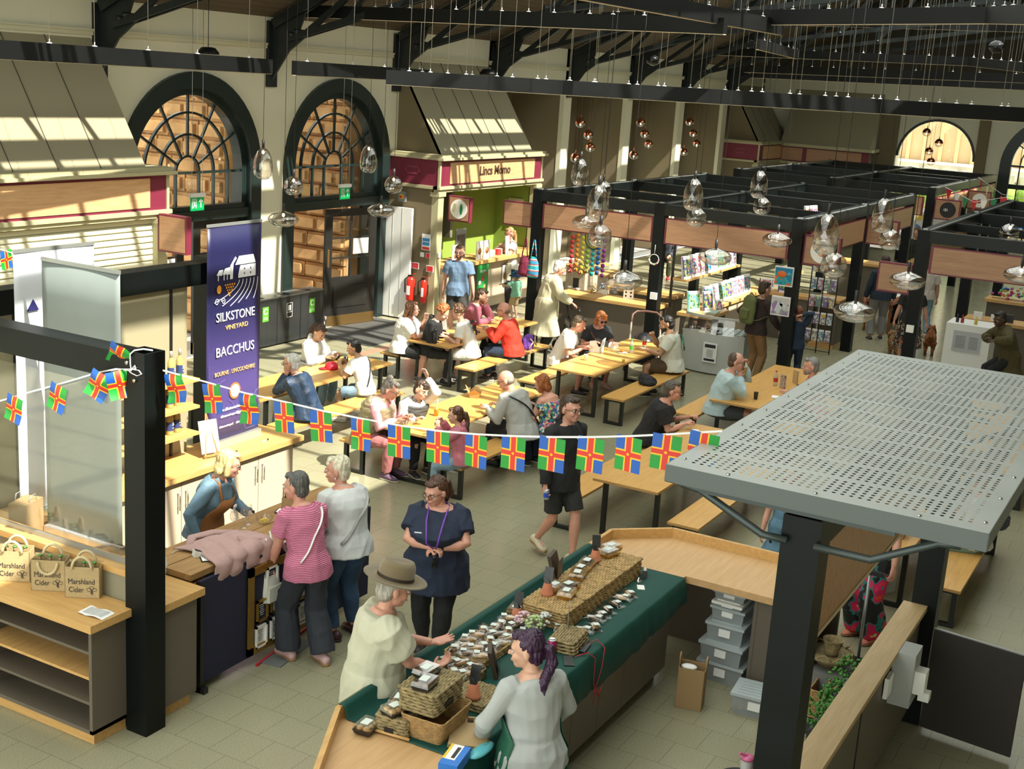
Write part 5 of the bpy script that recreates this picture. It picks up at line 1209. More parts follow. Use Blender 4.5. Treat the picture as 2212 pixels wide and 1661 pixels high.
p_navy=person('person in a navy polo shirt with a purple lanyard standing holding keys',(943,1062),205,h=1.64,female=True,w=1.5,belly=.035,bust=.05,lean=2,head=(-38,16,0),L=(.27,.05,1.09),R=(.29,-.02,1.10),poles=((-.3,1,-.15),(-.3,-1,-.15)),hair=('pony','brown red',(.09,.035,.018)),skin='pink',
 top=(K_navy,.42,.03,.22,'collar'),bottom=('trousers',mat('black trousers',(.009,.009,.01),.85,bump=.15,bscale=30),.008),shoes=(K_bshoe,K_bshoe),glasses=K_rg,vox=NEAR,feet=((.10,.06),(-.12,-.10)),curl=(55,55))
p_hat=person('person in a brown felt hat and cream shirt gesturing over the counter',(850,1272),-42,h=1.74,w=1.12,belly=.02,lean=9,head=(6,14,0),L=(.44,.10,1.14),R=(.42,-.09,1.04),hair=('short','silver',(.45,.42,.36)),skin='pink',
 top=(mat('cream linen shirt',(.47,.46,.345),.85,bump=.15,bscale=50),.42,.045,.20,'collar'),bottom=('trousers',mat('stone chinos',(.35,.29,.19),.85,bump=.1,bscale=40)),shoes=(mat('tan shoes',(.2,.1,.04),.5),K_gum),vox=NEAR,palm=((0,-.2,1),(0,.2,1)),curl=(14,30),hand_dir=((1,.0,.15),(.9,.5,.25)))
p_purp=person('person with a purple ponytail in a grey top and green apron at the bakery',(1140,1405),58,h=1.66,female=True,lean=10,head=(48,8,0),L=(.24,.24,.90),R=(.24,-.24,.90),poles=((-.3,1,-.5),(-.3,-1,-.5)),hair=('pony','purple',(.040,.010,.045)),skin='fair',
 top=(mat('pale grey long sleeve top',(.36,.38,.37),.9,bump=.1,bscale=50),1,.013,.07),bottom=('trousers',K_black,.012),shoes=(K_bshoe,K_bshoe),vox=NEAR,w=1.2)
p_yng=person('person in a black hoodie and black shorts striding past holding a can',(1232,884),246,h=1.80,lean=3,head=(8,2,0),L=(-.10,.27,.80),R=(.10,-.30,.80),hair=('short','dark brown',(.055,.03,.016)),skin='pink',
 top=(K_black,1,.026,.14,'hood'),bottom=('shorts',mat('black sports shorts',(.018,.018,.017),.8),.012),shoes=(mat('cream striped trainers',(.55,.50,.36),.6),K_gum),glasses=K_bg,vox=NEAR,w=.95,feet=((.20,.06),(-.27,-.05)),footz=(0,.07),curl=(30,60))
# --- table one
person('person with white hair in a navy quilted jacket, hands clasped at the chin',(630,785),98,h=1.70,seat=S_,w=1.12,lean=28,head=(6,8,0),L=(.33,.05,1.0),R=(.33,-.03,1.0),poles=((.2,.5,-1),(.2,-.5,-1)),hand_dir=((-.1,-.4,1),(-.1,.4,1)),hair=('short','white',(.80,.79,.74)),skin='pink',top=(mat('navy quilted jacket',(.014,.035,.075),.55,bump=.5,bscale=14),1,.026,.1,'collar'),bottom=('trousers',mat('blue jeans',(.04,.08,.13),.85)),shoes=(K_bshoe,K_sole),glasses=K_bg,curl=(80,80))
person('person in a white hoodie eating from a tray',(690,718),-88,h=1.64,seat=S_,female=True,lean=16,head=(-12,32,0),L=(.42,.10,.82),R=(.40,-.12,.80),hair=('pony','dark chestnut',(.06,.025,.012)),skin='mid',top=(K_white,1,.03,.06,'hood'),bottom=('trousers',K_ldenim),shoes=(K_wshoe,K_sole))
pb=person('young person in a white tee with a black crossbody strap eating a burger',(765,752),96,h=1.52,seat=S_,w=.95,lean=20,head=(22,18,0),L=(.36,.12,.84),R=(.36,-.04,.84),hair=('short','black',(.012,.01,.01)),skin='mid',top=(K_white,.42,.022,.06),bottom=('shorts',K_ldenim),shoes=(K_wshoe,K_sole),curl=(70,70)); strap(pb,-1,1,K_black)
# --- table four
p_vest=person('person with a grey bun and glasses in a gold quilted gilet over pink sleeves',(842,842),-84,h=1.66,seat=S_,w=1.2,female=True,lean=26,head=(12,22,0),L=(.48,.10,.80),R=(.44,-.06,.78),hair=('bun','streaked grey',(.22,.19,.16)),skin='pink',top=(mat('pink jersey',(.58,.27,.30),.85,bump=.1,bscale=50),1,.016,.06),bottom=('trousers',mat('rose leggings',(.36,.13,.13),.85)),shoes=(mat('mauve slippers',(.12,.07,.12),.8),K_sole),glasses=K_rg,bust=.02)
p_bv=person('young person in a grey padded gilet resting their head on one hand',(910,843),-112,h=1.55,seat=S_,lean=24,head=(8,14,-10),L=(.24,.10,1.24),R=(.38,-.14,.77),poles=((.6,.4,-.8),None),hair=('wave','dark brown',(.055,.03,.016)),skin='fair',top=(K_white,1,.02,.06),bottom=('trousers',K_black),shoes=(K_bshoe,K_sole),hand_dir=((-.3,-.2,.9),None))
p_girl=person('child with a long brown ponytail in a pink padded jacket',(985,898),100,h=1.34,seat=S_,w=.95,female=True,lean=12,head=(12,10,0),L=(.30,.10,.88),R=(.32,-.08,.90),hair=('pony','long brown',(.10,.045,.02)),skin='fair',top=(mat('pink padded jacket',(.48,.14,.19),.5,bump=.5,bscale=9,stretch=(.2,.2,3)),1,.034,.10,'hood'),bottom=('trousers',K_ldenim,.02),shoes=(K_wshoe,K_sole),curl=(70,70))
p_bald=person('bald person in a light grey fleece with a black shoulder strap, back to the camera',(1094,822),84,h=1.74,seat=S_,w=1.2,lean=27,head=(20,22,0),L=(.44,.20,.78),R=(.46,-.10,.76),hair=('bald','grey stubble',(.25,.2,.16)),skin='pink',top=(mat('grey fleece',(.40,.41,.39),.95,bump=.6,bscale=120),1,.026,.08,'collar'),bottom=('trousers',K_black),shoes=(K_bshoe,K_bshoe),glasses=K_bg); strap(p_bald,1,1,K_black,.045)
p_red=person('person with a red bob in a bright off the shoulder floral top',(1172,830),84,h=1.58,seat=S_,w=1.15,female=True,lean=18,head=(16,22,0),L=(.36,.16,.78),R=(.36,-.10,.78),hair=('bob','copper red',(.40,.12,.025)),skin='pink',top=(patmat('floral multicolour','cell',[(.02,.03,.06),(.05,.32,.40),(.6,.12,.28),(.65,.6,.15),(.05,.08,.28),(.7,.65,.6),(.03,.2,.12)],38,.8),.3,.02,.06,'offshoulder'),bottom=('wide',K_navy),shoes=(K_bshoe,K_sole))
# --- table two
person('person with long brown hair and glasses in a white tee and black shorts',(890,668),-66,h=1.66,seat=S_,w=1.2,female=True,lean=14,head=(14,0,0),L=(.34,.20,1.0),R=(.44,.02,.76),poles=((.3,.5,-1),None),hair=('long','chestnut',(.16,.07,.03)),skin='pink',top=(K_white,.42,.03,.06),bottom=('shorts',K_black,.018),shoes=(mat('black and white trainers',(.10,.10,.10),.5),K_sole),glasses=K_bg,bust=.03,feet=((.30,.14),(.34,-.14)),curl=(50,50))
person('person with ginger curls in a black hoodie bent over the table',(955,676),-70,h=1.70,seat=S_,lean=16,head=(0,36,0),hair=('curly','ginger',(.38,.13,.03)),skin='fair',top=(K_black,1,.03,.06,'hood'),bottom=('trousers',K_black),shoes=(K_bshoe,K_sole))
p_nine=person('young person with brown curls in a white shirt numbered nine and white shorts',(990,675),108,h=1.72,seat=S_,w=.95,lean=24,head=(10,10,0),L=(.40,.20,.78),R=(.42,-.02,.78),hair=('curly','brown curls',(.14,.07,.03)),skin='fair',top=(K_white,.42,.024,.06),bottom=('shorts',K_white,.022),shoes=(mat('white and plum trainers',(.5,.45,.42),.5),K_sole),feet=((.36,.12),(.30,-.16)))
person('person in a dusty pink sweater with chin resting on a hand',(1040,640),-84,h=1.74,seat=S_,lean=20,head=(16,16,0),L=(.30,.02,1.04),R=(.40,.10,.76),poles=((.6,.4,-1),None),hair=('short','brown',(.08,.045,.02)),skin='fair',top=(mat('dusty pink sweater',(.33,.10,.14),.9,bump=.1,bscale=50),1,.024,.06),bottom=('trousers',K_black),shoes=(K_bshoe,K_sole),beard=(.22,.09,.04),hand_dir=((-.1,-.3,1),None))
p_rf=person('bald person in a bright red fleece and dark jeans',(1088,670),106,h=1.74,seat=S_,w=1.15,lean=18,head=(10,8,0),L=(.42,.10,.86),R=(.42,-.02,.84),poles=((.1,.6,-1),(.1,-.5,-1)),hair=('bald','cropped grey',(.2,.15,.12)),skin='pink',top=(mat('red fleece',(.60,.03,.012),.85,bump=.12,bscale=60),1,.026,.08,'collar'),bottom=('trousers',mat('indigo jeans',(.012,.025,.05),.85)),shoes=(mat('orange and black trainers',(.04,.03,.03),.5),K_sole),glasses=K_bg,curl=(70,60))
# --- around the dumpling kiosk
person('person with a beard walking in a slate blue tee',(993,545),212,h=1.78,w=1.02,head=(-12,4,0),hair=('short','light brown',(.16,.09,.045)),skin='pink',top=(mat('slate blue tee',(.12,.19,.29),.9,bump=.12,bscale=50),.42,.026,.10),bottom=('shorts',mat('dark grey shorts',(.03,.03,.028),.85),.02),shoes=(K_bshoe,K_sole),beard=(.14,.07,.035),glasses=K_bg,L=(.14,.32,.78),R=(-.06,-.30,.80),feet=((.16,.1),(-.16,-.1)))
p_wb=person('person in a white tee and black trousers standing at the dumpling counter',(1100,505),146,h=1.72,female=True,w=1.02,lean=3,head=(10,10,0),L=(.22,.06,1.30),R=(.24,-.08,1.26),poles=((0,.7,-1),(0,-.7,-1)),hair=('pony','sandy blonde',(.42,.25,.11)),skin='pink',top=(K_white,.3,.024,.06),bottom=('wide',K_black,.012),shoes=(mat('pink patterned trainers',(.45,.2,.2),.6),K_wshoe),bust=.02)
p_tod=person('toddler in a patterned bucket hat and mint tee',None,70,h=.98,at=(23.0,12.55),head=(10,5,0),hair=('short','fair',(.4,.3,.15)),skin='fair',top=(mat('mint tee',(.22,.50,.36),.9),.42,.024,.05),bottom=('shorts',mat('sand shorts',(.45,.33,.18),.85)),shoes=(K_wshoe,K_sole),L=(.26,.16,.70))
p_coat=person('person with white hair in a long cream trench coat pushing a rollator',(1208,580),-52,h=1.72,w=1.22,lean=17,head=(0,14,0),L=(.42,.24,.98),R=(.42,-.24,.98),hair=('wave','snow white',(.80,.79,.75)),skin='pink',top=(mat('cream trench coat',(.50,.46,.31),.85,bump=.1,bscale=40),1,.04,.56,'coat'),bottom=('trousers',K_black),shoes=(K_bshoe,K_bshoe))
# --- table three
person('person in a plain white tee leaning over the table',(1250,700),-72,h=1.74,seat=S_,lean=26,head=(4,26,0),L=(.42,.12,.77),R=(.40,-.10,.77),hair=('short','dark blond',(.13,.09,.05)),skin='pink',top=(K_white,.42,.03,.08),bottom=('shorts',mat('tan shorts',(.33,.16,.07),.85)),shoes=(K_bshoe,K_sole))
p_sg=person('person with a ginger fringe and sunglasses in a black top',(1298,690),-128,h=1.64,seat=S_,female=True,w=1.12,lean=20,head=(2,18,0),L=(.46,.16,.78),R=(.34,-.16,.77),hair=('fringe','ginger orange',(.48,.16,.04)),skin='pink',top=(mat('black washed tee',(.02,.022,.025),.85,bump=.1,bscale=40),.42,.024,.06),bottom=('shorts',K_choc),shoes=(mat('blush trainers',(.5,.35,.3),.6),K_sole),glasses=K_sun,bust=.03)
strap(p_sg,-1,1,mat('tan leather',(.25,.10,.05),.5),.035,back=False)
p_pk=person('person with black hair in a cream tee printed on the back, brown shorts',(1440,700),112,h=1.76,seat=S_,w=1.15,lean=12,head=(6,14,0),L=(.46,.18,.80),R=(.36,-.08,.98),poles=(None,(.1,-.6,-1)),hair=('short','jet black',(.01,.009,.009)),skin='tan',top=(mat('cream tee',(.60,.61,.52),.9,bump=.12,bscale=40),.42,.03,.08),bottom=('shorts',mat('brown shorts',(.07,.042,.018),.85),.02),shoes=(K_bshoe,K_sole),beard=(.02,.015,.012),curl=(40,70),feet=((.40,.14),(.30,-.1)))
# --- table five and six
person('person with glasses in a black tee leaning on the table with elbows forward',(1452,845),-72,h=1.74,seat=S_,w=1.15,lean=26,head=(6,4,0),L=(.50,.20,.80),R=(.48,-.08,.78),hair=('short','greying brown',(.11,.09,.07)),skin='pink',top=(mat('black tee',(.014,.014,.015),.9,bump=.12,bscale=50),.42,.03,.08),bottom=('trousers',K_black),shoes=(K_bshoe,K_sole),glasses=K_bg,curl=(70,60))
p_ice=person('person in a light blue shirt eating an ice cream cone',(1590,782),-70,h=1.80,seat=S_,w=1.15,belly=.02,lean=16,head=(0,8,0),L=(.30,.10,1.16),R=(.26,.00,1.02),poles=((.4,.6,-1),(.3,-.6,-1)),hair=('thin','receding brown',(.10,.06,.04)),skin='pink',top=(mat('light blue shirt',(.42,.55,.58),.8,bump=.12,bscale=40),1,.024,.08,'collar'),bottom=('shorts',K_choc,.02),shoes=(K_bshoe,K_sole),glasses=K_sun,curl=(70,75),hand_dir=((.1,-.3,1),(.2,.2,1)))
person('person with grey hair in a red and white checked shirt across the table',(1752,792),112,h=1.72,seat=S_,lean=16,head=(4,4,0),L=(.40,.14,.78),R=(.44,-.05,.78),hair=('short','pepper grey',(.28,.27,.25)),skin='pink',top=(patmat('red gingham','checker',[(.6,.07,.08),(.7,.55,.52)],42,.85,[0,.5]),.9,.022,.06,'collar'),bottom=('trousers',K_navy),shoes=(K_bshoe,K_sole),beard=(.35,.3,.26))
# --- by the book stall and down the aisle
p_bp=person('person in a dark brown sweater and tan trousers with an olive rucksack',(1652,625),-30,h=1.78,lean=7,head=(-4,8,0),L=(.02,.26,1.02),R=(.30,-.28,.98),poles=((-1,.4,0),(-.6,-.7,-.3)),hair=('short','dark brown',(.055,.03,.016)),skin='pink',top=(mat('dark brown sweater',(.03,.017,.015),.9,bump=.12,bscale=50),1,.022,.06),bottom=('trousers',mat('tan trousers',(.24,.13,.05),.85)),shoes=(K_bshoe,K_sole))
person('child in a navy tracksuit with one hand behind the head at the card rack',(1725,675),20,h=1.42,female=False,head=(0,-4,0),L=(.02,.30,.62),R=(-.13,-.04,1.30),poles=(None,(.2,-1,.5)),hair=('short','auburn',(.26,.09,.03)),skin='pink',top=(mat('navy tracksuit',(.008,.022,.05),.7),1,.018,.06),bottom=('trousers',MATS['navy tracksuit']),shoes=(K_bshoe,K_sole))
p_dogm=person('person in a dark blue sweatshirt and grey joggers walking a curly dog',(1912,566),24,h=1.80,head=(6,2,0),hair=('short','dark brown',(.055,.03,.016)),skin='pink',top=(mat('dark blue sweatshirt',(.018,.03,.045),.9,bump=.1,bscale=50),1,.022,.06),bottom=('trousers',mat('grey joggers',(.20,.19,.185),.9,bump=.15,bscale=30),.02),shoes=(K_bshoe,K_sole),feet=((-.06,.13),(.10,-.12)),R=(.10,-.30,.84))
person('person in pale jeans with a green bag walking behind the blank aisle sign',None,30,h=1.70,at=(28.2,5.3),hair=('short','grey brown',(.2,.15,.1)),skin='pink',top=(mat('pale top',(.5,.45,.4),.9),.42,.024,.06),bottom=('trousers',K_ldenim,.016),shoes=(K_wshoe,K_sole),feet=((.1,.1),(-.1,-.1)))
p_pk2=person('person in a black top and floral skirt walking a fox coloured dog behind the post',None,20,h=1.68,at=(24.9,4.9),female=True,hair=('pony','black',(.012,.01,.01)),skin='pink',top=(K_black,.42,.022,.06),bottom=('skirt',patmat('dark ditsy floral','cell',[(.01,.01,.01),(.012,.01,.01),(.3,.12,.05),(.02,.02,.02),(.3,.28,.2)],40,.85),.02,.55),shoes=(K_bshoe,K_sole),R=(.06,-.34,.80))
p_ol=person('person with cropped black hair in an olive coat resting on the white counter',(2160,690),118,h=1.76,seat=.66,lean=26,head=(20,16,0),L=(.40,.26,1.07),R=(.42,-.02,1.06),poles=((.2,.8,-.3),(.2,-.8,-.4)),hair=('short','cropped black',(.01,.009,.009)),skin='dark',top=(mat('olive coat',(.065,.052,.014),.85,bump=.1,bscale=30),1,.045,.30,'coat'),bottom=('trousers',K_black),shoes=(K_bshoe,K_sole))
# --- partly hidden by the canopy
person('person in a denim dress over black cycling shorts, only the lower half in view',None,200,h=1.40,at=(12.0,3.28),female=True,hair=('long','fair brown',(.3,.18,.08)),skin='pink',top=(mat('washed denim dress',(.12,.24,.34),.85,bump=.3,bscale=10,var=.4,vscale=6),.42,.03,.32,'coat'),bottom=('shorts',K_black,.012),shoes=(K_wshoe,K_sole))
person('person in wide black trousers with large pink flowers, seen below the stall sign',None,150,h=1.66,at=(11.55,2.28),female=True,hair=('bob','brown',(.08,.045,.02)),skin='pink',top=(K_black,.42,.024,.06),bottom=('wide',patmat('large tropical floral','noise',[(.01,.01,.012),(.01,.01,.012),(.02,.16,.15),(.55,.01,.09),(.6,.04,.02),(.6,.6,.4)],7.5,.8,[0,.35,.47,.53,.62,.68]),.034),shoes=(mat('coral sandals',(.55,.18,.12),.6),K_gum))
p_rb=person('person in a white top and sage skirt with a small dark backpack on the bench',(2112,1040),98,h=1.62,seat=S_,female=True,w=1.12,lean=4,head=(10,10,0),L=(.30,.2,.70),R=(.30,-.1,.74),hair=('long','fair brown',(.3,.18,.08)),skin='pink',top=(mat('white jersey top',(.5,.5,.47),.9),.42,.026,.06),bottom=('wide',mat('sage skirt fabric',(.18,.27,.22),.85,bump=.15,bscale=25),.04),shoes=(K_wshoe,K_sole))
# --- background
person('person seated on a black chair beyond the middle stall, olive trousers',None,200,h=1.74,seat=.46,at=(31.2,12.6),lean=8,hair=('short','brown',(.08,.045,.02)),skin='pink',top=(mat('slate jumper',(.07,.08,.10),.9),1,.024,.06),bottom=('trousers',mat('olive trousers',(.05,.055,.02),.85)),shoes=(mat('red trainers',(.4,.03,.03),.6),K_sole),vox=.012)
person('person in a green top and jeans standing outside the doorway',None,200,h=1.78,at=(19.9,18.2),hair=('short','brown',(.08,.045,.02)),skin='pink',top=(mat('emerald top',(.02,.40,.22),.8),.42,.026,.10),bottom=('trousers',K_denim),shoes=(K_wshoe,K_sole),vox=.012)
person('person working inside the far stall with glasses pushed up in their hair',None,200,h=1.70,at=(34.6,6.9),female=True,head=(-60,10,0),hair=('curly','reddish brown',(.2,.08,.03)),skin='pink',top=(mat('dark green top',(.02,.03,.02),.9),1,.024,.06),bottom=('trousers',K_black),shoes=(K_bshoe,K_sole),vox=.012)
# ================= extras worn or carried =================
def child(mb,name,info): return mb.build(name,info['root'])
I=p_hat; HcH,Fh,Lh_,Uh_,kk=I['Hc'],I['F'],I['L'],I['U'],I['hk']*1.1
M_felt=mat('brown felt',(.155,.115,.06),.9,sheen=.3); mb=MB(); mb.use(M_felt)
def hr(z,rx,ry,x=0): return (HcH+Uh_*z*kk+Fh*(x-.008)*kk,Fh*rx*kk,Lh_*ry*kk)
mb.loft([hr(.052,.09,.08),hr(.050,.130,.115),hr(.056,.165,.150),hr(.066,.182,.178),hr(.071,.183,.180),hr(.064,.165,.150),hr(.060,.125,.108),hr(.066,.108,.094),hr(.10,.105,.090),hr(.145,.098,.080),hr(.168,.085,.060),hr(.158,.06,.03)],n=32); mb.build('hat',I['root'])
mb=MB(); mb.use(mat('dark hat band',(.03,.018,.012),.6)); mb.loft([hr(.070,.1085,.0945),hr(.088,.1075,.0935)],cap=False,n=32); mb.build('hat_band',I['root'])
# seller: apron and watch
I=p_sell; T=I['tors']; s=I['s']; M_ap=mat('tan apron cloth',(.36,.15,.045),.8,bump=.2,bscale=20)
def apron(I,m,lo=-.35,hi=6,name='apron',a0=-1.15,a1=1.15,back=False,low_w=1.0):
    s=I['s']; wf=I['wf']; F0=V((1,0,0)); L0=V((0,1,0)); ez=I['ez']+.016; mb=MB(); mb.use(m); vs=[];fs=[]; rows=[]
    rows.append((I['P']+V((0,0,lo))*s,L0*(.19*wf+ez)*s,F0*(.16+ez)*s,a0,a1)); rows.append((I['P']+V((0,0,lo/2))*s,L0*(.185*wf+ez)*s,F0*(.15+ez)*s,a0,a1))
    for i in range(2,hi+1):
        c,b,d,l,f=T_[i]; t=(i-2)/(hi-2+1e-6); q=1-.45*max(0,(t-.35)/.65); rows.append((c,l*(b*wf+ez)*s,f*(d*wf**1.3+ez+.01)*s,a0*q,a1*q))
    n=16
    for c,l,f,x,y in rows:
        for k in range(n+1):
            u=x+(y-x)*k/n; vs.append(c+f*math.cos(u)*1.02+l*math.sin(u)*1.02)
    for r in range(len(rows)-1):
        for k in range(n): a=r*(n+1)+k; fs.append((a,a+1,a+n+2,a+n+1))
    mb.add(vs,fs,True); o=mb.build(name,I['root']); sm=o.modifiers.new('s','SOLIDIFY'); sm.thickness=.004; return o,rows
T_=p_sell['tors']; o,rows=apron(p_sell,M_ap,-.3,6)
mb=MB(); mb.use(M_ap); c,l,f,x,y=rows[-1]
for sd in (-1,1): mb.tube([c+f*math.cos(y)*1.03+l*math.sin(y)*sd*1.03,p_sell['N']+p_sell['L1']*sd*.075*s+p_sell['F1']*.03*s,p_sell['N']+p_sell['L1']*sd*.06*s-p_sell['F1']*.06*s],.013,6,flat=.3)
mb.build('apron_strap',p_sell['root'])
mb=MB(); mb.use(MW); T_=p_sell['tors']; c=T_[5][0]+p_sell['F1']*(T_[5][2]*p_sell['wf']**1.3+.078)*s; mb.ell(c+p_sell['d']*.03,.006,.035,.02,10,5); mb.ell(c-p_sell['d']*.02+p_sell['L1']*.02,.006,.02,.03,10,5); mb.build('apron_print',p_sell['root'])
def watch(I,sd,m,face=None):
    S,E_,Tt=I['arms'][sd]; u=(Tt-E_).normalized(); c=Tt-u*.015; mb=MB(); mb.use(m); a=u.cross(UP).normalized(); b=u.cross(a); r=.031*I['s']
    mb.loft([(c-u*.011,a*r,b*r),(c+u*.011,a*r,b*r)],n=14); t=b if b.z>0 else -b; mb.use(face or K_black); mb.cyl(c+t*r*.9,c+t*(r+.008),.016,12); mb.build('watch',I['root'])
watch(p_sell,1,MATS['white cotton']); watch(p_navy,1,K_black); watch(p_rf,1,K_black)
# navy polo person: lanyard and keys
I=p_navy; T_=I['tors']; mb=MB(); mb.use(mat('purple ribbon',(.13,.03,.32),.5)); N_,F1_,L1_,d_=I['N'],I['F1'],I['L1'],I['d']; hL=I['arms'][1][2]; ce=hL+V((.05,-.03,0))
for sd in (-1,1): mb.tube([N_-F1_*.06+L1_*sd*.05+d_*.02,N_+L1_*sd*.085+d_*.01,*[T_[i][0]+F1_*((T_[i][2]+.02)*I['wf']**1.3+I['ez']+.05)*I['s']+L1_*sd*.012*(i-1) for i in (7,6,5)],ce],.008,6,flat=.3)
mb.build('lanyard',I['root'])
t=thing('key_bunch','bunch of black keys hanging from the purple lanyard','keys',I['world'](ce+V((.02,0,-.10)))); mb=MB(); mb.use(K_bg); mb.box((-.02,-.01,-.03),(.02,.01,.03)); mb.box((-.035,-.004,-.05),(-.02,.004,.0)); mb.box((.02,-.004,-.06),(.033,.004,-.01)); mb.use(M_chrome); mb.tube([(.015*math.cos(a),0,.045+.015*math.sin(a)) for a in [i*.7 for i in range(10)]],.002,5); mb.build('keys',t)
mb=MB(); mb.use(MW); c=T=I['tors'][6][0]+I['F1']*(I['tors'][6][2]*I['wf']**1.3+.075)+I['L1']*-.13; mb.cb((c.x+.012,c.y,c.z-.02),(.004,.06,.010)); mb.build('chest_print',I['root'])
# pink top: white crossbody bag; white top: striped strap, earring
strap(p_pink,-1,1,M_white,.03,name='bag_strap'); strap(p_wht,-1,1,patmat('zebra strap','X',[(.02,.02,.02),(.6,.6,.58)],60,.7),.05)
I=p_pink; h_=I['world'](I['arms'][1][2]); t=thing('handbag','white leather crossbody bag held by the person in the pink knit top','bag',h_+V((-.02,-.02,-.20)),math.radians(2)); mb=MB(); mb.use(mat('off white leather',(.60,.60,.54),.45,bump=.1,bscale=30))
mb.loft([((0,0,-.10),(.10,0,0),(0,.035,0)),((0,0,-.09),(.115,0,0),(0,.05,0)),((0,0,.0),(.112,0,0),(0,.045,0)),((0,0,.10),(.10,0,0),(0,.03,0)),((0,0,.13),(.098,0,0),(0,.014,0))],n=20,smooth=True); mb.build('body',t)
mb=MB(); mb.use(mat('off white leather',(.6,.6,.54))); mb.box((-.09,-.055,-.09),(.09,-.03,.04)); mb.build('front_pocket',t); disc(t,(.045,-.056,-.02),(0,-1,0),.028,M_ink,'round_logo',.003)
mb=MB(); mb.use(M_white); mb.tube([(.09,0,.12),(.06,.02,.3),(.03,.05,.5)],.010,6,flat=.4); mb.tube([(-.09,0,.12),(-.1,.02,.2),(-.02,.05,.45)],.010,6,flat=.4); mb.build('strap',t)
mb=MB(); mb.use(M_chrome); I=p_wht; mb.ell(I['Hc']+(I['L']*.084-I['U']*.05)*I['hk'],.011,.011,.014,8,5); mb.build('earring',I['root'])
# bakery server: green apron ties and grey neckline
I=p_purp; M_ga=mat('green apron cloth',(.008,.085,.045),.7,bump=.2,bscale=20); T_=I['tors']; apron(I,M_ga,-.45,5,a0=-2.0,a1=2.0)
mb=MB(); mb.use(M_ga); s=I['s']; b=lambda y,z:I['P']+V((-(.150),y,z))*s
mb.tube([b(.13,.06)+V((.05,0,0)),b(.04,.05),b(0,.04)],.016,6,flat=.3); mb.tube([b(-.13,.06)+V((.05,0,0)),b(-.04,.05),b(0,.04)],.016,6,flat=.3)
mb.tube([b(0,.04),b(.05,.075),b(.085,.05),b(.05,.03),b(0,.04),b(-.05,.07),b(-.08,.04),b(-.04,.02),b(0,.04)],.010,6,flat=.3); mb.tube([b(0,.04),b(.03,-.1)-V((.03,0,0)),b(.035,-.25)-V((.04,0,0))],.012,6,flat=.3); mb.tube([b(0,.04),b(-.03,-.08)-V((.03,0,0)),b(-.07,-.2)-V((.04,0,0))],.012,6,flat=.3); mb.build('apron_ties',I['root'])
# young man: can in hand, print on chest
I=p_yng; c=I['world'](I['arms'][-1][2]+V((.03,0,-.09))); t=thing('drink_can','silver and blue drink can held by the striding person','can',c); mb=MB(); mb.use(mat('can silver',(.5,.52,.55),.3,.8)); mb.lathe((0,0,-.055),[(.024,0),(.031,.01),(.031,.10),(.026,.112)],16); mb.build('can_body',t); mb=MB(); mb.use(mat('can blue',(.02,.08,.5),.3)); mb.lathe((0,0,-.03),[(.0315,0),(.0315,.05)],16,cap=False); mb.build('label_band',t)
mb=MB(); mb.use(M_paper); c=I['tors'][6]; q=c[0]+I['F1']*.166+I['L1']*.05
for a,b in (((-.03,.02),(0,0)),((0,0),(.03,.022)),((0,0),(.005,-.02)),((.02,-.015),(.035,0)),((-.035,0),(-.02,.012))): mb.bar(q+I['L1']*a[0]+I['d']*a[1],q+I['L1']*b[0]+I['d']*b[1],.010,.004,up=I['F1'])
mb.build('chest_print',I['root'])
# number nine shirt, printed tee back
def back_text(I,body,size,up,sx=1,m=M_ink,off=.03,shear=0,side=0):
    tr=I['tors'][5]; c=tr[0]-I['F1']*(tr[2]*I['wf']**1.3+I['ez']+off)*I['s']+I['d']*up+I['L1']*side; o=text(body,size,c,-I['L1'],I['d'],m,I['root'],name='shirt_print',ext=.012,sx=sx,bold=.003,shear=shear); return o
back_text(p_nine,'9',.24,-.02); back_text(p_nine,'MBAPPE',.055,.13)
gp_=mat('green print',(.01,.20,.12),.6); back_text(p_pk,'PICKLES',.075,.02,m=gp_); back_text(p_pk,'Full Deli',.05,-.08,m=M_ink,shear=.3); back_text(p_pk,'C',.16,.06,m=gp_,side=-.06)
# gold gilet over pink, grey gilet
def gilet(info,m,name='gilet',ez=.03,hemz=.12):
    I=info; s=I['s']; cb=MB(); cb.use(m); F0=V((1,0,0)); L0=V((0,1,0)); ezz=I['ez']+ez; wf=I['wf']; T=I['tors']
    cb.loft([(I['P']-UP*hemz*s,L0*(.175*wf+ezz)*s,F0*(.13*wf**1.3+ezz)*s)]+[(c,l*(b*wf+ezz)*s,f*(d*wf**1.3+ezz)*s) for i,(c,b,d,l,f) in enumerate(T) if 1<=i<=7],n=20)
    cb.tube([I['N']+rotv(I['F1'],I['d'],a_)*.062*s+I['d']*.0 for a_ in range(30,331,20)],[.02*s]*16,8)
    return soft(name,cb,.010,m,I['root'],.008,2,wf=(5,5,30))
gilet(p_vest,mat('gold quilted fabric',(.33,.28,.17),.35,.35,bump=.5,bscale=12)); gilet(p_bv,mat('grey padded fabric',(.055,.06,.06),.6))
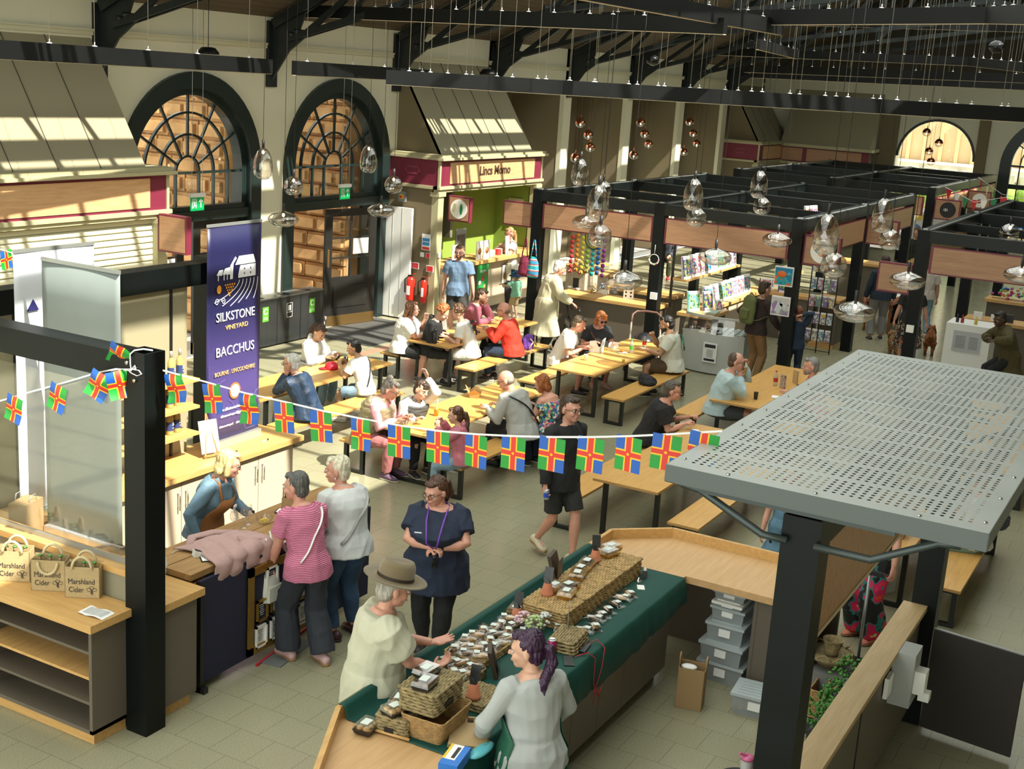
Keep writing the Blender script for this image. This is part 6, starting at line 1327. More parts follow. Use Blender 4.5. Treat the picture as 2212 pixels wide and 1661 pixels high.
# rucksack
def backpack(I,m,w,h,dp,lab,strapm,z=-.02):
    tr=I['tors'][5]; c=I['world'](tr[0]-I['F1']*(tr[2]*I['wf']**1.3+I['ez']+dp/2+.01)*I['s']+I['d']*z); t=thing('backpack',lab,'backpack',c,I['root'].rotation_euler.z)
    dd=I['d']; ff=I['F1']; ll=I['L1']; mb=MB(); mb.use(m)
    cb=MB(); cb.use(m); cb.loft([(-dd*h*.5,ll*w*.42,ff*dp*.35),(-dd*h*.42,ll*w*.5,ff*dp*.5),(dd*0,ll*w*.5,ff*dp*.5),(dd*h*.35,ll*w*.45,ff*dp*.42),(dd*h*.5,ll*w*.28,ff*dp*.25)],n=20); cb.loft([(-dd*h*.34-ff*dp*.5,ll*w*.34,ff*dp*.12),(-dd*h*.02-ff*dp*.5,ll*w*.36,ff*dp*.16),(dd*h*.02-ff*dp*.45,ll*w*.3,ff*dp*.08)],n=16)
    soft('bag_body',cb,.010,m,t,.004,2)
    mb=MB(); mb.use(strapm)
    for sd in (-1,1): mb.tube([dd*h*.36+ll*sd*w*.28,dd*(h*.36+.10)+ll*sd*w*.36+ff*.10,dd*(h*.2+.06)+ll*sd*w*.5+ff*(dp*.5+.24),dd*(-h*.1)+ll*sd*w*.62+ff*(dp*.5+.22),-dd*h*.3+ll*sd*w*.55+ff*dp*.6,-dd*h*.36+ll*sd*w*.4],.02,6,flat=.3)
    mb.build('straps',t); mb=MB(); mb.use(strapm); mb.tube([dd*h*.47-ll*.03,dd*(h*.47+.05),dd*h*.47+ll*.03],.008,6); mb.build('grab_loop',t); return t
M_olv=mat('olive canvas',(.10,.115,.035),.8,bump=.2,bscale=30)
backpack(p_bp,M_olv,.32,.50,.18,'olive canvas rucksack on the back of the person in brown',mat('olive webbing',(.14,.16,.06),.8))
backpack(p_rb,mat('dark iridescent leather',(.035,.03,.05),.35,.3),.24,.28,.14,'small dark shiny backpack on the person in sage skirt',K_black)
# ================= goods on the bakery counter =================
Z0=.937
M_hy=mat('water hyacinth weave',(.50,.33,.13),.7,bump=.9,bscale=45,var=.45,vscale=22,stretch=(1,1,2.2)); M_sg=mat('seagrass weave',(.34,.26,.12),.75,bump=.9,bscale=60,var=.5,vscale=30); M_wk=mat('willow weave',(.42,.25,.09),.65,bump=.6,bscale=70,var=.4,vscale=30)
M_terra=mat('terracotta',(.45,.15,.07),.75,var=.15,vscale=10); M_lab=mat('pale product label',(.60,.66,.62),.6); M_film=glass('cellophane',(.97,.97,.97),.07,.12); M_tub=glass('clear plastic tub',(.95,.96,.96),.08,.08)
M_biscuit=mat('golden bake',(.48,.27,.09),.8,var=.4,vscale=40); M_chocb=mat('chocolate bake',(.07,.03,.015),.7,var=.5,vscale=40,col2=(.2,.12,.06)); M_cream_=mat('cream bake',(.55,.38,.17),.8,var=.4,vscale=50,col2=(.4,.2,.08)); M_blk=mat('black tray',(.012,.012,.013),.3)
def rrect(w,d,r,z,n=5):
    P=[]
    for cx,cy,a0 in ((w/2-r,d/2-r,0),(-w/2+r,d/2-r,90),(-w/2+r,-d/2+r,180),(w/2-r,-d/2+r,270)):
        for i in range(n+1): a=math.radians(a0+90*i/n); P.append(V((cx+r*math.cos(a),cy+r*math.sin(a),z)))
    return P+[P[0]]
def woven(name,lab,x,y,z,w,d,h,m,rot=0,taper=0,top=True,rr=.011,group=None,hole=False,rim=None,wob=.35):
    "basket built as stacked plaited rolls; top=True: upturned with a closed top"
    t=thing(name,lab,'basket',(x,y,z),rot,group); rb=random.Random(int(x*1000+y*77)); mb=MB(); mb.use(m); n=max(3,int(h/(rr*1.75)))
    for k in range(n):
        f=(k+.5)/n; zz=h*f; tp=taper*(f if not top else (1-f)); base=rrect(w-2*rr+tp,d-2*rr+tp,.03,zz); P=[]
        for a,b in zip(base,base[1:]):
            m_=max(1,int((b-a).length/.022))
            for i in range(m_): P.append(a.lerp(b,i/m_))
        R_=[rr*(1+wob*math.sin(i*1.9+k*1.57)) for i in range(len(P))]; P.append(P[0]); R_.append(R_[0]); mb.tube([p+V((0,0,rr*.25*math.sin(i*1.9+k*3.1))) for i,p in enumerate(P)],R_,6,cap=False)
    mb.box((-w/2+.016,-d/2+.016,.004),(w/2-.016,d/2-.016,h-.004)) if top else mb.box((-w/2+.02,-d/2+.02,0),(w/2-.02,d/2-.02,.01))
    mb.build('woven_sides',t)
    if top:
        mb=MB(); mb.use(m); q=int(d/(rr*1.8))
        for j in range(q):
            yy=-d/2+rr+(d-2*rr)*j/(q-1); m_=int(w/.022); mb.tube([V((-w/2+rr+(w-2*rr)*i/m_,yy,h-rr*.6)) for i in range(m_+1)],[rr*(1+wob*math.sin(i*2+j*1.57)) for i in range(m_+1)],6)
        mb.build('woven_top',t)
    if hole: B(M_blk,((-w*.16,-d/2-.004,h*.12),(w*.1,-d/2+.002,h*.45)),name='handle_hole',parent=t)
    if rim: mb=MB(); mb.use(rim); mb.tube([V((-w/2-.02,-d/2,.012)),V((w/2+.02,-d/2,.012))],.010,8); mb.build('dowel',t)
    return t
PI=math.pi
for i,(x,l) in enumerate(((8.20,'nearest upturned pale woven crate on the bakery counter'),(8.56,'second upturned pale woven crate along the bakery counter'),(8.92,'third upturned pale woven crate along the bakery counter'),(9.30,'farthest upturned pale woven crate at the counter corner'))):
    woven('woven_crate',l,x,3.97,Z0,.36 if i else .33,.40,.15,M_hy,group='upturned woven crates')
woven('woven_crate','small upturned seagrass crate at the left end of the counter',6.13,3.98,Z0,.24,.24,.12,M_sg,hole=True,rim=M_oak,rot=-PI/2+.1)
woven('basket','tapered willow basket under the big upturned crate',6.25,3.78,Z0,.34,.26,.16,M_wk,rot=.05,top=False,taper=.06,rr=.006,wob=.15)
woven('woven_crate','large upturned seagrass crate raised on the willow basket',6.27,3.84,Z0+.165,.38,.28,.15,M_sg,rot=.05,hole=True)
woven('woven_crate','low upturned seagrass crate carrying a terracotta pot',6.72,3.75,Z0,.30,.26,.07,M_sg,rot=.03,hole=True,rim=M_oak)
woven('basket','woven seagrass lid leaning behind the person with purple hair',7.86,3.66,Z0,.30,.20,.09,M_sg,rot=.12,taper=.05)
woven('basket','shallow woven tray of wrapped slices beside the big crate',6.85,4.05,Z0,.46,.34,.07,M_sg,top=False,rr=.009)
woven('basket','long woven tray of wrapped cakes in the middle of the counter',7.35,4.12,Z0,.46,.34,.06,M_hy,top=False,rr=.009)
def pot_sign(x,y,z,lab,r=.05,h=.10):
    t=thing('terracotta_pot',lab,'flowerpot',(x,y,z),0,'upturned pots holding price signs'); mb=MB(); mb.use(M_terra); mb.lathe((0,0,0),[(r,0),(r,h*.2),(r*.93,h*.2),(r*.62,h),(0.01,h)],20); mb.build('pot',t)
    s=thing('price_sign',lab.replace('terracotta pot','black folded price sign stuck in the terracotta pot')[:80],'sign',(x,y,z+h),rnd.uniform(-.3,.3)+.3); s['label']='black price sign '+lab.split('pot ',1)[1]
    mb=MB(); mb.use(M_blk); mb.prism([(-.0,-.035,.02),(0,.035,.02),(.03,.035,.12),(.03,-.035,.12)],(.003,0,0)); mb.prism([(-.02,-.02,0),(.02,-.02,0),(0,0,.04)],(0,.04,0)); mb.build('card',s)
pot_sign(6.62,3.73,Z0+.08,'terracotta pot on the low seagrass crate'); pot_sign(8.02,4.18,Z0,'terracotta pot behind the flowers'); pot_sign(8.27,4.06,Z0+.15,'terracotta pot on the nearest pale crate'); pot_sign(9.15,4.07,Z0+.15,'terracotta pot on the third pale crate')
def tub(x,y,z,lab,kind,rot=0,black=False,w=.165,d=.12,h=.06):
    t=thing('cake_tub',lab,'packaged cake',(x,y,z+.003),rot,'boxed cakes with pale labels'); mb=MB(); mb.use(M_blk if black else M_gfoil); q4=lambda k,z:(V((0,0,z)),V((w*k,d*k,0))*.5,V((-w*k,d*k,0))*.5); mb.loft([q4(.84,0),q4(1,.03)],n=4,smooth=False); mb.build('tray',t)
    mb=MB(); mb.use({'choc':M_chocb,'cream':M_cream_,'gold':M_biscuit}[kind])
    for i in range(3):
        for j in range(2): mb.ell((-w*.27+i*w*.27,-d*.2+j*d*.4,.032),w*.15,d*.22,.018,8,5)
    mb.build('cake',t); mb=MB(); mb.use(M_tub); mb.loft([q4(1,.03),q4(.9,h)],n=4,smooth=False); mb.build('lid',t)
    B(M_lab,((-w*.22,-d*.2,h),(w*.22,d*.25,h+.002)),name='label',parent=t); return t
M_gfoil=mat('gold foil tray',(.55,.30,.05),.3,.7)
hc=Z0+.15
for x,y,z,l,k,bl in ((8.33,3.92,hc,'boxed cake nearest the pot on the first pale crate','cream',0),(8.38,4.05,hc,'boxed cake behind another on the first pale crate','gold',0),(8.46,3.97,hc,'chocolate boxed cake on the first pale crate','choc',0),(8.72,4.02,hc,'round blueberry pie box on the second pale crate','gold',0),(8.84,4.05,hc,'second pie box on the second pale crate','gold',0),(9.0,4.07,hc,'dark cake box just before the far pot','choc',0),(9.33,4.03,hc,'clear box of chocolate loaf on the farthest pale crate','choc',0),(9.45,4.06,hc,'clear box of golden loaf at the very end crate','gold',0),
 (6.16,3.82,Z0+.315,'black tray of iced cakes on top of the big seagrass crate','choc',1),(6.30,3.90,Z0+.315,'second black tray of cakes on the big seagrass crate','choc',1),(6.08,3.98,Z0+.12,'black tray of cream slices on the small seagrass crate','cream',1),(6.19,4.02,Z0+.12,'black tray of tarts behind on the small seagrass crate','gold',1),(5.98,4.12,Z0,'black tray of cakes on the cloth at the far left end','cream',1),(8.12,4.24,Z0,'gold foil cake box beside the flowers pot','choc',0)):
    tub(x,y,z,l,k,rnd.uniform(-.3,.3),bool(bl))
def bag(x,y,z,lab,kind,rot=0,s=1.0,grp='cellophane bags of bakes'):
    t=thing('wrapped_bake',lab,'packaged cake',(x,y,z+.002),rot,grp); mb=MB(); mb.use({'choc':M_chocb,'cream':M_cream_,'gold':M_biscuit}[kind]); mb.ell((0,0,.022*s),.05*s,.034*s,.02*s,10,6); mb.build('bake',t)
    mb=MB(); mb.use(M_film); r=random.Random(int(x*999)); vs=[]
    mb.loft([((-.085*s,0,.012),(0,.045*s,0),(0,0,.004)),((-.06*s,0,.026*s),(0,.040*s,0),(0,0,.020*s)),((0,0,.028*s),(0,.043*s,0),(0,0,.026*s)),((.055*s,0,.026*s),(0,.038*s,0),(0,0,.021*s)),((.085*s,.01,.014),(0,.05*s,0),(0,0,.005))],n=10,smooth=False); mb.build('cellophane',t)
    B(M_lab,((-.055*s,-.022*s,.05*s),(-.012*s,.022*s,.053*s)),name='label',parent=t); return t
bl=['nearest bag of shortbread in the row before the crates','bag of flapjack, second in the row before the crates','square label bag, third in the row before the crates','dark cake bag, fourth in the row before the crates','dark brownie bag in the middle of the row','dark bag with a tilted label in the row','purple label bag towards the far end of the row','pale bag next to last in the row','golden loaf bag at the far end of the row','bag lying behind the nearest shortbread bag']
for i,(x,y,k) in enumerate(((7.98,3.74,'cream'),(8.12,3.66,'gold'),(8.24,3.62,'gold'),(8.36,3.68,'choc'),(8.46,3.68,'choc'),(8.58,3.68,'choc'),(8.72,3.68,'choc'),(8.86,3.68,'cream'),(8.98,3.67,'gold'),(8.06,3.86,'gold'))): bag(x,y,Z0+.002,bl[i],k,rnd.uniform(-.6,.6)+1.2)
nb=0
wh=['in the shallow tray','in the long middle tray','beside the flowers']
for (xa,ya,zb,nx,ny,where) in ((6.70,3.95,.03,4,3,'in the shallow woven tray'),(7.18,4.0,.03,5,3,'in the long woven tray'),(7.62,3.98,.0,4,3,'heaped between the long tray and the flowers')):
    for i in range(nx):
        for j in range(ny):
            nb+=1; k=('cream','gold','choc','cream')[rnd.randrange(4)]; o=bag(xa+i*.10,ya+j*.11,Z0+zb+rnd.uniform(0,.03),'cellophane wrapped cake slice with a pale label '+where,k,rnd.uniform(-1.2,1.2),1.0,'wrapped slices '+where)
t=thing('flower_bunch','pale green and pink hydrangea heads behind the purple ponytail','flowers',(7.86,3.95,Z0)); 
for c,n,cx,cy in (((.38,.50,.22),46,0,0),((.62,.42,.46),34,.02,.10),((.55,.57,.55),34,.10,-.03)):
    m=mat('petals %.2f'%c[0],c,.7); mb=MB(); mb.use(m)
    for i in range(n): a=rnd.uniform(0,6.28); e=rnd.uniform(-.3,1.5); mb.ell((cx+.06*math.cos(a)*math.cos(e),cy+.06*math.sin(a)*math.cos(e),.09+.055*math.sin(e)),.014,.014,.010,6,4)
    mb.build('flower_head',t)
mb=MB(); mb.use(mat('clear vase',(.3,.33,.3),.2)); mb.lathe((0,0,0),[(.03,0),(.03,.07)],12); mb.build('vase',t)
t=thing('sign_holder','clear acrylic sign holder standing by the flowers','sign',(7.97,3.72,Z0+.09),.4); B(mat('acrylic slab',(.35,.45,.42),.15,alpha=.75),((-.055,-.002,0),(.055,.002,.19)),name='panel',parent=t)
t=thing('power_bank','black power bank lying on the green cloth','electronics',(7.86,3.53,Z0),.15); B(M_blk,((-.08,-.035,0),(.08,.035,.022)),name='case',parent=t)
t=thing('phone','black smartphone charging on the green cloth','phone',(7.62,3.53,Z0),.55); B(M_blk,((-.08,-.038,0),(.08,.038,.009)),name='case',parent=t); B(mat('phone screen',(.05,.06,.065),.08),((-.074,-.034,.009),(.074,.034,.0095)),name='screen',parent=t)
mb=MB(); mb.use(mat('red cable',(.40,.01,.02),.5)); mb.tube([(7.94,3.53,Z0+.012),(8.02,3.50,Z0+.03),(8.0,3.42,.93),(7.93,3.40,.8),(7.85,3.40,.68),(7.88,3.39,.6),(7.94,3.39,.66)],.0035,6); mb.tube([(7.70,3.52,Z0+.01),(7.80,3.46,Z0+.02),(7.82,3.41,.92),(7.80,3.40,.75),(7.84,3.40,.64),(7.80,3.39,.56)],.0035,6); mb.tube([(7.82,3.4,.66),(7.88,3.39,.64),(7.92,3.39,.55),(7.98,3.39,.5)],.0035,6); tag(mb.build('charging_cable'),'red charging cable looping off the edge of the green cloth','cable')
def can(x,y,z,c,lab,r=.033,h=.115,name='drink_can'):
    t=thing(name,lab,'can',(x,y,z)); mb=MB(); mb.use(mat('can %s'%str(c),c,.3,.3)); mb.lathe((0,0,0),[(r*.8,0),(r,.008),(r,h-.01)],18,cap=True); mb.build('can_body',t); mb=MB(); mb.use(M_chrome); mb.lathe((0,0,h-.01),[(r,0),(r*.82,.01),(r*.78,.007),(.004,.007)],18); mb.build('can_top',t); return t
can(7.66,3.69,Z0,(.35,.01,.10),'crimson drink can behind the purple ponytail')
t=thing('tape_dispenser','black tape dispenser at the counter corner','dispenser',(9.46,3.74,Z0),.4); mb=MB(); mb.use(M_blk); mb.prism([(-.07,-.02,0),(.07,-.02,0),(.06,-.02,.05),(.02,-.02,.03),(-.06,-.02,.07)],(0,.04,0)); mb.build('base',t); mb=MB(); mb.use(mat('tape roll',(.6,.55,.4),.3)); mb.cyl((-.02,-.012,.055),(-.02,.012,.055),.03,16); mb.build('tape_roll',t)
t=thing('counter_bell','small silver counter bell','bell',(9.31,3.73,Z0)); mb=MB(); mb.use(M_chrome); mb.lathe((0,0,0),[(.03,0),(.03,.006),(.027,.02),(.01,.032),(.004,.04)],16); mb.build('bell',t)
t=thing('card_stack','small pile of white cards on the green cloth','cards',(9.2,3.66,Z0),.5); B(M_paper,((-.045,-.03,0),(.045,.03,.008)),name='cards',parent=t)
for x,y,l,r in ((7.14,3.83,'dark wood picture frame in front of the purple haired server',.5),(8.63,4.14,'dark wood frame standing behind the pale crates',.2)):
    t=thing('picture',l,'picture',(x,y,Z0+(.15 if x>8 else 0)),r); mb=MB(); mb.use(mat('dark wood frame',(.05,.03,.018),.5)); mb.prism([(-.09,0,0),(.09,0,0),(.09,.06,.20),(-.09,.06,.20)],(0,.03,0)); mb.build('frame',t); B(M_blk,((-.07,-.002,.02),(.07,.0,.16)),name='panel',parent=t)
t=thing('paper_bags','stack of flat brown paper carrier bags by the server','paper bag',(6.30,3.56,Z0+.002),.5)
for i in range(5):
    mb=MB(); mb.use(mat('kraft paper',(.36,.25,.12),.8,bump=.1,bscale=20)); a=.05*i; q=Matrix.Rotation(rnd.uniform(-.12,.12),3,'Z'); z=.006*i
    for bx in (((-.17,-.12),(.12,.12)),((.12,.03),(.20,.06)),((.12,-.06),(.20,-.03)),((.18,-.06),(.20,.06))): mb.add([q@V((bx[0][0],bx[0][1],z)),q@V((bx[1][0],bx[0][1],z)),q@V((bx[1][0],bx[1][1],z)),q@V((bx[0][0],bx[1][1],z)),q@V((bx[0][0],bx[0][1],z+.004)),q@V((bx[1][0],bx[0][1],z+.004)),q@V((bx[1][0],bx[1][1],z+.004)),q@V((bx[0][0],bx[1][1],z+.004))],[(3,2,1,0),(4,5,6,7),(0,1,5,4),(1,2,6,5),(2,3,7,6),(3,0,4,7)])
    mb.build('flat_bag',t)
# the worktop continues towards the camera with a glove box
t=thing('glove_box','blue and white glove box at the bottom edge','box',(5.96,3.46,Z0-.005),.2); B(M_paper,((-.12,-.06,0),(.12,.06,.07)),name='carton',parent=t); B(mat('glove box blue',(.02,.16,.55),.5),((-.12,-.061,0),(.12,-.02,.071)),((-.121,-.06,0),(-.06,.06,.0705)),name='printed_band',parent=t); B(M_blk,((-.04,-.01,.0705),(.09,.012,.072)),name='slot',parent=t); B(mat('glove box yellow',(.7,.5,.02),.5),((-.06,.045,.0705),(.121,.061,.0715)),name='yellow_stripe',parent=t)
t=thing('glove_pack','turquoise plastic pack next to the glove box','pack',(6.18,3.40,Z0-.005)); mb=MB(); mb.use(mat('turquoise film',(.10,.42,.48),.3,bump=.5,bscale=30)); mb.ell((0,0,.02),.13,.05,.02,14,6); mb.build('pack',t)
# storage boxes under the corner
M_cb=mat('clear storage plastic',(.42,.46,.47),.3,alpha=.62); M_cl=mat('clear storage lid',(.50,.56,.57),.3,alpha=.8)
def stbox(x,y,z,w,d,h,lab,rot=0,lidm=None,fill=None):
    t=thing('storage_box',lab,'storage box',(x,y,z),rot,'plastic storage boxes by the bakery cupboards'); mb=MB(); mb.use(M_cb); mb.add([(-w*.45,-d*.45,0),(w*.45,-d*.45,0),(w*.45,d*.45,0),(-w*.45,d*.45,0),(-w/2,-d/2,h),(w/2,-d/2,h),(w/2,d/2,h),(-w/2,d/2,h)],[(3,2,1,0),(0,1,5,4),(1,2,6,5),(2,3,7,6),(3,0,4,7)]); mb.build('tub',t)
    mb=MB(); mb.use(lidm or M_cl); mb.box((-w*.53,-d*.53,h-.02),(w*.53,d*.53,h+.004)); 
    for i in range(5): mb.box((-w*.4+i*w*.17,-d*.4,h+.004),(-w*.4+i*w*.17+w*.08,d*.4,h+.012))
    mb.build('lid',t); B(M_paper,((-w*.5-.003,-.05,h*.35),(-w*.47,.05,h*.75)),name='label',parent=t)
    if fill:
        for m,xa,xb in ((M_cream_,-w*.4,0),(M_chocb,0,w*.4)):
            mb=MB(); mb.use(m)
            for i in range(26): mb.ell((rnd.uniform(xa,xb),rnd.uniform(-d*.36,d*.36),rnd.uniform(.03,h*.7)),.035,.03,.02,6,4)
            mb.build('biscuits',t)
    return t
for z,w,d,h,l in ((0,.42,.40,.18,'lowest clear storage box of the stack under the worktop'),(.19,.40,.38,.17,'second clear storage box up in the stack'),(.37,.36,.33,.17,'third storage box with pale green clips'),(.55,.30,.30,.12,'fourth clear box in the stack'),(.68,.33,.26,.05,'flat white lidded box near the top of the stack'),(.74,.30,.28,.08,'topmost clear box under the worktop')):
    stbox(9.98+rnd.uniform(-.02,.02),3.10,z,w,d,h,l,rnd.uniform(-.05,.05),lidm=M_white if 'white' in l else None)
stbox(9.52,2.66,0,.30,.38,.18,'clear storage box of biscuits on the floor',PI*.03,fill=True)
stbox(8.10,1.95,0,.40,.30,.2,'clear storage box behind the half wall under the plants')
def carrier(x,y,z,w,d,h,lab,rot=0,m=None,name='paper_bag',open_=True,handles='flat'):
    t=thing(name,lab,'bag',(x,y,z),rot); m=m or mat('kraft paper bag',(.34,.22,.10),.8,bump=.25,bscale=12); mb=MB(); mb.use(m); e=.004
    for a,b in (((-w/2,-d/2,0),(w/2,-d/2+e,h)),((-w/2,d/2-e,0),(w/2,d/2,h*.98)),((-w/2,-d/2,0),(-w/2+e,d/2,h)),((w/2-e,-d/2,0),(w/2,d/2,h)),((-w/2,-d/2,0),(w/2,d/2,e))): mb.box(a,b)
    mb.build('bag_body',t); mb=MB(); mb.use(m if handles=='flat' else M_white)
    for s in (-1,1): mb.tube([(-w*.2,s*d/2,h-.03),(-w*.18,s*d/2,h+.07),(0,s*d/2,h+.10),(w*.18,s*d/2,h+.07),(w*.2,s*d/2,h-.03)],.007,6,flat=.5)
    mb.build('handles',t); return t
o=carrier(9.27,3.16,0,.17,.22,.36,'tall brown paper carrier bag on the floor by the cupboards',.2); mb=MB(); mb.use(M_paper); mb.ell((-.02,.03,.35),.05,.07,.02,10,5); mb.build('paper_inside',o)
# behind the half wall: baskets, pots, plants, trolley handle
woven('basket','tall willow crate of terracotta pots behind the half wall',9.55,2.10,.14,.30,.26,.24,M_wk,top=False,rr=.007,wob=.15)
for i,x in enumerate((9.48,9.62)):
    t=thing('terracotta_pot',('left','right')[i]+' empty terracotta pot standing in the willow crate','flowerpot',(x,2.07,.28)); mb=MB(); mb.use(M_terra); mb.lathe((0,0,0),[(.035,0),(.055,.09),(.062,.09),(.062,.12),(.054,.12),(.045,.03),(.01,.03)],20,cap=False); mb.build('pot',t)
t=thing('basket','round lidded wicker basket with looped rim on the stack','basket',(9.85,2.2,.42)); mb=MB(); mb.use(M_sg); mb.lathe((0,0,0),[(.08,0),(.13,.05),(.19,.09),(.20,.11),(.17,.11),(.02,.09)],24); mb.build('bowl',t); mb=MB(); mb.use(M_sg)
for i in range(8):
    a=i*PI/4; mb.tube([V((.185*math.cos(a+b),.185*math.sin(a+b),.10+.05*math.sin((b+.35)/.7*PI))) for b in (-.35,-.2,0,.2,.35)],.008,6)
mb.build('looped_rim',t)
t=thing('basket','small flared wicker basket on top of the round one','basket',(9.83,2.18,.53)); mb=MB(); mb.use(M_sg); mb.lathe((0,0,0),[(.05,0),(.055,.04),(.085,.13),(.09,.135),(.078,.13),(.048,.03)],20); mb.build('bowl',t)
t=thing('storage_crate','grey crate standing under the round wicker baskets','crate',(9.85,2.2,0)); B(mat('grey crate',(.16,.16,.15),.6),((-.2,-.18,0),(.2,.18,.42)),name='crate_body',parent=t)
t=thing('storage_crate','dark crate standing under the willow crate of pots','crate',(9.53,2.10,0)); B(mat('dark crate',(.03,.03,.03),.6),((-.15,-.14,0),(.14,.14,.138)),name='crate_body',parent=t)
t=thing('plant_trough','row of leafy green herbs behind the half wall','plants',(8.75,1.86,0)); mb=MB(); mb.use(M_blk); mb.box((-.55,-.07,.5),(.45,.06,.66)); mb.box((-.5,-.05,0),(-.45,.05,.5)); mb.box((.38,-.05,0),(.43,.05,.5)); mb.build('trough',t)
mb=MB(); mb.use(mat('herb leaves',(.05,.22,.02),.5,var=.5,vscale=30)); r_=random.Random(4)
for i in range(260): p=V((r_.uniform(-.52,.45),r_.uniform(-.08,.09),r_.uniform(.66,.86))); mb.ell(p,.022,.018,.007,6,3,R=Matrix.Rotation(r_.uniform(-1,1),3,'X')@Matrix.Rotation(r_.uniform(0,3),3,'Z'))
mb.build('leaves',t)
t=thing('trolley','grey telescopic trolley handle rising behind the baskets','trolley',(10.75,2.15,0)); mb=MB(); mb.use(M_alu); mb.cyl((0,0,.1),(0,0,.95),.014,8); mb.build('pole',t); mb=MB(); mb.use(M_blk); mb.bar((0,-.13,.96),(0,.13,.96),.035,.035); mb.build('grip',t); mb=MB(); mb.use(M_blk); mb.box((-.12,-.15,.0),(.12,.15,.1)); mb.build('base',t)
t=thing('travel_cup','grey travel cup with pink straw lid at the bottom edge','cup',G(1612,1660,.75)); mb=MB(); mb.use(mat('speckled cup',(.35,.34,.32),.5)); mb.lathe((0,0,-.09),[(.035,0),(.042,.16)],18); mb.build('cup_body',t); mb=MB(); mb.use(mat('pink lid',(.55,.12,.25),.4)); mb.lathe((0,0,.07),[(.045,0),(.045,.015),(.03,.025)],18); mb.bar((0,0,.09),(-.05,.04,.12),.015,.015); mb.build('lid',t)
gx=G(1612,1660,.75); t=thing('stool','dark padded stool holding the travel cup','stool',(gx.x,gx.y+.02,0)); mb=MB(); mb.use(mat('dark vinyl',(.02,.025,.027),.4)); mb.lathe((0,0,.60),[(.15,0),(.17,.02),(.165,.055),(.12,.06)],24); mb.build('seat',t); mb=MB(); mb.use(M_chrome); mb.cyl((0,0,.0),(0,0,.6),.025,10); mb.lathe((0,0,0),[(.18,0),(.18,.015),(.03,.03)],20); mb.build('pedestal',t)

# ================= wine and cider stall goods =================
M_wineg=mat('pale straw wine glass',(.52,.42,.14),.08,alpha=.85,coat=.5); M_caps=mat('silver capsule',(.55,.58,.6),.3,.5); M_wlab=mat('navy wine label',(.03,.05,.16),.5)
def bottle0(): 
    t=thing('wine_bottle','','bottle'); mb=MB(); mb.use(M_wineg); mb.lathe((0,0,0),[(.033,0),(.037,.008),(.037,.17),(.030,.20),(.015,.225),(.014,.24)],20); mb.build('glass_body',t)
    mb=MB(); mb.use(M_caps); mb.lathe((0,0,.235),[(.0155,0),(.0155,.06),(.014,.062)],14); mb.build('capsule',t); mb=MB(); mb.use(M_wlab); mb.lathe((0,0,.045),[(.0378,0),(.0378,.09)],20,cap=False); mb.build('label',t)
    mb=MB(); mb.use(M_paper); mb.box((-.02,-.0385,.10),(.02,-.037,.108)); mb.box((-.013,-.0385,.07),(.013,-.037,.076)); mb.box((-.01,-.0385,.118),(.012,-.037,.13)); mb.build('label_print',t); return t
bt0=bottle0(); fb=True; SH=('lower','middle','upper')
for si,(z,xs) in enumerate(((WS[0]+.03,(8.9,9.02,9.14,9.26)),(WS[1]+.03,(8.9,9.02,9.14,9.26)),(WS[2]+.03,(8.62,8.75,8.88,9.01,9.16,9.30)),(WS[0]+.03,(8.30,8.0)),(WS[1]+.03,(8.30,)),)):
    for k,x in enumerate(xs):
        o=bt0 if fb else dup(bt0); fb=False; o.location=(x,8.84+.02*(k%2),z); o['group']='white wine bottles on the oak shelves'
        o['label']='pale wine bottle with silver cap on the %s oak shelf of the wine stall'%({WS[0]+.03:'lowest',WS[1]+.03:'middle',WS[2]+.03:'top'}[z]); o.rotation_euler=(0,0,.3)
def at_(o,l): o['label']=l; return o
t=thing('spittoon','polished silver spittoon bowl on the back counter','bowl',(8.12,8.62,.95)); mb=MB(); mb.use(mat('polished silver',(.75,.73,.68),.12,1)); mb.lathe((0,0,0),[(.06,0),(.10,.02),(.115,.06),(.09,.10),(.06,.115),(.10,.15),(.125,.165),(.10,.15),(.05,.115)],28); mb.build('bowl',t)
t=thing('display_card','white menu card on a wooden easel beside the navy banner','card',(9.55,8.66,.95),-.25); mb=MB(); mb.use(M_paper); mb.prism([(-.11,0,.05),(.11,0,.05),(.11,.08,.38),(-.11,.08,.38)],(0,.006,0)); mb.build('card',t); mb=MB(); mb.use(mat('orange easel wood',(.45,.2,.06),.6)); mb.bar((-.08,-.02,.0),(0,.11,.45),.015,.01); mb.bar((.08,-.02,0),(0,.11,.45),.015,.01); mb.bar((-.1,-.02,.03),(.1,-.02,.03),.02,.012); mb.build('easel',t)
for x,y,l in ((9.8,8.58,'black and white marker pen nearest the menu card'),(10.35,8.62,'black and white marker pen at the counter end')):
    t=thing('pen',l,'pen',(x,y,.958),.2); mb=MB(); mb.use(M_white); mb.cyl((-.06,0,0),(.03,0,0),.007,8); mb.use(M_blk); mb.cyl((.03,0,0),(.07,0,0),.009,8); mb.build('pen',t)
t=thing('paper_bag','brown paper bag standing on the left back counter','bag',(6.95,8.35,.93),.3); mb=MB(); mb.use(MATS['kraft paper bag']); mb.box((-.13,-.08,0),(.13,.08,.32)); mb.build('bag_body',t); mb=MB(); mb.use(M_caps)
for s_ in (-1,1): mb.tube([(-.05,s_*.07,.32),(-.03,s_*.07,.38),(.03,s_*.07,.38),(.05,s_*.07,.32)],.003,5)
mb.build('handles',t)
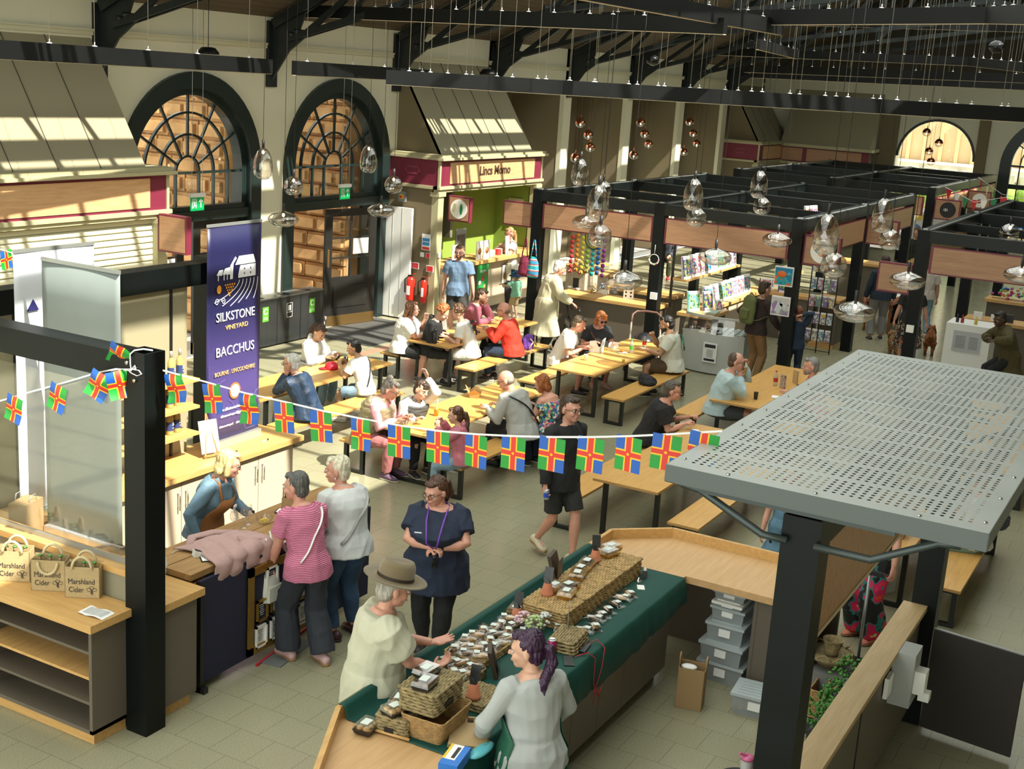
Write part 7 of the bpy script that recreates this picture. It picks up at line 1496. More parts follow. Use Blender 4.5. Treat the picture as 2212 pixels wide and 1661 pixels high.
t=thing('gift_bag','black wine gift bag with white tissue behind the glass','bag',(7.42,7.35,.55),.2); B(M_blk,((-.08,-.1,0),(.08,.1,.36)),name='bag_body',parent=t); mb=MB(); mb.use(M_paper); mb.box((-.06,-.06,.36),(.05,.05,.47)); mb.use(mat('orange strap',(.5,.12,.03),.5)); mb.bar((-.08,-.1,.37),(.08,.12,.40),.05,.008); mb.build('tissue',t); t2=thing('stool','low dark stool under the black gift bag','stool',(7.42,7.35,0)); B(M_blk,((-.12,-.12,.5),(.12,.12,.548)),((-.1,-.1,0),(-.07,-.07,.5)),((.07,-.1,0),(.1,-.07,.5)),((-.1,.07,0),(-.07,.1,.5)),((.07,.07,0),(.1,.1,.5)),name='frame',parent=t2)
t=thing('chair','black chair back just right of the near post behind the bar','chair',(7.25,7.45,0),.3); mb=MB(); mb.use(M_blk); mb.box((-.2,-.2,.42),(.2,.2,.45)); mb.build('seat',t); mb=MB(); mb.use(M_blk); mb.prism([(-.2,.19,.5),(.2,.19,.5),(.2,.26,.95),(-.2,.26,.95)],(0,.025,0)); mb.build('backrest',t)
for a,b in ((-1,-1),(1,-1),(-1,1),(1,1)): mb=MB(); mb.use(M_blk); mb.cyl((a*.17,b*.17,0),(a*.17,b*.17,.42),.012,6); mb.build('leg',t)
t=thing('cardboard_box','open cardboard box behind the tasting bar','box',(7.72,7.45,.0),.2); mb=MB(); mb.use(mat('cardboard',(.42,.26,.12),.8)); e=.01
for a,b in (((-.2,-.15,0),(.2,-.14,.62)),((-.2,.14,0),(.2,.15,.62)),((-.2,-.15,0),(-.19,.15,.62)),((.19,-.15,0),(.2,.15,.62)),((-.2,-.15,.45),(.2,.15,.46))): mb.box(a,b)
mb.build('box_body',t)
# cider gift bags
def cider(x,y,lab,rot,down=False):
    t=thing('jute_bag',lab,'bag',(x,y,1.0),rot,'printed jute cider bags'); mj=mat('jute cloth',(.46,.34,.17),.9,bump=.5,bscale=180,var=.12,vscale=90); w,d,h=.255,.12,.245; mb=MB(); mb.use(mj)
    mb.box((-w/2,-d/2,0),(w/2,-d/2+.004,h)); mb.box((-w/2,d/2-.004,0),(w/2,d/2,h+.012)); mb.box((-w/2,-d/2,0),(-w/2+.004,d/2,h)); mb.box((w/2-.004,-d/2,0),(w/2,d/2,h)); mb.box((-w/2,-d/2,0),(w/2,d/2,.004)); mb.build('bag_body',t)
    mh=mat('cotton handle',(.52,.42,.25),.85)
    for s_ in (-1,1):
        mb=MB(); mb.use(mh); up=-1 if (down and s_==-1) else 1; yy=s_*(d/2+.004); mb.tube([V((.072*math.cos(a),yy-(.006 if up<0 else 0),h-.012+up*.095*math.sin(a))) for a in [i*PI/10 for i in range(11)]],.011,7); mb.build('handle',t)
    text('Marshland',.06,(-.005,-d/2-.002,.13),(1,0,0),(0,0,1),M_ink,t,ext=.0006,sx=.8); text('Cider',.06,(-.045,-d/2-.002,.065),(1,0,0),(0,0,1),M_ink,t,ext=.0006,sx=.8)
    mb=MB(); mb.use(M_ink)
    for cx,cz,r in ((.05,.07,.017),(.07,.083,.017),(.09,.07,.016)):
        P=[(cx+r*math.cos(i*PI/5),-d/2-.002,cz+r*.8*math.sin(i*PI/5)) for i in range(11)]
        for a,b in zip(P,P[1:]): mb.bar(a,b,.0025,.0012,up=(0,1,0))
    for a in ((.07,.03),(.062,.04),(.08,.032)): mb.bar((.07,-d/2-.002,.066),(a[0]+(.0),-d/2-.002,a[1]),.004,.0012,up=(0,1,0))
    mb.build('tree_emblem',t)
    for i in (-1,0,1):
        b_=thing('cider_bottle','green capped cider bottle, %s one in the %s'%(('left','middle','right')[i+1],{'jute cider bag nearest the post':'bag nearest the post','middle jute cider bag with a drooping handle':'bag with drooping handle','third jute cider bag from the post':'third bag from the post'}.get(lab,'bag at the left edge')),'bottle',(x+i*.075*math.cos(rot),y+i*.075*math.sin(rot),1.006),rot,'cider bottles in jute bags'); mb=MB(); mb.use(mat('brown bottle glass',(.22,.15,.06),.15)); mb.lathe((0,0,0),[(.03,0),(.03,.17),(.014,.22),(.013,.255)],12); mb.build('glass_body',b_); mb=MB(); mb.use(mat('green crown cap',(.10,.28,.06),.35,.4)); mb.lathe((0,0,.252),[(.017,0),(.016,.01),(.004,.011)],12); mb.build('cap',b_)
import math as _m
cr=-_m.pi/2+.45
for (px_,py_,l,dn) in ((183,1285,'jute cider bag nearest the post',False),(110,1270,'middle jute cider bag with a drooping handle',True),(34,1250,'third jute cider bag from the post',False),(-42,1232,'jute cider bag cut by the left edge of the view',False)):
    p=G(px_,py_,1.0); cider(p.x,p.y,l,cr+.1,dn)
t=thing('leaflet','curling printed sheet on the oak shelf unit','paper',(6.15,6.62,1.002),.1); mb=MB(); mb.use(M_paper); vs=[];n=10
for i in range(n+1):
    for j in range(2): u=i/n; vs.append((-.12+.14*j,-.11+.22*u,.012*abs(math.sin(u*PI*1.5))*(1)+.001))
mb.add(vs,[(2*i,2*i+1,2*i+3,2*i+2) for i in range(n)],True); o=mb.build('sheet',t); mb=MB(); mb.use(mat('grey print',(.35,.35,.36),.8))
for k in range(9): mb.box((-.10+.012*k,-.09,.0135),(-.096+.012*k,.09,.0142))
mb.build('print',t)
# on the tasting bar
bz=1.022
M_gls=glass('wine glass crystal',(.97,.98,.98),.10,.03)
def wglass(px_,py_,l):
    t=thing('wine_glass',l,'glass',G(px_,py_,bz),0,'tasting glasses on the bar'); mb=MB(); mb.use(M_gls); mb.lathe((0,0,0),[(.03,0),(.028,.003),(.005,.01),(.004,.075),(.02,.09),(.033,.115),(.034,.14),(.026,.185)],18,cap=False); mb.build('glass',t)
wglass(505,1146,'tasting glass nearest the folded jacket'); wglass(527,1140,'middle tasting glass of three on the bar'); wglass(536,1132,'tasting glass furthest right of three on the bar')
t=thing('glass_bowl','clear glass bowl of yellow cheese cubes','bowl',G(571,1130,bz)); mb=MB(); mb.use(M_gls); mb.lathe((0,0,0),[(.04,0),(.06,.02),(.082,.06)],22,cap=False); mb.build('bowl',t); mb=MB(); mb.use(mat('cheese',(.70,.52,.10),.6))
for i in range(22): a=rnd.uniform(0,6.28); r=rnd.uniform(0,.035); mb.cb((r*math.cos(a),r*math.sin(a),.015+rnd.uniform(0,.025)),(.016,.016,.016))
mb.build('cheese_cubes',t)
t=carrier(*G(628,1125,bz),.09,.14,.22,'brown paper bag on the bar in front of the pink top',.2)
t=thing('card_reader','white card reader on the plank bar','card reader',G(430,1200,bz),-.5); mb=MB(); mb.use(M_white); mb.prism([(-.05,-.035,0),(.05,-.035,0),(.05,-.035,.02),(-.04,-.035,.055)],(0,.07,0)); mb.build('body',t); mb=MB(); mb.use(M_blk); mb.prism([(-.035,-.025,.0545),(.03,-.025,.0295),(.03,.025,.0295),(-.035,.025,.0545)],(0,0,.002)); mb.build('screen',t)
p=G(430,1190,bz); mb=MB(); mb.use(M_white); mb.tube([p+V((0,.03,.01)),p+V((-.05,.10,.004)),p+V((-.12,.14,.004)),p+V((-.18,.13,.003))],.003,6); tag(mb.build('power_cable'),'white cable running to the card reader','cable')
t=thing('clipboard','black edged white clipboard under the folded jacket','clipboard',G(455,1196,bz),.9); B(M_blk,((-.17,-.1,0),(.17,.1,.006)),name='board',parent=t); B(M_paper,((-.16,-.09,.006),(.16,.09,.008)),name='sheet',parent=t)
t=thing('clipboard','small black and white tablet on the bar behind the paper bag','clipboard',G(606,1105,bz),.4); B(M_blk,((-.06,-.04,0),(.06,.04,.01)),name='board',parent=t); B(M_paper,((-.05,-.03,.01),(.05,.03,.011)),name='sheet',parent=t)
# jacket over the bar: draped cloth
t=thing('jacket','dusty pink denim jacket thrown over the front of the bar','jacket'); mj=mat('dusty pink denim',(.42,.27,.25),.85,bump=.15,bscale=60)
def surf(x,y): return bz+.012
mb=MB(); mb.use(mj); NX,NY=44,40; vs=[];fs=[]
for i in range(NX+1):
    for j in range(NY+1):
        u=i/NX; v=j/NY; x=7.30+.62*u+.05*math.sin(v*5)+.10*v*(u-.2); L=.62*v+.02*math.sin(u*9); yb=7.02-.10*u
        q=yb-L
        if q>6.53: y=q; z=bz+.012
        else: y=6.53-.012; z=bz+.012-(6.53-q); 
        f=.022*abs(math.sin(u*13+v*3.5))+.014*abs(math.sin(v*11-u*7)); e=min(u,1-u,v,1-v)*8; f*=min(1,e+.2)
        if q>6.53: z+=f
        else: y-=f*.9; z=max(z,bz-.02-.26-.06*math.sin(u*8))
        if q>6.53 and q<6.60: z+=.004
        vs.append((x,y,z))
for i in range(NX):
    for j in range(NY): fs.append((i*(NY+1)+j,(i+1)*(NY+1)+j,(i+1)*(NY+1)+j+1,i*(NY+1)+j+1))
mb.add(vs,fs,True); o=mb.build('cloth',t); s_=o.modifiers.new('s','SOLIDIFY'); s_.thickness=.008
mb=MB(); mb.use(mj); mb.tube([(7.75,6.72,bz+.03),(7.92,6.60,bz+.035),(8.0,6.48,bz-.0),(8.06,6.42,bz-.12)],[.06,.055,.05,.045],12,flat=.4); mb.tube([(7.4,6.95,bz+.02),(7.55,7.05,bz+.03),(7.75,7.0,bz+.03),(7.9,6.85,bz+.025)],[.03,.045,.045,.04],10,flat=.5); mb.build('sleeves',t)
t=thing('picture','white photo frame propped beside the near black post','picture',G(360,1238,.97),.5); mb=MB(); mb.use(M_picw); mb.prism([(-.07,0,0),(.07,0,0),(.07,.05,.2),(-.07,.05,.2)],(0,.015,0)); mb.build('frame',t); mb=MB(); mb.use(M_lab); mb.prism([(-.05,-.002,.02),(.05,-.002,.02),(.05,.042,.18),(-.05,.042,.18)],(0,.001,0)); mb.build('picture',t)
t=thing('glass_rack','teal plastic glass rack on the floor under the bar','crate',(7.22,6.85,.08)); mt=mat('teal plastic',(.01,.07,.08),.5); mb=MB(); mb.use(mt)
for k in range(5):
    z=.02+.06*k; mb.box((-.2,-.2,z),(.2,-.19,z+.015)); mb.box((-.2,-.2,z),(-.19,.2,z+.015)); mb.box((.19,-.2,z),(.2,.2,z+.015)); mb.box((-.2,.19,z),(.2,.2,z+.015))
for k in range(7): a=-.2+.0655*k; mb.box((a,-.2,0),(a+.007,-.19,.3)); mb.box((-.2,a,0),(-.19,a+.007,.3)); mb.box((a,-.2,.28),(a+.004,.2,.285))
mb.build('rack',t); t2=thing('glass_rack','grey tray under the teal glass rack','crate',(7.22,6.85,0)); B(M_alu,((-.22,-.22,0),(.22,.22,.078)),name='tray',parent=t2)
t=thing('folded_mat','folded grey mat with red edge lying at the foot of the bar','mat',(8.05,6.36,0),.15); B(mat('grey felt mat',(.14,.15,.15),.9),((-.28,-.05,0),(.28,.14,.012)),name='mat',parent=t); B(mat('red edge',(.45,.01,.03),.6),((-.35,.13,0),(.5,.15,.02)),name='red_edge',parent=t)
# ================= floor furniture by the doors =================
t=thing('door_mat','large dark grey entrance mat inside the open doorway','mat'); mb=MB(); mb.use(mat('ribbed grey mat',(.06,.06,.055),.95,bump=.6,bscale=90,stretch=(1,.1,1))); mb.box((18.6,13.1,0),(20.9,14.6,.012)); mb.build('mat',t)
struct(B(mat('terracotta floor band',(.42,.20,.13),.35),((6.0,12.75,0),(20.9,12.95,.002)),((20.9,12.75,0),(21.1,14.0,.002)),name='trim_3'))
M_bin=mat('gloss anthracite bin',(.03,.033,.033),.22,.2)
for k in range(3):
    t=thing('recycling_bin',('dark recycling bin nearest the navy banner with green sticker','middle dark recycling bin with white outlined sticker','dark recycling bin nearest the doorway with green sticker')[k],'bin',(16.82+k*.655,14.32,0),0,'recycling bins')
    mb=MB(); mb.use(M_bin); mb.box((0,0,.03),(.64,.3,.86)); mb.build('body',t); mb=MB(); mb.use(mat('bin top',(.12,.125,.12),.35)); mb.box((-.005,-.01,.86),(.645,.31,.885)); mb.use(M_blk); mb.cyl((.32,.15,.885),(.32,.15,.888),.09 if k!=1 else .12,18); mb.build('lid',t)
    B(M_blk,((.635,-.004,.05),(.648,0,.86)),name='door_gap',parent=t)
    s=B(mat('recycling green',(.10,.40,.03),.5) if k!=1 else M_blk,((.24,-.006,.48),(.40,-.001,.74)),name='sticker',parent=t); mb=MB(); mb.use(M_white)
    if k==1:
        for a,b in (((.24,-.009,.48),(.40,-.006,.487)),((.24,-.009,.733),(.40,-.006,.74)),((.24,-.009,.48),(.247,-.006,.74)),((.393,-.009,.48),(.40,-.006,.74)),((.25,-.009,.57),(.39,-.006,.577)),((.28,-.009,.60),(.36,-.006,.70))): mb.box(a,b)
    else:
        for i in range(9): a=math.radians(20+i*35); c=math.radians(50+i*35); mb.bar((.32+.05*math.cos(a),-.008,.66+.05*math.sin(a)),(.32+.05*math.cos(c),-.008,.66+.05*math.sin(c)),.018,.003,up=(0,1,0))
        mb.box((.26,-.009,.52),(.38,-.006,.528)); mb.box((.27,-.009,.55),(.37,-.006,.556))
    mb.build('symbol',s)
# exit signs
def exit_sign(x,y,z,lab):
    t=thing('exit_sign',lab,'sign',(x,y,z)); B(M_white,((-.17,-.03,.10),(.17,.03,.16)),name='housing',parent=t); s=B(mat('exit green',(.0,.30,.08),.4,emit=.15),((-.15,-.01,-.12),(.15,.01,.10)),name='panel',parent=t); mb=MB(); mb.use(M_white)
    mb.bar((.07,-.014,-.07),(.07,-.014,.06),.018,.003,up=(0,1,0)); mb.bar((.07,-.014,.07),(.03,-.014,.02),.016,.003,up=(0,1,0)); mb.bar((.07,-.014,.07),(.11,-.014,.02),.016,.003,up=(0,1,0))
    mb.box((-.125,-.014,-.08),(-.115,-.011,.07)); mb.box((-.04,-.014,-.08),(-.03,-.011,.07)); mb.box((-.125,-.014,.065),(-.03,-.011,.075)); mb.bar((-.09,-.015,.03),(-.075,-.015,-.02),.025,.003,up=(0,1,0)); mb.bar((-.075,-.015,-.02),(-.10,-.015,-.07),.014,.003,up=(0,1,0)); mb.bar((-.075,-.015,-.02),(-.05,-.015,-.05),.014,.003,up=(0,1,0)); mb.bar((-.1,-.015,.0),(-.055,-.015,.02),.012,.003,up=(0,1,0)); mb.cyl((-.085,-.016,.05),(-.085,-.012,.05),.012,10)
    mb.build('running_figure',s); mb=MB(); mb.use(M_wire); mb.cyl((-.12,0,.16),(-.12,0,3.2),.004,5); mb.cyl((.12,0,.16),(.12,0,3.2),.004,5); mb.build('hangers',t)
exit_sign(15.5,14.4,2.64,'green exit sign in front of the first arched window'); exit_sign(19.45,14.4,2.62,'green exit sign above the open doorway')
# extinguishers and notices on the kiosk side wall (facing -X at 21.3)
M_exr=mat('extinguisher red',(.60,.02,.01),.3)
for y,r,h,l in ((13.98,.085,.42,'larger red fire extinguisher with black hose on the left'),(13.66,.06,.40,'slim red fire extinguisher with black horn on the right')):
    t=thing('fire_extinguisher',l,'fire extinguisher',(21.19,y,.42)); mb=MB(); mb.use(M_exr); mb.lathe((0,0,0),[(r*.9,0),(r,.02),(r,h),(r*.6,h+.05),(.02,h+.07)],18); mb.build('cylinder',t); mb=MB(); mb.use(M_blk); mb.box((-.03,-.02,h+.06),(.03,.05,h+.10)); mb.tube([(0,.03,h+.08),(-.02,.13,h),(-.02,.12,.15)],.012,6); mb.build('hose',t); mb=MB(); mb.use(M_exr); mb.bar((0,0,h+.1),(0,-.10,h+.14),.02,.012); mb.build('handle',t); B(M_paper,((-r-.004,-r*.4,.12),(-r+.01,r*.4,.30)),name='label',parent=t); mb=MB(); mb.use(M_blk); mb.box((.04,-.04,.15),(.11,.04,.35)); mb.build('wall_bracket',t)
def wall_note(y,z,w,h,cols,l,x=21.29):
    t=thing('wall_notice',l,'notice',(x,y,z)); B(M_paper,((-.008,-w/2,-h/2),(0,w/2,h/2)),name='sheet',parent=t)
    for c,a,b in cols: B(c,((-.011,-w*.42,-h/2+a*h),(-.008,w*.42,-h/2+b*h)),name='printed_band',parent=t)
MRd=mat('notice red',(.6,.03,.03),.5); MBl=mat('notice blue',(.03,.25,.55),.5)
wall_note(13.72,1.62,.20,.32,((MRd,.04,.2),(MBl,.3,.5),(MBl,.55,.75)),'blue and red fire action notice on the kiosk side'); wall_note(13.95,1.12,.17,.13,((MRd,.1,.9),),'small fire point sign over the left extinguisher'); wall_note(13.60,1.10,.17,.13,((MRd,.1,.9),),'small fire point sign over the right extinguisher'); wall_note(13.66,1.36,.10,.10,((MRd,.05,.95),),'red call point on the kiosk side'); wall_note(13.80,1.36,.09,.09,(),'white switch plate beside the red call point')
B(M_white,((-.02,-.04,-.05),(.0,.04,.05)),name='thermostat',parent=thing('thermostat','small white control box on the kiosk pilaster','control box',(21.4,13.48,1.38),PI/2))
t=thing('isolator_switch','grey isolator box with red and yellow switch beside the flat pendant','switch',(21.28,14.3,2.47)); B(M_alu,((-.08,-.08,-.1),(0,.08,.1)),name='box',parent=t); mb=MB(); mb.use(mat('switch yellow',(.7,.5,.02),.5)); mb.cyl((-.085,0,0),(-.08,0,0),.05,14); mb.use(MRd); mb.cyl((-.10,0,0),(-.085,0,0),.03,12); mb.build('rotary_switch',t)
# kiosk counter dressing
M_menu=mat('menu board pale',(.72,.72,.66),.6); M_food=mat('food photo',(.45,.18,.05),.6,var=.5,vscale=30)
for x,l in ((21.9,'white menu stand at the left end of the kiosk counter'),(22.85,'white menu stand left of the striped boxes'),(23.15,'white menu stand in the middle of the kiosk counter')):
    t=thing('menu_stand',l,'menu',(x,13.4,1.17)); B(M_menu,((-.12,-.01,0),(.12,.01,.38)),name='board',parent=t); mb=MB(); mb.use(M_food); mb.cyl((0,-.014,.17),(0,-.01,.17),.07,14); mb.build('food_photo',t)
t=thing('menu_stand','tilted white card on the kiosk counter beside the person in black trousers','menu',(24.05,13.4,1.17)); mb=MB(); mb.use(M_paper); mb.prism([(-.06,-.01,0),(.1,-.01,0),(.04,-.01,.4),(-.12,-.01,.4)],(0,.02,0)); mb.build('board',t)
for i,(x,c) in enumerate(((23.45,(.75,.72,.68)),(23.62,(.7,.35,.3)),(23.8,(.7,.05,.05)),(23.95,(.75,.7,.65)))):
    t=thing('food_carton','red and white food carton on the kiosk counter, number %s from left'%('one','two','three','four')[i],'carton',(x,13.5+.05*(i%2),1.17)); t['label']='red and white food packs heaped on the kiosk counter'; t['group']='food packs on the kiosk counter'; B(mat('pack %.2f'%c[1],c,.5),((-.07,-.06,0),(.07,.06,.12)),name='pack',parent=t)
t=thing('menu_stand','steel poster panel standing behind the kiosk counter','panel',(22.65,13.75,1.17)); B(M_alu,((-.2,-.01,0),(.2,.01,.62)),name='panel',parent=t); B(mat('grey photo',(.12,.1,.08),.5,var=.5,vscale=12),((-.16,-.014,.06),(.16,-.01,.5)),name='photo',parent=t)
t=thing('roller_banner','narrow green food banner below the kiosk counter','banner',(22.85,13.28,0)); B(mat('banner green',(.02,.28,.06),.5),((-.22,-.005,.05),(.22,.005,1.08)),name='printed_sheet',parent=t); B(M_alu,((-.24,-.06,0),(.24,.06,.05)),name='base',parent=t); mb=MB()
for i in range(9): mb.use((M_food,MG,M_paper,MRd)[i%4]); x=-.12+.22*((i*7)%3)/2; z=.15+.09*i; mb.cyl((x,-.009,z),(x,-.005,z),.055,12)
mb.build('food_photos',t); text('MOMO',.08,(0,-.008,.93),(1,0,0),(0,0,1),M_paper,t,ext=.001)
# picture papers on the counter front
wallp=thing('poster','small white poster fixed to the kiosk counter front','poster',(24.0,13.40,.75)); B(M_paper,((-.12,-.012,-.2),(.12,0,.2)),name='sheet',parent=wallp); mb=MB(); mb.use(M_food); mb.cyl((0,-.016,-.05),(0,-.012,-.05),.08,12); mb.build('food_photo',wallp)
wallp=thing('poster','pale recipe poster on the lime wall','poster',(25.40,14.0,1.95)); B(mat('pale green poster',(.5,.5,.3),.6),((-.01,-.2,-.3),(0,.2,.3)),name='sheet',parent=wallp); mb=MB(); mb.use(M_food); mb.cyl((-.014,0,-.12),(-.01,0,-.12),.12,14); mb.build('food_photo',wallp)
# rollator and stroller
I=p_coat; q=I['world'](V((.42,0,0))); t=thing('rollator','black walking frame on wheels held by the person in the trench coat','walking frame',(q.x,q.y,0),I['root'].rotation_euler.z)
for s_ in (-1,1):
    mb=MB(); mb.use(K_bg); mb.tube([(.0,s_*.24,.93),(-.06,s_*.24,.95),(.02,s_*.24,.86),(.10,s_*.25,.45),(.28,s_*.26,.1)],.016,7); mb.tube([(.06,s_*.25,.6),(-.12,s_*.26,.1)],.014,6); mb.build('side_frame',t)
    for x in (.28,-.12):
        mb=MB(); mb.use(M_blk); mb.cyl((x,s_*.26-.015,.09),(x,s_*.26+.015,.09),.09,18); mb.use(M_alu); mb.cyl((x,s_*.26-.018,.09),(x,s_*.26+.018,.09),.04,10); mb.build('wheel',t)
B(M_blk,((.0,-.22,.50),(.26,.22,.60)),name='seat_bag',parent=t); mb=MB(); mb.use(M_blk); mb.tube([(.16,-.24,.82),(.22,0,.84),(.16,.24,.82)],.02,7); mb.build('back_strap',t)
t=thing('pushchair','dark pushchair with a tan arched handle behind table three','pushchair',(20.25,8.42,0),math.radians(203)); mb=MB(); mb.use(mat('champagne tube',(.55,.48,.40),.35,.6))
for s_ in (-1,1): mb.tube([(-.35,s_*.26,.85),(.25,s_*.26,.35),(.42,s_*.27,.14)],.018,8); mb.tube([(.1,s_*.26,.5),(-.3,s_*.30,.16)],.016,7)
mb.build('chassis',t); mb=MB(); mb.use(mat('brown leather grip',(.10,.045,.03),.5)); mb.tube([(-.35,-.26,.85),(-.48,-.25,.97),(-.55,-.18,1.02),(-.57,0,1.03),(-.55,.18,1.02),(-.48,.25,.97),(-.35,.26,.85)],.022,8); mb.build('handle',t)
mb=MB(); mb.use(M_blk); mb.ell((.02,0,.58),.28,.22,.18,14,8); mb.box((-.1,-.2,.25),(.25,.2,.42)); mb.build('seat_unit',t)
for x,y,r in ((-.3,.32,.15),(-.3,-.32,.15),(.42,.27,.11),(.42,-.27,.11)):
    mb=MB(); mb.use(M_blk); P=[(x+r*math.cos(a),y,r+r*math.sin(a)) for a in [i*PI/10 for i in range(21)]]; mb.tube(P,.018,6); mb.use(mat('bronze spokes',(.2,.15,.08),.4,.6))
    for k in range(3): mb.bar((x,y,r),(x+r*math.cos(k*2.1),y,r+r*math.sin(k*2.1)),.03,.015,up=(0,1,0))
    mb.build('wheel',t)
# ================= things on the tables =================
tz=TH+.002
def box_item(name,lab,cat,p,sz,m,rot=0,part='body'): t=thing(name,lab,cat,p,rot); B(m,((-sz[0]/2,-sz[1]/2,0),(sz[0]/2,sz[1]/2,sz[2])),name=part,parent=t); return t
can(*G(729,778,tz),(.02,.02,.02),'black drink can in front of the white hoodie'); can(*G(747,785,tz),(.015,.015,.015),'second black drink can by the burger')
t=thing('tray','dark steel tray on the white hoodie table','tray',G(672,782,tz)+V((0,.03,0)),.1); mb=MB(); mb.use(mat('tray steel',(.20,.20,.19),.35,.5)); mb.box((-.24,-.18,0),(.24,.18,.006)); 
for a,b in (((-.25,-.19,0),(.25,-.18,.018)),((-.25,.18,0),(.25,.19,.018)),((-.25,-.19,0),(-.24,.19,.018)),((.24,-.19,0),(.25,.19,.018))): mb.box(a,b)
mb.build('tray_body',t)
t=thing('food_tray','cardboard food tray of salad by the white hoodie','food',G(703,770,tz+.02)); B(MATS['cardboard'],((-.09,-.07,0),(.09,.07,.04)),name='carton',parent=t); mb=MB()
for i in range(24): mb.use((M_cream_,mat('salad',(.15,.35,.04),.6),M_food)[i%3]); mb.ell((rnd.uniform(-.07,.07),rnd.uniform(-.05,.05),.045),.018,.014,.01,6,4)
mb.build('salad',t)
t=thing('cap','red baseball cap lying on the table','cap',G(716,797,tz),-.4); mb=MB(); mb.use(mat('red cap',(.55,.01,.025),.7)); mb.lathe((0,0,0),[(.095,0),(.10,.03),(.085,.075),(.045,.10),(.005,.105)],20); mb.build('crown',t); mb=MB(); mb.use(mat('red cap',(.55,.01,.025))); mb.ell((-.11,.03,.012),.075,.075,.010,14,4); mb.build('brim',t)
I=pb; q=I['world'](V((.40,.04,.86))); t=thing('burger','burger held by the person with the crossbody strap','burger',q-V((0,0,.03))); mb=MB(); mb.use(M_biscuit); mb.ell((0,0,.05),.05,.05,.03,14,6); mb.ell((0,0,.0),.05,.05,.018,14,6); mb.build('bun',t); mb=MB(); mb.use(M_chocb); mb.lathe((0,0,.012),[(.052,0),(.052,.018)],14); mb.build('filling',t)
# table four
t=thing('food_box','open kraft food box on the table of the grey fleece','box',G(1026,857,tz),.4); mk=mat('kraft board',(.48,.28,.10),.8); mb=MB(); mb.use(mk); mb.add([(-.08,-.06,0),(.08,-.06,0),(.08,.06,0),(-.08,.06,0),(-.10,-.08,.07),(.10,-.08,.07),(.10,.08,.07),(-.10,.08,.07)],[(3,2,1,0),(0,1,5,4),(1,2,6,5),(2,3,7,6),(3,0,4,7)]); mb.build('carton',t); mb=MB(); mb.use(mk); mb.prism([(-.10,.08,.07),(.10,.08,.07),(0,.14,.16)],(0,.003,0)); mb.prism([(-.1,-.08,.07),(-.1,.08,.07),(-.14,0,.13)],(.003,0,0)); mb.prism([(.1,-.08,.07),(.1,.08,.07),(.14,0,.13)],(.003,0,0)); mb.build('flaps',t)
def cup(px_,py_,l,c=(.75,.74,.7),h=.09,z=tz,straw=False,r=.034):
    t=thing('cup',l,'cup',G(px_,py_,z)); mb=MB(); mb.use(mat('cup %.2f'%c[0],c,.5)); mb.lathe((0,0,0),[(r*.75,0),(r,h),(r*1.05,h+.003),(r*.9,h-.005),(r*.7,.01)],16); mb.build('cup_body',t)
    if straw: mb=MB(); mb.use(M_paper); mb.cyl((0,0,.01),(.02,.0,h+.12),.005,6); mb.build('straw',t)
cup(903,905,'iced drink with white straw in front of the gold gilet',straw=True); cup(889,915,'small clear dessert cup beside the iced drink',h=.06,r=.045); cup(942,898,'orange drink cup held by the child in pink',c=(.7,.32,.03),straw=True)
q=G(905,1010,0); t=carrier(13.0,8.05,0,.30,.14,.42,'white printed shopping bag under the table',.2,m=M_white,name='shopping_bag'); text('M&S',.16,(.0,-.074,.22),(0,0,1),(-1,0,0),M_ink,t,ext=.001)
carrier(13.35,8.0,0,.16,.1,.30,'small white carrier bag beside the printed one',.1,m=M_paper,name='shopping_bag')
box_item('bag','black shoulder bag hanging behind the grey fleece','bag',(14.32,7.16,.28),(.32,.14,.28),K_black,.2); box_item('scarf','folded magenta garment on the bench by the floral top','garment',(14.78,7.28,BH),(.26,.2,.12),mat('magenta cloth',(.35,.01,.16),.8,bump=.4,bscale=10))
# table two
t=thing('water_bottle','tall black sports bottle at the near end of the table','bottle',G(939,742,tz)); mb=MB(); mb.use(K_bg); mb.lathe((0,0,0),[(.034,0),(.036,.02),(.036,.17),(.026,.19),(.030,.20),(.030,.235),(.012,.25)],16); mb.build('bottle_body',t)
t=carrier(*G(935,722,tz),.17,.09,.20,'peach paper carrier bag with white handles on the table',.3,m=mat('peach paper',(.66,.36,.25),.7),handles='w'); t=carrier(*G(958,712,tz),.16,.09,.24,'pale grey carrier bag behind the peach one',.3,m=mat('grey paper',(.50,.50,.47),.7),handles='w')
can(*G(959,727,tz),(.30,.01,.12),'pink drink can by the number nine shirt'); can(*G(1025,707,tz),(.35,.01,.05),'red drink can in front of the red fleece'); 
box_item('phone','black phone lying near the sports bottle','phone',G(922,732,tz),(.15,.075,.01),M_blk,.1,'case'); box_item('phone','black phone near the red can','phone',G(1032,717,tz),(.15,.075,.01),M_blk,.6,'case')
q=V((18.9,10.02,BH)); t=thing('handbag','purple soft handbag on the bench beside the red fleece','bag',q,.15); cb=MB(); mp=mat('purple cloth',(.16,.05,.36),.8,bump=.3,bscale=20); cb.use(mp); cb.loft([((0,0,0),(.17,0,0),(0,.09,0)),((0,0,.06),(.20,0,0),(0,.11,0)),((0,0,.18),(.19,0,0),(0,.08,0)),((0,0,.24),(.15,0,0),(0,.03,0))],n=18); soft('bag_body',cb,.012,mp,t,.008,1); mb=MB(); mb.use(mat('cream piping',(.6,.45,.35),.6)); mb.tube([(-.17,-.10,.05),(-.05,-.125,.14),(.08,-.125,.12),(.18,-.1,.04)],.012,6); mb.tube([(-.12,-.09,.2),(0,-.14,.1),(.12,-.09,.2)],.012,6); mb.build('straps',t)
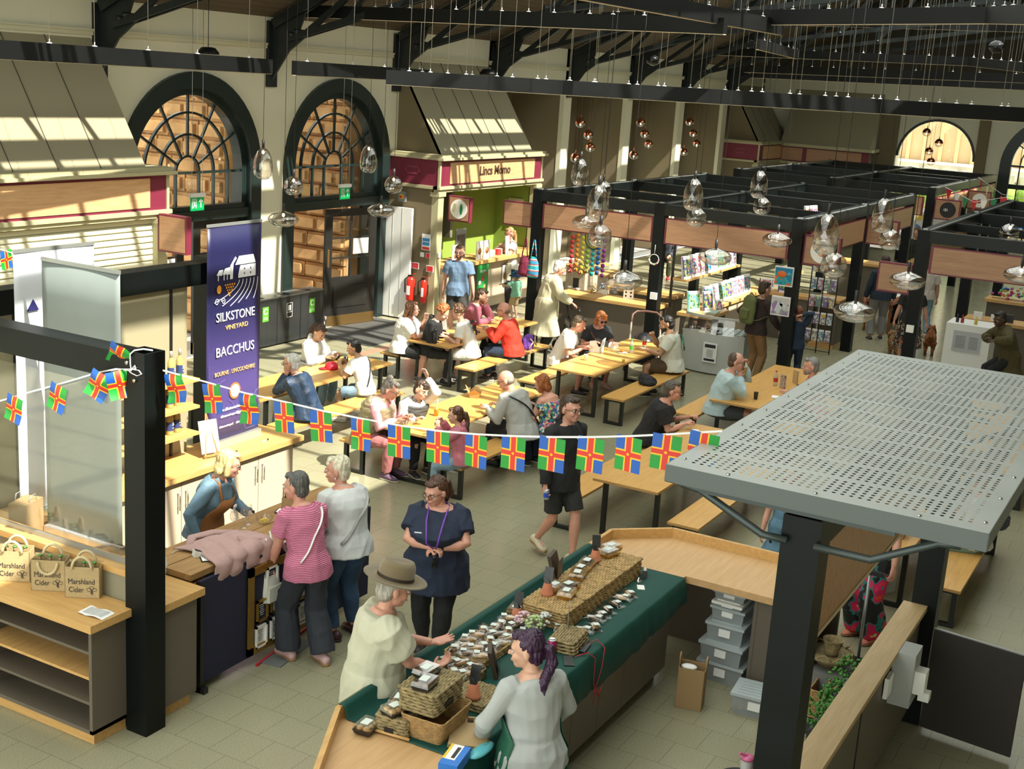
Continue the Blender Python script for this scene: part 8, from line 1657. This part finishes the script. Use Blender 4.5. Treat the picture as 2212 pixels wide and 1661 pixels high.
# table three
t=thing('takeaway_box','open white takeaway carton with blue sketch lid','box',G(1288,758,tz),.15); mb=MB(); mb.use(M_paper); mb.box((-.12,-.09,0),(.12,.09,.05)); mb.prism([(-.12,-.09,.05),(-.10,-.12,.22),(.10,-.12,.22),(.12,-.09,.05)],(0,.003,0)); mb.prism([(-.12,-.09,.05),(-.14,-.02,.2),(-.14,.08,.18),(-.12,.09,.05)],(.003,0,0)); mb.build('carton',t); mb=MB(); mb.use(MBl)
for k in range(5): mb.tube([(.0+.03*math.cos(a+k),-.112-.003,.14+.04*math.sin(a*1.7+k)) for a in [i*.5 for i in range(8)]],.0018,4)
mb.build('line_sketch',t); box_item('takeaway_box','second white carton beside the open one','box',G(1325,750,tz),(.2,.14,.07),M_paper,.3)
cup(1265,778,'small white paper cup at the near end of the table'); cup(1346,783,'small yellow topped paper cup on the table edge side',c=(.76,.6,.15),h=.055,r=.028)
def softdrink(px_,py_,c,cc,l,z=tz,s=1.0):
    t=thing('drink_bottle',l,'bottle',G(px_,py_,z)); mb=MB(); mb.use(mat('pet plastic',(.45,.5,.45),.1,alpha=.45)); mb.lathe((0,0,0),[(.028*s,0),(.033*s,.02),(.033*s,.14*s),(.012*s,.20*s),(.012*s,.215*s)],16); mb.build('bottle_body',t); mb=MB(); mb.use(mat('lab%s'%str(c),c,.5)); mb.lathe((0,0,.06*s),[(.034*s,0),(.034*s,.06*s)],16,cap=False); mb.build('label',t); mb=MB(); mb.use(mat('cap%s'%str(cc),cc,.4)); mb.lathe((0,0,.215*s),[(.014,0),(.014,.018)],10); mb.build('cap',t)
softdrink(1363,762,(.10,.45,.05),(.04,.35,.08),'green labelled soft drink bottle on table three'); softdrink(1391,752,(.5,.02,.02),(.02,.08,.4),'red drink bottle with blue cap by the pushchair handle')
t=thing('food_plate','card plate with orange snack between the bottles and carton','food',G(1343,762,tz)); mb=MB(); mb.use(M_paper); mb.lathe((0,0,0),[(.07,0),(.09,.012)],18); mb.build('plate',t); mb=MB(); mb.use(mat('orange snack',(.65,.22,.02),.6)); mb.ell((0,0,.03),.05,.035,.022,10,6); mb.build('snack',t)
t=thing('garment','folded black jacket lying on the bench','garment',(18.05,7.4,BH),.5); cb=MB(); cb.use(K_black); cb.loft([((0,0,0),(.22,0,0),(0,.14,0)),((0,0,.05),(.24,0,0),(0,.15,0)),((.03,0,.11),(.16,0,0),(0,.10,0))],n=16); soft('cloth',cb,.014,K_black,t,.016,1)
# table five, six
box_item('napkin','white napkin on the table by the black tee','napkin',G(1503,932,tz),(.14,.09,.012),M_paper,.5,'napkin'); 
cup(1632,862,'black takeaway coffee cup on the table of the light blue shirt',c=(.03,.03,.03),h=.10)
softdrink(1674,833,(.45,.02,.02),(.5,.02,.02),'glass cola bottle by the card menus'); 
for px_,py_,l in ((1690,838,'dark patterned menu card standing by the cola bottle'),(1717,828,'narrow wooden card holder beyond the cola bottle')):
    t=thing('menu_card',l,'menu',G(px_,py_,tz),.9); B(mat('dark print',(.10,.03,.05),.5,var=.8,vscale=50,col2=(.5,.45,.4)) if px_<1700 else M_oakc,((-.055,-.012,0),(.055,.012,.20)),name='card',parent=t)
t=thing('sunglasses','black sunglasses folded on the table','sunglasses',G(1715,832,tz)+V((-.05,-.12,0)),.4); mb=MB(); mb.use(K_sun)
for s_ in (-1,1): mb.ell((0,s_*.035,.022),.008,.028,.02,12,6)
mb.tube([(0,-.06,.03),(.08,-.05,.02)],.004,5); mb.tube([(0,.06,.03),(.08,.05,.02)],.004,5); mb.build('frame',t)
box_item('napkin','white napkin under the hand on the far table','napkin',G(1675,858,tz),(.15,.1,.01),M_paper,.2,'napkin')
I=p_ice; q=I['world'](V((.33,.03,1.16))); t=thing('ice_cream_cone','ice cream cone held by the person in light blue','ice cream',q); mb=MB(); mb.use(M_biscuit); mb.lathe((0,0,-.12),[(.006,0),(.028,.11)],14); mb.build('cone',t); mb=MB(); mb.use(M_cream); mb.lathe((0,0,-.01),[(.034,0),(.036,.02),(.026,.045),(.014,.065),(.003,.08)],14); mb.build('ice_cream',t)
t=carrier(18.9,1.75,BH,.34,.2,.28,'jute shopping bag on the bench at the right edge',.2,m=MATS['jute cloth'],name='shopping_bag'); mb=MB(); mb.use(MATS['salad']); mb.ell((0,-.104,.14),.09,.004,.07,12,6); mb.build('leaf_print',t)
carrier(12.75,2.5,0,.5,.2,.4,'white shopping bag lying under the table behind the flowered trousers',-.4,m=mat('white plastic bag',(.5,.5,.52),.5),name='shopping_bag')
carrier(12.72,2.35,TH,.34,.2,.3,'brown paper carrier on the table end behind the canopy post',.1)
# ================= middle stall: sweets and crafts =================
def counter(lab,x0,y0,x1,y1,z=.95,front=M_taupe):
    t=thing('stall_counter',lab,'counter'); B(M_oaky if abs(y1-y0)>abs(x1-x0) else M_oak,((x0,y0,z-.06),(x1,y1,z)),name='worktop',parent=t); mb=MB(); mb.use(front); mb.box((x0+.06,y0+.05,0),(x1-.05,y1-.05,z-.06)); mb.build('cupboards',t); return t
counter('stall counter with jars of wrapped sweets',21.7,8.85,22.35,10.95); counter('oak corner shelf behind the sweets stall',24.0,9.4,24.6,10.95,.8)
M_jar=glass('jar glass',(.95,.96,.96),.08,.03)
for px_,py_,l,c in ((1278,632,'jar of gold wrapped sweets','gold'),(1301,626,'jar of silver wrapped sweets behind its price card','silver'),(1326,636,'jar of blue and white wrapped sweets','blue')):
    p=G(px_,py_,.95); t=thing('sweet_jar',l,'jar',p); mb=MB(); mb.use(M_jar); mb.lathe((0,0,0),[(.09,0),(.10,.01),(.10,.14),(.07,.18),(.075,.20)],20,cap=False); mb.build('jar',t); mb=MB(); r_=random.Random(px_)
    for i in range(60):
        cc={'gold':((.6,.42,.08),(.25,.15,.05)),'silver':((.5,.52,.6),(.15,.15,.25)),'blue':((.12,.14,.3),(.6,.6,.62))}[c][i%2]; mb.use(mat('wrap%s'%str(cc),cc,.3,.3)); a=r_.uniform(0,6.28); q=r_.uniform(0,.075); mb.ell((q*math.cos(a),q*math.sin(a),r_.uniform(.015,.13)),.017,.012,.010,6,4)
    mb.build('wrapped_sweets',t)
box_item('price_card','white price card in front of the silver sweets','card',G(1306,636,.95),(.02,.12,.07),M_paper,.1,'card'); t=thing('photo_card','white framed card of black symbols on the sweets counter','card',G(1357,645,.95),.1); B(M_paper,((-.01,-.1,0),(.01,.1,.24)),name='card',parent=t); mb=MB(); mb.use(M_ink)
for i in range(6): mb.cyl((-.012,-.05+.1*(i%2),.05+.07*(i//2)),(-.010,-.05+.1*(i%2),.05+.07*(i//2)),.02,8)
mb.build('symbols',t)
box_item('menu_stand','small black chalk stand on the sweets counter','sign',G(1243,622,.95),(.02,.12,.2),M_blk,.1,'board')
for px_,py_ in ((1231,623),(1249,627)):
    t=thing('sample_bowl','small white bowl on the sweets counter','bowl',G(px_,py_,.95)); t['label']='small white bowl '+('at the left end' if px_<1240 else 'beside the black stand')+' of the sweets counter'; mb=MB(); mb.use(M_white); mb.lathe((0,0,0),[(.03,0),(.055,.045),(.05,.045),(.02,.01)],16); mb.build('bowl',t)
t=thing('ornament_stand','curled chrome wire stands with glass baubles on the counter','ornament',G(1240,612,.95)+V((.12,0,0))); mb=MB(); mb.use(M_chrome)
for k in range(5): y=-.25+.12*k; mb.tube([(0,y,0),(0,y,.35),(0,y+.04,.46),(0,y+.10,.42),(0,y+.11,.36)],.006,6)
mb.build('wire_hooks',t); mb=MB(); mb.use(M_cop)
for k in range(5): mb.ell((.03,-.14+.12*k,.25-.05*(k%2)),.045,.045,.045,10,6)
mb.build('baubles',t)
# crochet mandala and dotted hanging
p=V((22.5,10.62,1.98)); t=thing('wall_hanging','round crocheted mandala with coloured rings','wall hanging',p,-.3)
for i,(r,c) in enumerate(((.24,(.02,.08,.12)),(.21,(.45,.38,.05)),(.17,(.02,.25,.30)),(.13,(.55,.45,.3)),(.095,(.5,.12,.02)),(.055,(.55,.02,.03)))): mb=MB(); mb.use(mat('yarn%d'%i,c,.9)); mb.cyl((-.004*i,0,0),(-.004*i-.006,0,0),r,32,smooth=False); mb.build('yarn_ring',t)
t=thing('dot_mobile','hanging screen of rainbow coloured felt dots','mobile',(23.2,11.0,1.15)); dc=((.6,.05,.04),(.65,.25,.02),(.65,.55,.05),(.25,.45,.05),(.02,.4,.4),(.03,.15,.45),(.25,.05,.3))
for k in range(7):
    mb=MB(); mb.use(mat('felt dot%d'%k,dc[k],.8))
    for j in range(8): mb.cyl((0,.42-.12*k,.1*j+.04*(k%2)),(-.012,.42-.12*k,.1*j+.04*(k%2)),.045,12)
    mb.build('dot_string',t)
mb=MB(); mb.use(mat('pink streamer',(.65,.05,.15),.5)); mb.tube([(0,0,.5),(.02,.05,.35),(-.02,-.03,.2),(.02,.03,0)],.03,6); mb.use(mat('orange streamer',(.7,.2,.02),.5)); mb.tube([(0,.05,.55),(.03,-.06,.4),(0,.06,.25)],.03,6); o=mb.build('streamers',thing('felt_streamers','pink and orange twisted streamers inside the sweets stall','decoration',(22.3,9.25,1.55)))
t=thing('wire_garland','ring garland of pink and green felt balls hanging on the stall post','garland',(20.92,8.66,1.95)); mb=MB(); mb.use(M_white); mb.tube([(0,.09*math.cos(a),-.0+.09*math.sin(a)) for a in [i*PI/8 for i in range(17)]],.006,6); mb.cyl((0,0,.09),(0,0,.26),.004,5); mb.build('ring',t); mb=MB()
for i in range(12): a=PI+.15+i*.26; mb.use((mat('ball pink',(.6,.15,.3),.8),mat('ball green',(.3,.6,.1),.8),M_white)[i%3]); mb.ell((-.01,.09*math.cos(a),.09*math.sin(a)),.018,.018,.018,8,5)
mb.build('felt_balls',t); t=thing('socket_box','white socket box on the middle stall post','socket',(20.93,8.6,1.30)); B(M_white,((-.05,-.06,-.06),(.0,.06,.06)),name='box',parent=t); t=thing('socket_box','white socket box on the right stall post','socket',(21.48,4.2,1.30)); B(M_white,((-.05,-.06,-.06),(.0,.06,.06)),name='box',parent=t)
for y,l,c2 in ((11.25,'maroon patterned cloth bag hanging on the stall post',0),(11.06,'turquoise and red striped bag hanging on the stall post',1)):
    m=patmat('striped bag','Z',[(.02,.30,.36),(.45,.55,.55),(.5,.06,.05),(.03,.2,.35)],1.6,.8) if c2 else mat('maroon print cloth',(.20,.015,.05),.85,var=.5,vscale=30)
    t=thing('cloth_bag',l,'bag',(20.88,y,1.3)); cb=MB(); cb.use(m); cb.loft([((0,0,.0),(.03,0,0),(0,.09,0)),((0,0,.05),(.07,0,0),(0,.13,0)),((0,0,.28),(.05,0,0),(0,.11,0)),((0,0,.40),(.012,0,0),(0,.06,0))],n=16); soft('bag_body',cb,.014,m,t,.005,1); mb=MB(); mb.use(m); mb.tube([(0,-.06,.38),(0,-.01,.72),(0,.01,.72),(0,.06,.38)],.012,6); mb.build('handle',t)
# ================= craft kit stall: boxes of pictures =================
counter('stall counter of picture kits facing the tables',21.6,7.75,22.6,8.4,.95); counter('long stall counter of picture kits running into the stall',22.6,8.05,25.4,8.45,.95,M_taupel); counter('end counter of the picture stall',25.4,6.9,25.9,8.45,.95)
t=thing('wall_shelf','upper oak shelf of the picture kit stall','shelf'); B(M_oak,((22.2,8.5,1.42),(25.2,8.8,1.46)),name='board',parent=t); B(M_black,((22.2,8.78,.9),(22.24,8.82,2.2)),((25.1,8.78,.9),(25.14,8.82,2.2)),name='brackets',parent=t)
KC=[[(.15,.05,.3),(.02,.2,.1),(.5,.4,.1)],[(.7,.7,.7),(.5,.1,.1),(.1,.3,.5)],[(.6,.15,.05),(.1,.1,.3),(.7,.6,.4)],[(.02,.1,.3),(.05,.4,.5),(.6,.2,.1)],[(.6,.6,.62),(.2,.4,.4),(.5,.2,.3)],[(.02,.15,.05),(.4,.5,.2),(.1,.3,.4)]]
def kit(x,y,z,w,h,k,l,rot=0,lean=.06,grp='craft kit boxes'):
    t=thing('craft_kit',l,'box',(x,y,z),rot,grp); m=patmat('kit art %d'%k,'noise',KC[k]+[tuple(min(1,c*1.6+.1) for c in KC[k][0])],14,.5,[0,.42,.5,.58]); mb=MB(); mb.use(M_paper); mb.prism([(-w/2,0,0),(w/2,0,0),(w/2,lean,h),(-w/2,lean,h)],(0,.03,0)); mb.build('carton',t); mb=MB(); mb.use(m); a=.12; mb.prism([(-w/2+.012,-.002+lean*a,h*a),(w/2-.012,-.002+lean*a,h*a),(w/2-.012,-.002+lean*.86,h*.86),(-w/2+.012,-.002+lean*.86,h*.86)],(0,-.002,0)); mb.use(mat('kit spine %d'%(k%3),((.12,.03,.25),(.02,.02,.03),(.02,.3,.3))[k%3],.5)); mb.prism([(-w/2,-.001,0),(-w/2+.02,-.001,0),(-w/2+.02,lean-.001,h),(-w/2,lean-.001,h)],(0,-.003,0)); mb.build('picture',t)
for i in range(8): kit(22.35+.36*i,8.55,1.46,.30,.42,i%6,'picture craft kit box standing on the upper shelf, %s from the left'%('first','second','third','fourth','fifth','sixth','seventh','last')[i],-.15)
for i in range(7): kit(22.75+.37*i,8.22,.95,.30,.36,(i+3)%6,'picture craft kit box on the lower counter, %s from the left'%('first','second','third','fourth','fifth','sixth','last')[i],-.15)
kit(21.95,8.2,.95,.28,.36,5,'craft kit box of a map picture at the counter front',-.5); kit(22.3,8.05,.95,.26,.34,0,'dark craft kit box beside the map picture',-.4); kit(22.35,7.85,.95,.16,.2,2,'small orange craft kit on an easel',-.5); kit(25.6,7.6,.95,.34,.32,0,'dark craft kit with gold title at the stall end',-1.3); kit(25.5,8.0,.98,.30,.22,1,'pale craft kit low on the stall end counter',-1.3)
box_item('book_stack','pale green folders lying on the counter corner','books',(22.0,7.88,.95),(.36,.24,.03),mat('pale green folder',(.35,.42,.33),.6),.1)
kit(24.8,7.0,2.45,.5,.4,2,'red and orange poster box standing high behind the beam',-.2)
for z,l,cols in ((1.80,'colourful sea turtle picture on the stall corner post',[(.0,.18,.35),(.0,.3,.35),(.6,.12,.02),(.6,.25,.05)]),(1.29,'framed grey horse head picture on the stall corner post',[(.5,.5,.5),(.25,.28,.3),(.3,.15,.4),(.6,.6,.62)])):
    t=thing('canvas_picture',l,'picture',(20.9,6.27,z)); B(M_paper,((-.02,-.16,0),(.03,.16,.33)),name='canvas',parent=t); mb=MB(); mb.use(patmat('art'+l[:9],'noise',cols,5,.5,[0,.44,.52,.6])); mb.box((-.024,-.15,.02),(-.02,.15,.31)); mb.build('artwork',t)
    mb=MB()
    if z>1.5: mb.use(mat('turtle shell',(.62,.13,.02),.5)); mb.ell((-.028,.03,.20),.006,.085,.055,14,6); mb.use(mat('turtle skin',(.05,.35,.45),.5)); mb.ell((-.028,-.09,.21),.006,.04,.03,10,5); mb.bar((-.028,-.03,.15),(-.028,-.09,.06),.03,.006,up=(1,0,0)); mb.bar((-.028,.08,.15),(-.028,.12,.08),.025,.006,up=(1,0,0))
    else: mb.use(mat('horse grey',(.55,.58,.62),.6)); mb.bar((-.028,.05,.06),(-.028,.0,.22),.10,.006,up=(1,0,0)); mb.bar((-.028,.0,.22),(-.028,-.10,.14),.06,.006,up=(1,0,0))
    mb.build('animal',t)
# curved jewellery display case
t=thing('display_case','curved white glass topped jewellery display case','display case',(21.15,7.55,0),0); mw=mat('case white',(.48,.50,.46),.4); arc=[(.0+.75*(1-math.cos(a)) -.0,-.95*math.sin(a)) for a in [math.radians(-38+76*i/12) for i in range(13)]]
def caseloft(z0,z1,m,nm,sc=1,cap=True):
    mb=MB(); mb.use(m); P=[V((x*sc,y*sc,z0)) for x,y in arc]+[V((.75,.6*sc,z0)),V((.75,-.6*sc,z0))][::1]; mb.prism(P if True else P,(0,0,z1-z0)); return mb.build(nm,t)
caseloft(.02,.70,mw,'cabinet'); caseloft(.70,.73,mw,'shelf',1.02); mb=MB(); mb.use(M_glass)
for (a,b),(c,d) in zip(arc,arc[1:]): mb.prism([(a,b,.73),(c,d,.73),(c+.05,d*.96,1.0),(a+.05,b*.96,1.0)],(.004,0,0))
mb.build('glass_front',t); mb=MB(); mb.use(mw)
for (a,b),(c,d) in zip(arc,arc[1:]): mb.bar((a+.05,b*.96,1.02),(c+.05,d*.96,1.02),.04,.04)
mb.build('top_rim',t); mb=MB(); mb.use(M_chrome); r_=random.Random(2)
for i in range(46): mb.ell((r_.uniform(.12,.5),r_.uniform(0.0,.5),.745),.018,.018,.010,6,4)
mb.build('jewellery',t); mb=MB(); mb.use(mat('jewel box',(.6,.66,.66),.5))
for i in range(4):
    for j in range(4): mb.box((.12+.1*i,-.52+.12*j,.73),(.19+.1*i,-.44+.12*j,.76+.012*i))
mb.build('jewellery_boxes',t); mb=MB(); mb.use(M_paper); mb.box((-.03,-.16,.22),(-.015,.10,.58)); mb.use(M_ink); mb.box((-.034,-.13,.49),(-.03,.07,.55)); mb.box((-.034,-.13,.25),(-.03,.07,.29))
for k in range(6): mb.box((-.033,-.09,.32+.025*k),(-.03,.03,.326+.025*k))
mb.build('price_notice',t)
# greeting card rack
t=thing('card_rack','tall black wire rack packed with greeting cards','rack',(24.6,6.55,0)); mb=MB(); mb.use(K_bg)
for y in (-.25,.02,.28): mb.cyl((0,y,0),(0,y,1.95),.012,6)
for z in (.05,.4,.75,1.1,1.45,1.8,1.95): mb.bar((0,-.25,z),(0,.28,z),.012,.012)
mb.build('wire_frame',t); r_=random.Random(9)
for k in range(5):
    for j in range(4): mb=MB(); mb.use(patmat('card art %d'%((k+j)%5),'cell',[((.5,.15,.3),(.1,.3,.4),(.6,.4,.1),(.2,.1,.3),(.1,.35,.15))[(k+j)%5],(.6,.6,.6),(.2,.2,.25)],30,.6)); y=-.18+.13*j; z=.25+.34*k; mb.box((-.05,y-.055,z),(-.03,y+.045,z+.2)); mb.use(M_paper); mb.box((-.03,y-.055,z),(-.01,y+.045,z+.23)); mb.build('greeting_card',t)
t=thing('shelf_unit','taupe shelf unit of small goods behind the card rack','shelf'); B(M_taupe,((25.2,6.4,.08),(25.8,6.45,.95)),((25.75,6.4,.08),(25.8,6.9,.95)),name='carcass',parent=t); B(M_oak,((25.15,6.35,.95),(25.85,6.9,1.0)),((25.2,6.4,0),(25.8,6.9,.08)),name='top_and_plinth',parent=t)
# ================= far aisle =================
t=thing('table','brown turned leg table with papers in the aisle','table',(27.9,6.05,0)); B(mat('orange brown wood',(.25,.09,.03),.4),((-.1,-.2,.66),(1.5,.5,.73)),name='top',parent=t)
for x,y in ((0,-.12),(1.4,-.12),(0,.4),(1.4,.4)): mb=MB(); mb.use(MATS['orange brown wood']); mb.lathe((x,y,0),[(.02,0),(.035,.05),(.022,.12),(.04,.2),(.028,.3),(.045,.42),(.03,.5),(.05,.56),(.05,.66)],12); mb.build('leg',t)
t2=thing('papers','papers and magazines spread on the brown table','papers',(28.1,6.15,.732)); 
for i in range(5): B(M_paper if i%2 else M_lab,((-.2+.25*i,-.2,0),(0+.25*i,.15,.01)),name='sheet',parent=t2)
counter('long aisle counter of the far stall with oak top',28.0,8.3,29.2,8.5,.95); counter('wooden counter end of the far stall',31.6,6.5,32.3,8.4,1.0); counter('counter behind the badge signs in the far stall',33.4,6.4,36.0,6.9,.95)
t=thing('backdrop','white patterned printed backdrop in the far stall','screen'); B(patmat('blue yellow print','cell',[(.6,.6,.58),(.62,.62,.6),(.1,.2,.5),(.6,.45,.1)],6,.7,[0,.5,.86,.93]),((36.2,6.5,.9),(36.25,8.5,2.2)),name='printed_cloth',parent=t)
# tables and chair beyond the middle stall
t=thing('chair','black chair with orange frame behind the middle stall','chair',(31.25,12.6,0),math.radians(200)); B(M_blk,((-.22,-.22,.42),(.22,.22,.46)),name='seat',parent=t); B(M_blk,((-.24,-.2,.5),(-.2,.2,.9)),name='backrest',parent=t); mo=mat('orange plastic',(.6,.18,.02),.5)
for a in (-1,1):
    for b in (-1,1): mb=MB(); mb.use(M_blk); mb.cyl((a*.17,b*.18,.42),(a*.25,b*.24,0),.018,6); mb.build('leg',t)
B(mo,((-.2,.2,.3),(.2,.22,.34)),name='side_rail',parent=t)
t=thing('cafe_table','oak ledge table in front of the first recess','table',(27.0,12.9,0)); B(M_oak,((-.6,-.35,.70),(.6,.35,.74)),name='top',parent=t); B(M_taupel,((-.5,-.25,0),(.5,.25,.70)),name='base',parent=t)
t=thing('cafe_table','oak ledge table nearer the kiosk corner','table',(26.3,11.9,0)); B(M_oak,((-.5,-.2,.70),(.5,.2,.74)),name='top',parent=t); B(M_taupel,((-.4,-.15,0),(.4,.15,.70)),name='base',parent=t)
# dogs
def dog(lab,x,y,rot,m,L,Hh,shag,sit=False,tail_up=True):
    t=thing('dog',lab,'dog',(x,y,0),rot); cb=MB(); cb.use(m); h=Hh
    cb.tube([(-L*.42,0,h*.72),(-L*.2,0,h*.72),(L*.1,0,h*.74),(L*.32,0,h*.80),(L*.45,0,h*1.02)],[.085*shag,.10*shag,.105*shag,.10*shag,.07*shag],14); cb.ell((L*.52,0,h*1.12),.085*shag,.075*shag,.075*shag,12,8); cb.tube([(L*.55,0,h*1.10),(L*.72,0,h*1.05)],[.045,.03],10)
    for s_ in (-1,1):
        cb.ell((L*.47,s_*.075,h*1.10),.025,.02,.05,8,6) if tail_up else cb.tube([(L*.5,s_*.04,h*1.2),(L*.5,s_*.05,h*1.36)],[.028,.008],8)
        cb.tube([(L*.30,s_*.065,h*.7),(L*.30,s_*.065,h*.35),(L*.31,s_*.065,h*.12),(L*.35,s_*.065,.02)],[.045*shag,.032*shag,.026*shag,.028],10)
        cb.tube([(-L*.36,s_*.07,h*.7),(-L*.28,s_*.07,h*.48),(-L*.42,s_*.07,h*.26),(-L*.38,s_*.07,.02),(-L*.32,s_*.07,.02)],[.06*shag,.045*shag,.026*shag,.024*shag,.022],10)
    cb.tube([(-L*.44,0,h*.78),(-L*.56,0,h*1.0),(-L*.45,0,h*1.2)],[.03*shag,.045*shag,.02],10); o=soft('body',cb,.010,m,t,.016 if shag>1.1 else .01,1,wf=(38,38,38)); mb=MB(); mb.use(K_black); mb.ell((L*.73,0,h*1.06),.014,.014,.012,8,5)
    for s_ in (-1,1): mb.ell((L*.60,s_*.035,h*1.17),.009,.009,.009,8,5)
    mb.build('nose_and_eyes',t); mb=MB(); mb.use(K_bg); mb.tube([(L*.42+.0*i,.085*shag*math.cos(i*PI/6),h*.98+.085*shag*math.sin(i*PI/6)) for i in range(13)],.010,6); mb.build('collar',t); return t
dog('small curly apricot dog walking beside the grey joggers',25.55,5.2,math.radians(40),mat('curly apricot fur',(.33,.18,.07),.95,bump=1,bscale=40,var=.4,vscale=25),.50,.34,1.25); dog('fox red spitz dog on a lead near the white counter',26.3,4.72,math.radians(10),mat('fox red fur',(.26,.09,.025),.95,bump=1,bscale=60,var=.4,vscale=18),.55,.42,1.1,tail_up=False)
for (a,b,l) in ((p_dogm['world'](p_dogm['arms'][-1][2]),V((25.72,5.32,.34)),'thin lead from the grey joggers person to the curly dog'),(V((25.15,4.75,.8)),V((26.5,4.75,.42)),'thin lead to the fox red dog')):
    mb=MB(); mb.use(MATS['notice red']); mb.cb((a.x,a.y,a.z-.06),(.05,.03,.12)); mb.use(K_bg); mb.tube([a-V((0,0,.1)),a.lerp(b,.5)-V((0,0,.12)),b],.005,5); tag(mb.build('dog_lead'),l,'lead')
# ================= right stall =================
t=thing('stall_counter','white panelled counter with a framed sheet, the olive coat leans on it','counter'); B(M_white,((24.2,3.3,0),(24.9,4.1,1.05)),name='body',parent=t); mb=MB(); mb.use(mat('grey notice',(.45,.46,.48),.5)); mb.box((24.18,3.45,.55),(24.2,3.95,.93)); mb.use(M_ink)
for k in range(8): mb.box((24.176,3.72,.62+.03*k),(24.18,3.90,.625+.03*k)); mb.box((24.176,3.50,.62+.03*k),(24.18,3.66,.625+.03*k))
mb.build('framed_notice',t)
counter('oak topped till counter inside the right stall',25.3,1.9,25.9,4.0,1.0,M_taupe); counter('back counter of craft goods in the right stall',27.6,1.9,28.2,4.0,1.1,M_taupe)
r_=random.Random(12); gr=thing('craft_goods','colourful heap of beads and felt flowers on the back counter','craft goods',(27.9,2.9,1.1)); tag(gr,kind='stuff')
for k in range(8):
    mb=MB(); mb.use(mat('craft col%d'%k,((.5,.05,.15),(.6,.25,.1),(.05,.3,.35),(.1,.1,.4),(.5,.5,.5),(.35,.1,.3),(.1,.35,.1),(.6,.5,.1))[k],.7))
    for i in range(22): mb.ell((r_.uniform(-.25,.25),r_.uniform(-1,1),r_.uniform(.02,.25) if i%3 else r_.uniform(.4,.75)),.035,.04,.03,6,4)
    mb.build('felt_flowers',gr)
B(K_bg,((-.01,-1,.0),(.01,1,.01)),((-.01,-.5,0),(.01,-.49,.8)),((-.01,.3,0),(.01,.31,.8)),((-.01,-1,.79),(.01,1,.8)),name='wire_grid',parent=gr)
for x,y,w,h,m,l in ((25.4,3.75,.16,.14,M_paper,'white card reader box on the till counter'),(25.45,3.45,.14,.12,M_paper,'small tablet till on a white stand'),(25.45,3.2,.18,.16,M_blk,'black tap to pay sign on the till counter'),(25.45,2.6,.03,.36,M_paper,'tall framed white notice on the till counter')): box_item('till_item',l,'sign',(x,y,1.0),(.04,w if h<.3 else .28,h),m,0,'panel')
for y,c,l in ((3.95,(.02,.02,.03),'dark nail polish bottle on the white counter'),(3.86,(.3,.02,.04),'red nail polish bottle on the white counter'),(3.62,(.55,.4,.05),'yellow oil bottle on the white counter')):
    t=thing('small_bottle',l,'bottle',(24.4,y,1.05)); mb=MB(); mb.use(mat('sb%s'%str(c),c,.2)); mb.lathe((0,0,0),[(.03,0),(.03,.07),(.012,.09),(.012,.15)],12); mb.build('bottle',t)
t=thing('stool','black stool under the olive coat','stool',(p_ol['root'].location.x,p_ol['root'].location.y,0)); mb=MB(); mb.use(M_blk); mb.lathe((0,0,.58),[(.18,0),(.19,.03),(.15,.06)],20); mb.build('seat',t)
for a in range(4): mb=MB(); mb.use(M_blk); mb.cyl((.12*math.cos(a*1.57+.8),.12*math.sin(a*1.57+.8),.58),(.22*math.cos(a*1.57+.8),.22*math.sin(a*1.57+.8),0),.014,6); mb.build('leg',t)
I=p_wb; q=I['world'](V((.16,.18,.62))); t=thing('tote_bag','cream tote bag held by the person at the dumpling counter','bag',q,.9); B(mat('cream canvas',(.5,.46,.34),.9),((-.17,-.04,0),(.17,.04,.36)),name='bag_body',parent=t); mb=MB(); mb.use(mat('cream canvas',(.5,.46,.34))); mb.tube([(-.1,0,.35),(-.04,0,.62),(.04,0,.62),(.1,0,.35)],.012,6); mb.build('handles',t)
I=p_tod; mb=MB(); mb.use(patmat('patterned sun hat','cell',[(.01,.05,.12),(.02,.2,.4),(.01,.03,.08)],40,.8)); c=I['Hc']+I['U']*.03; mb.lathe(c,[(.15,-.03),(.10,.01),(.095,.06),(.07,.09),(.01,.095)],20); mb.build('sun_hat',I['root'])
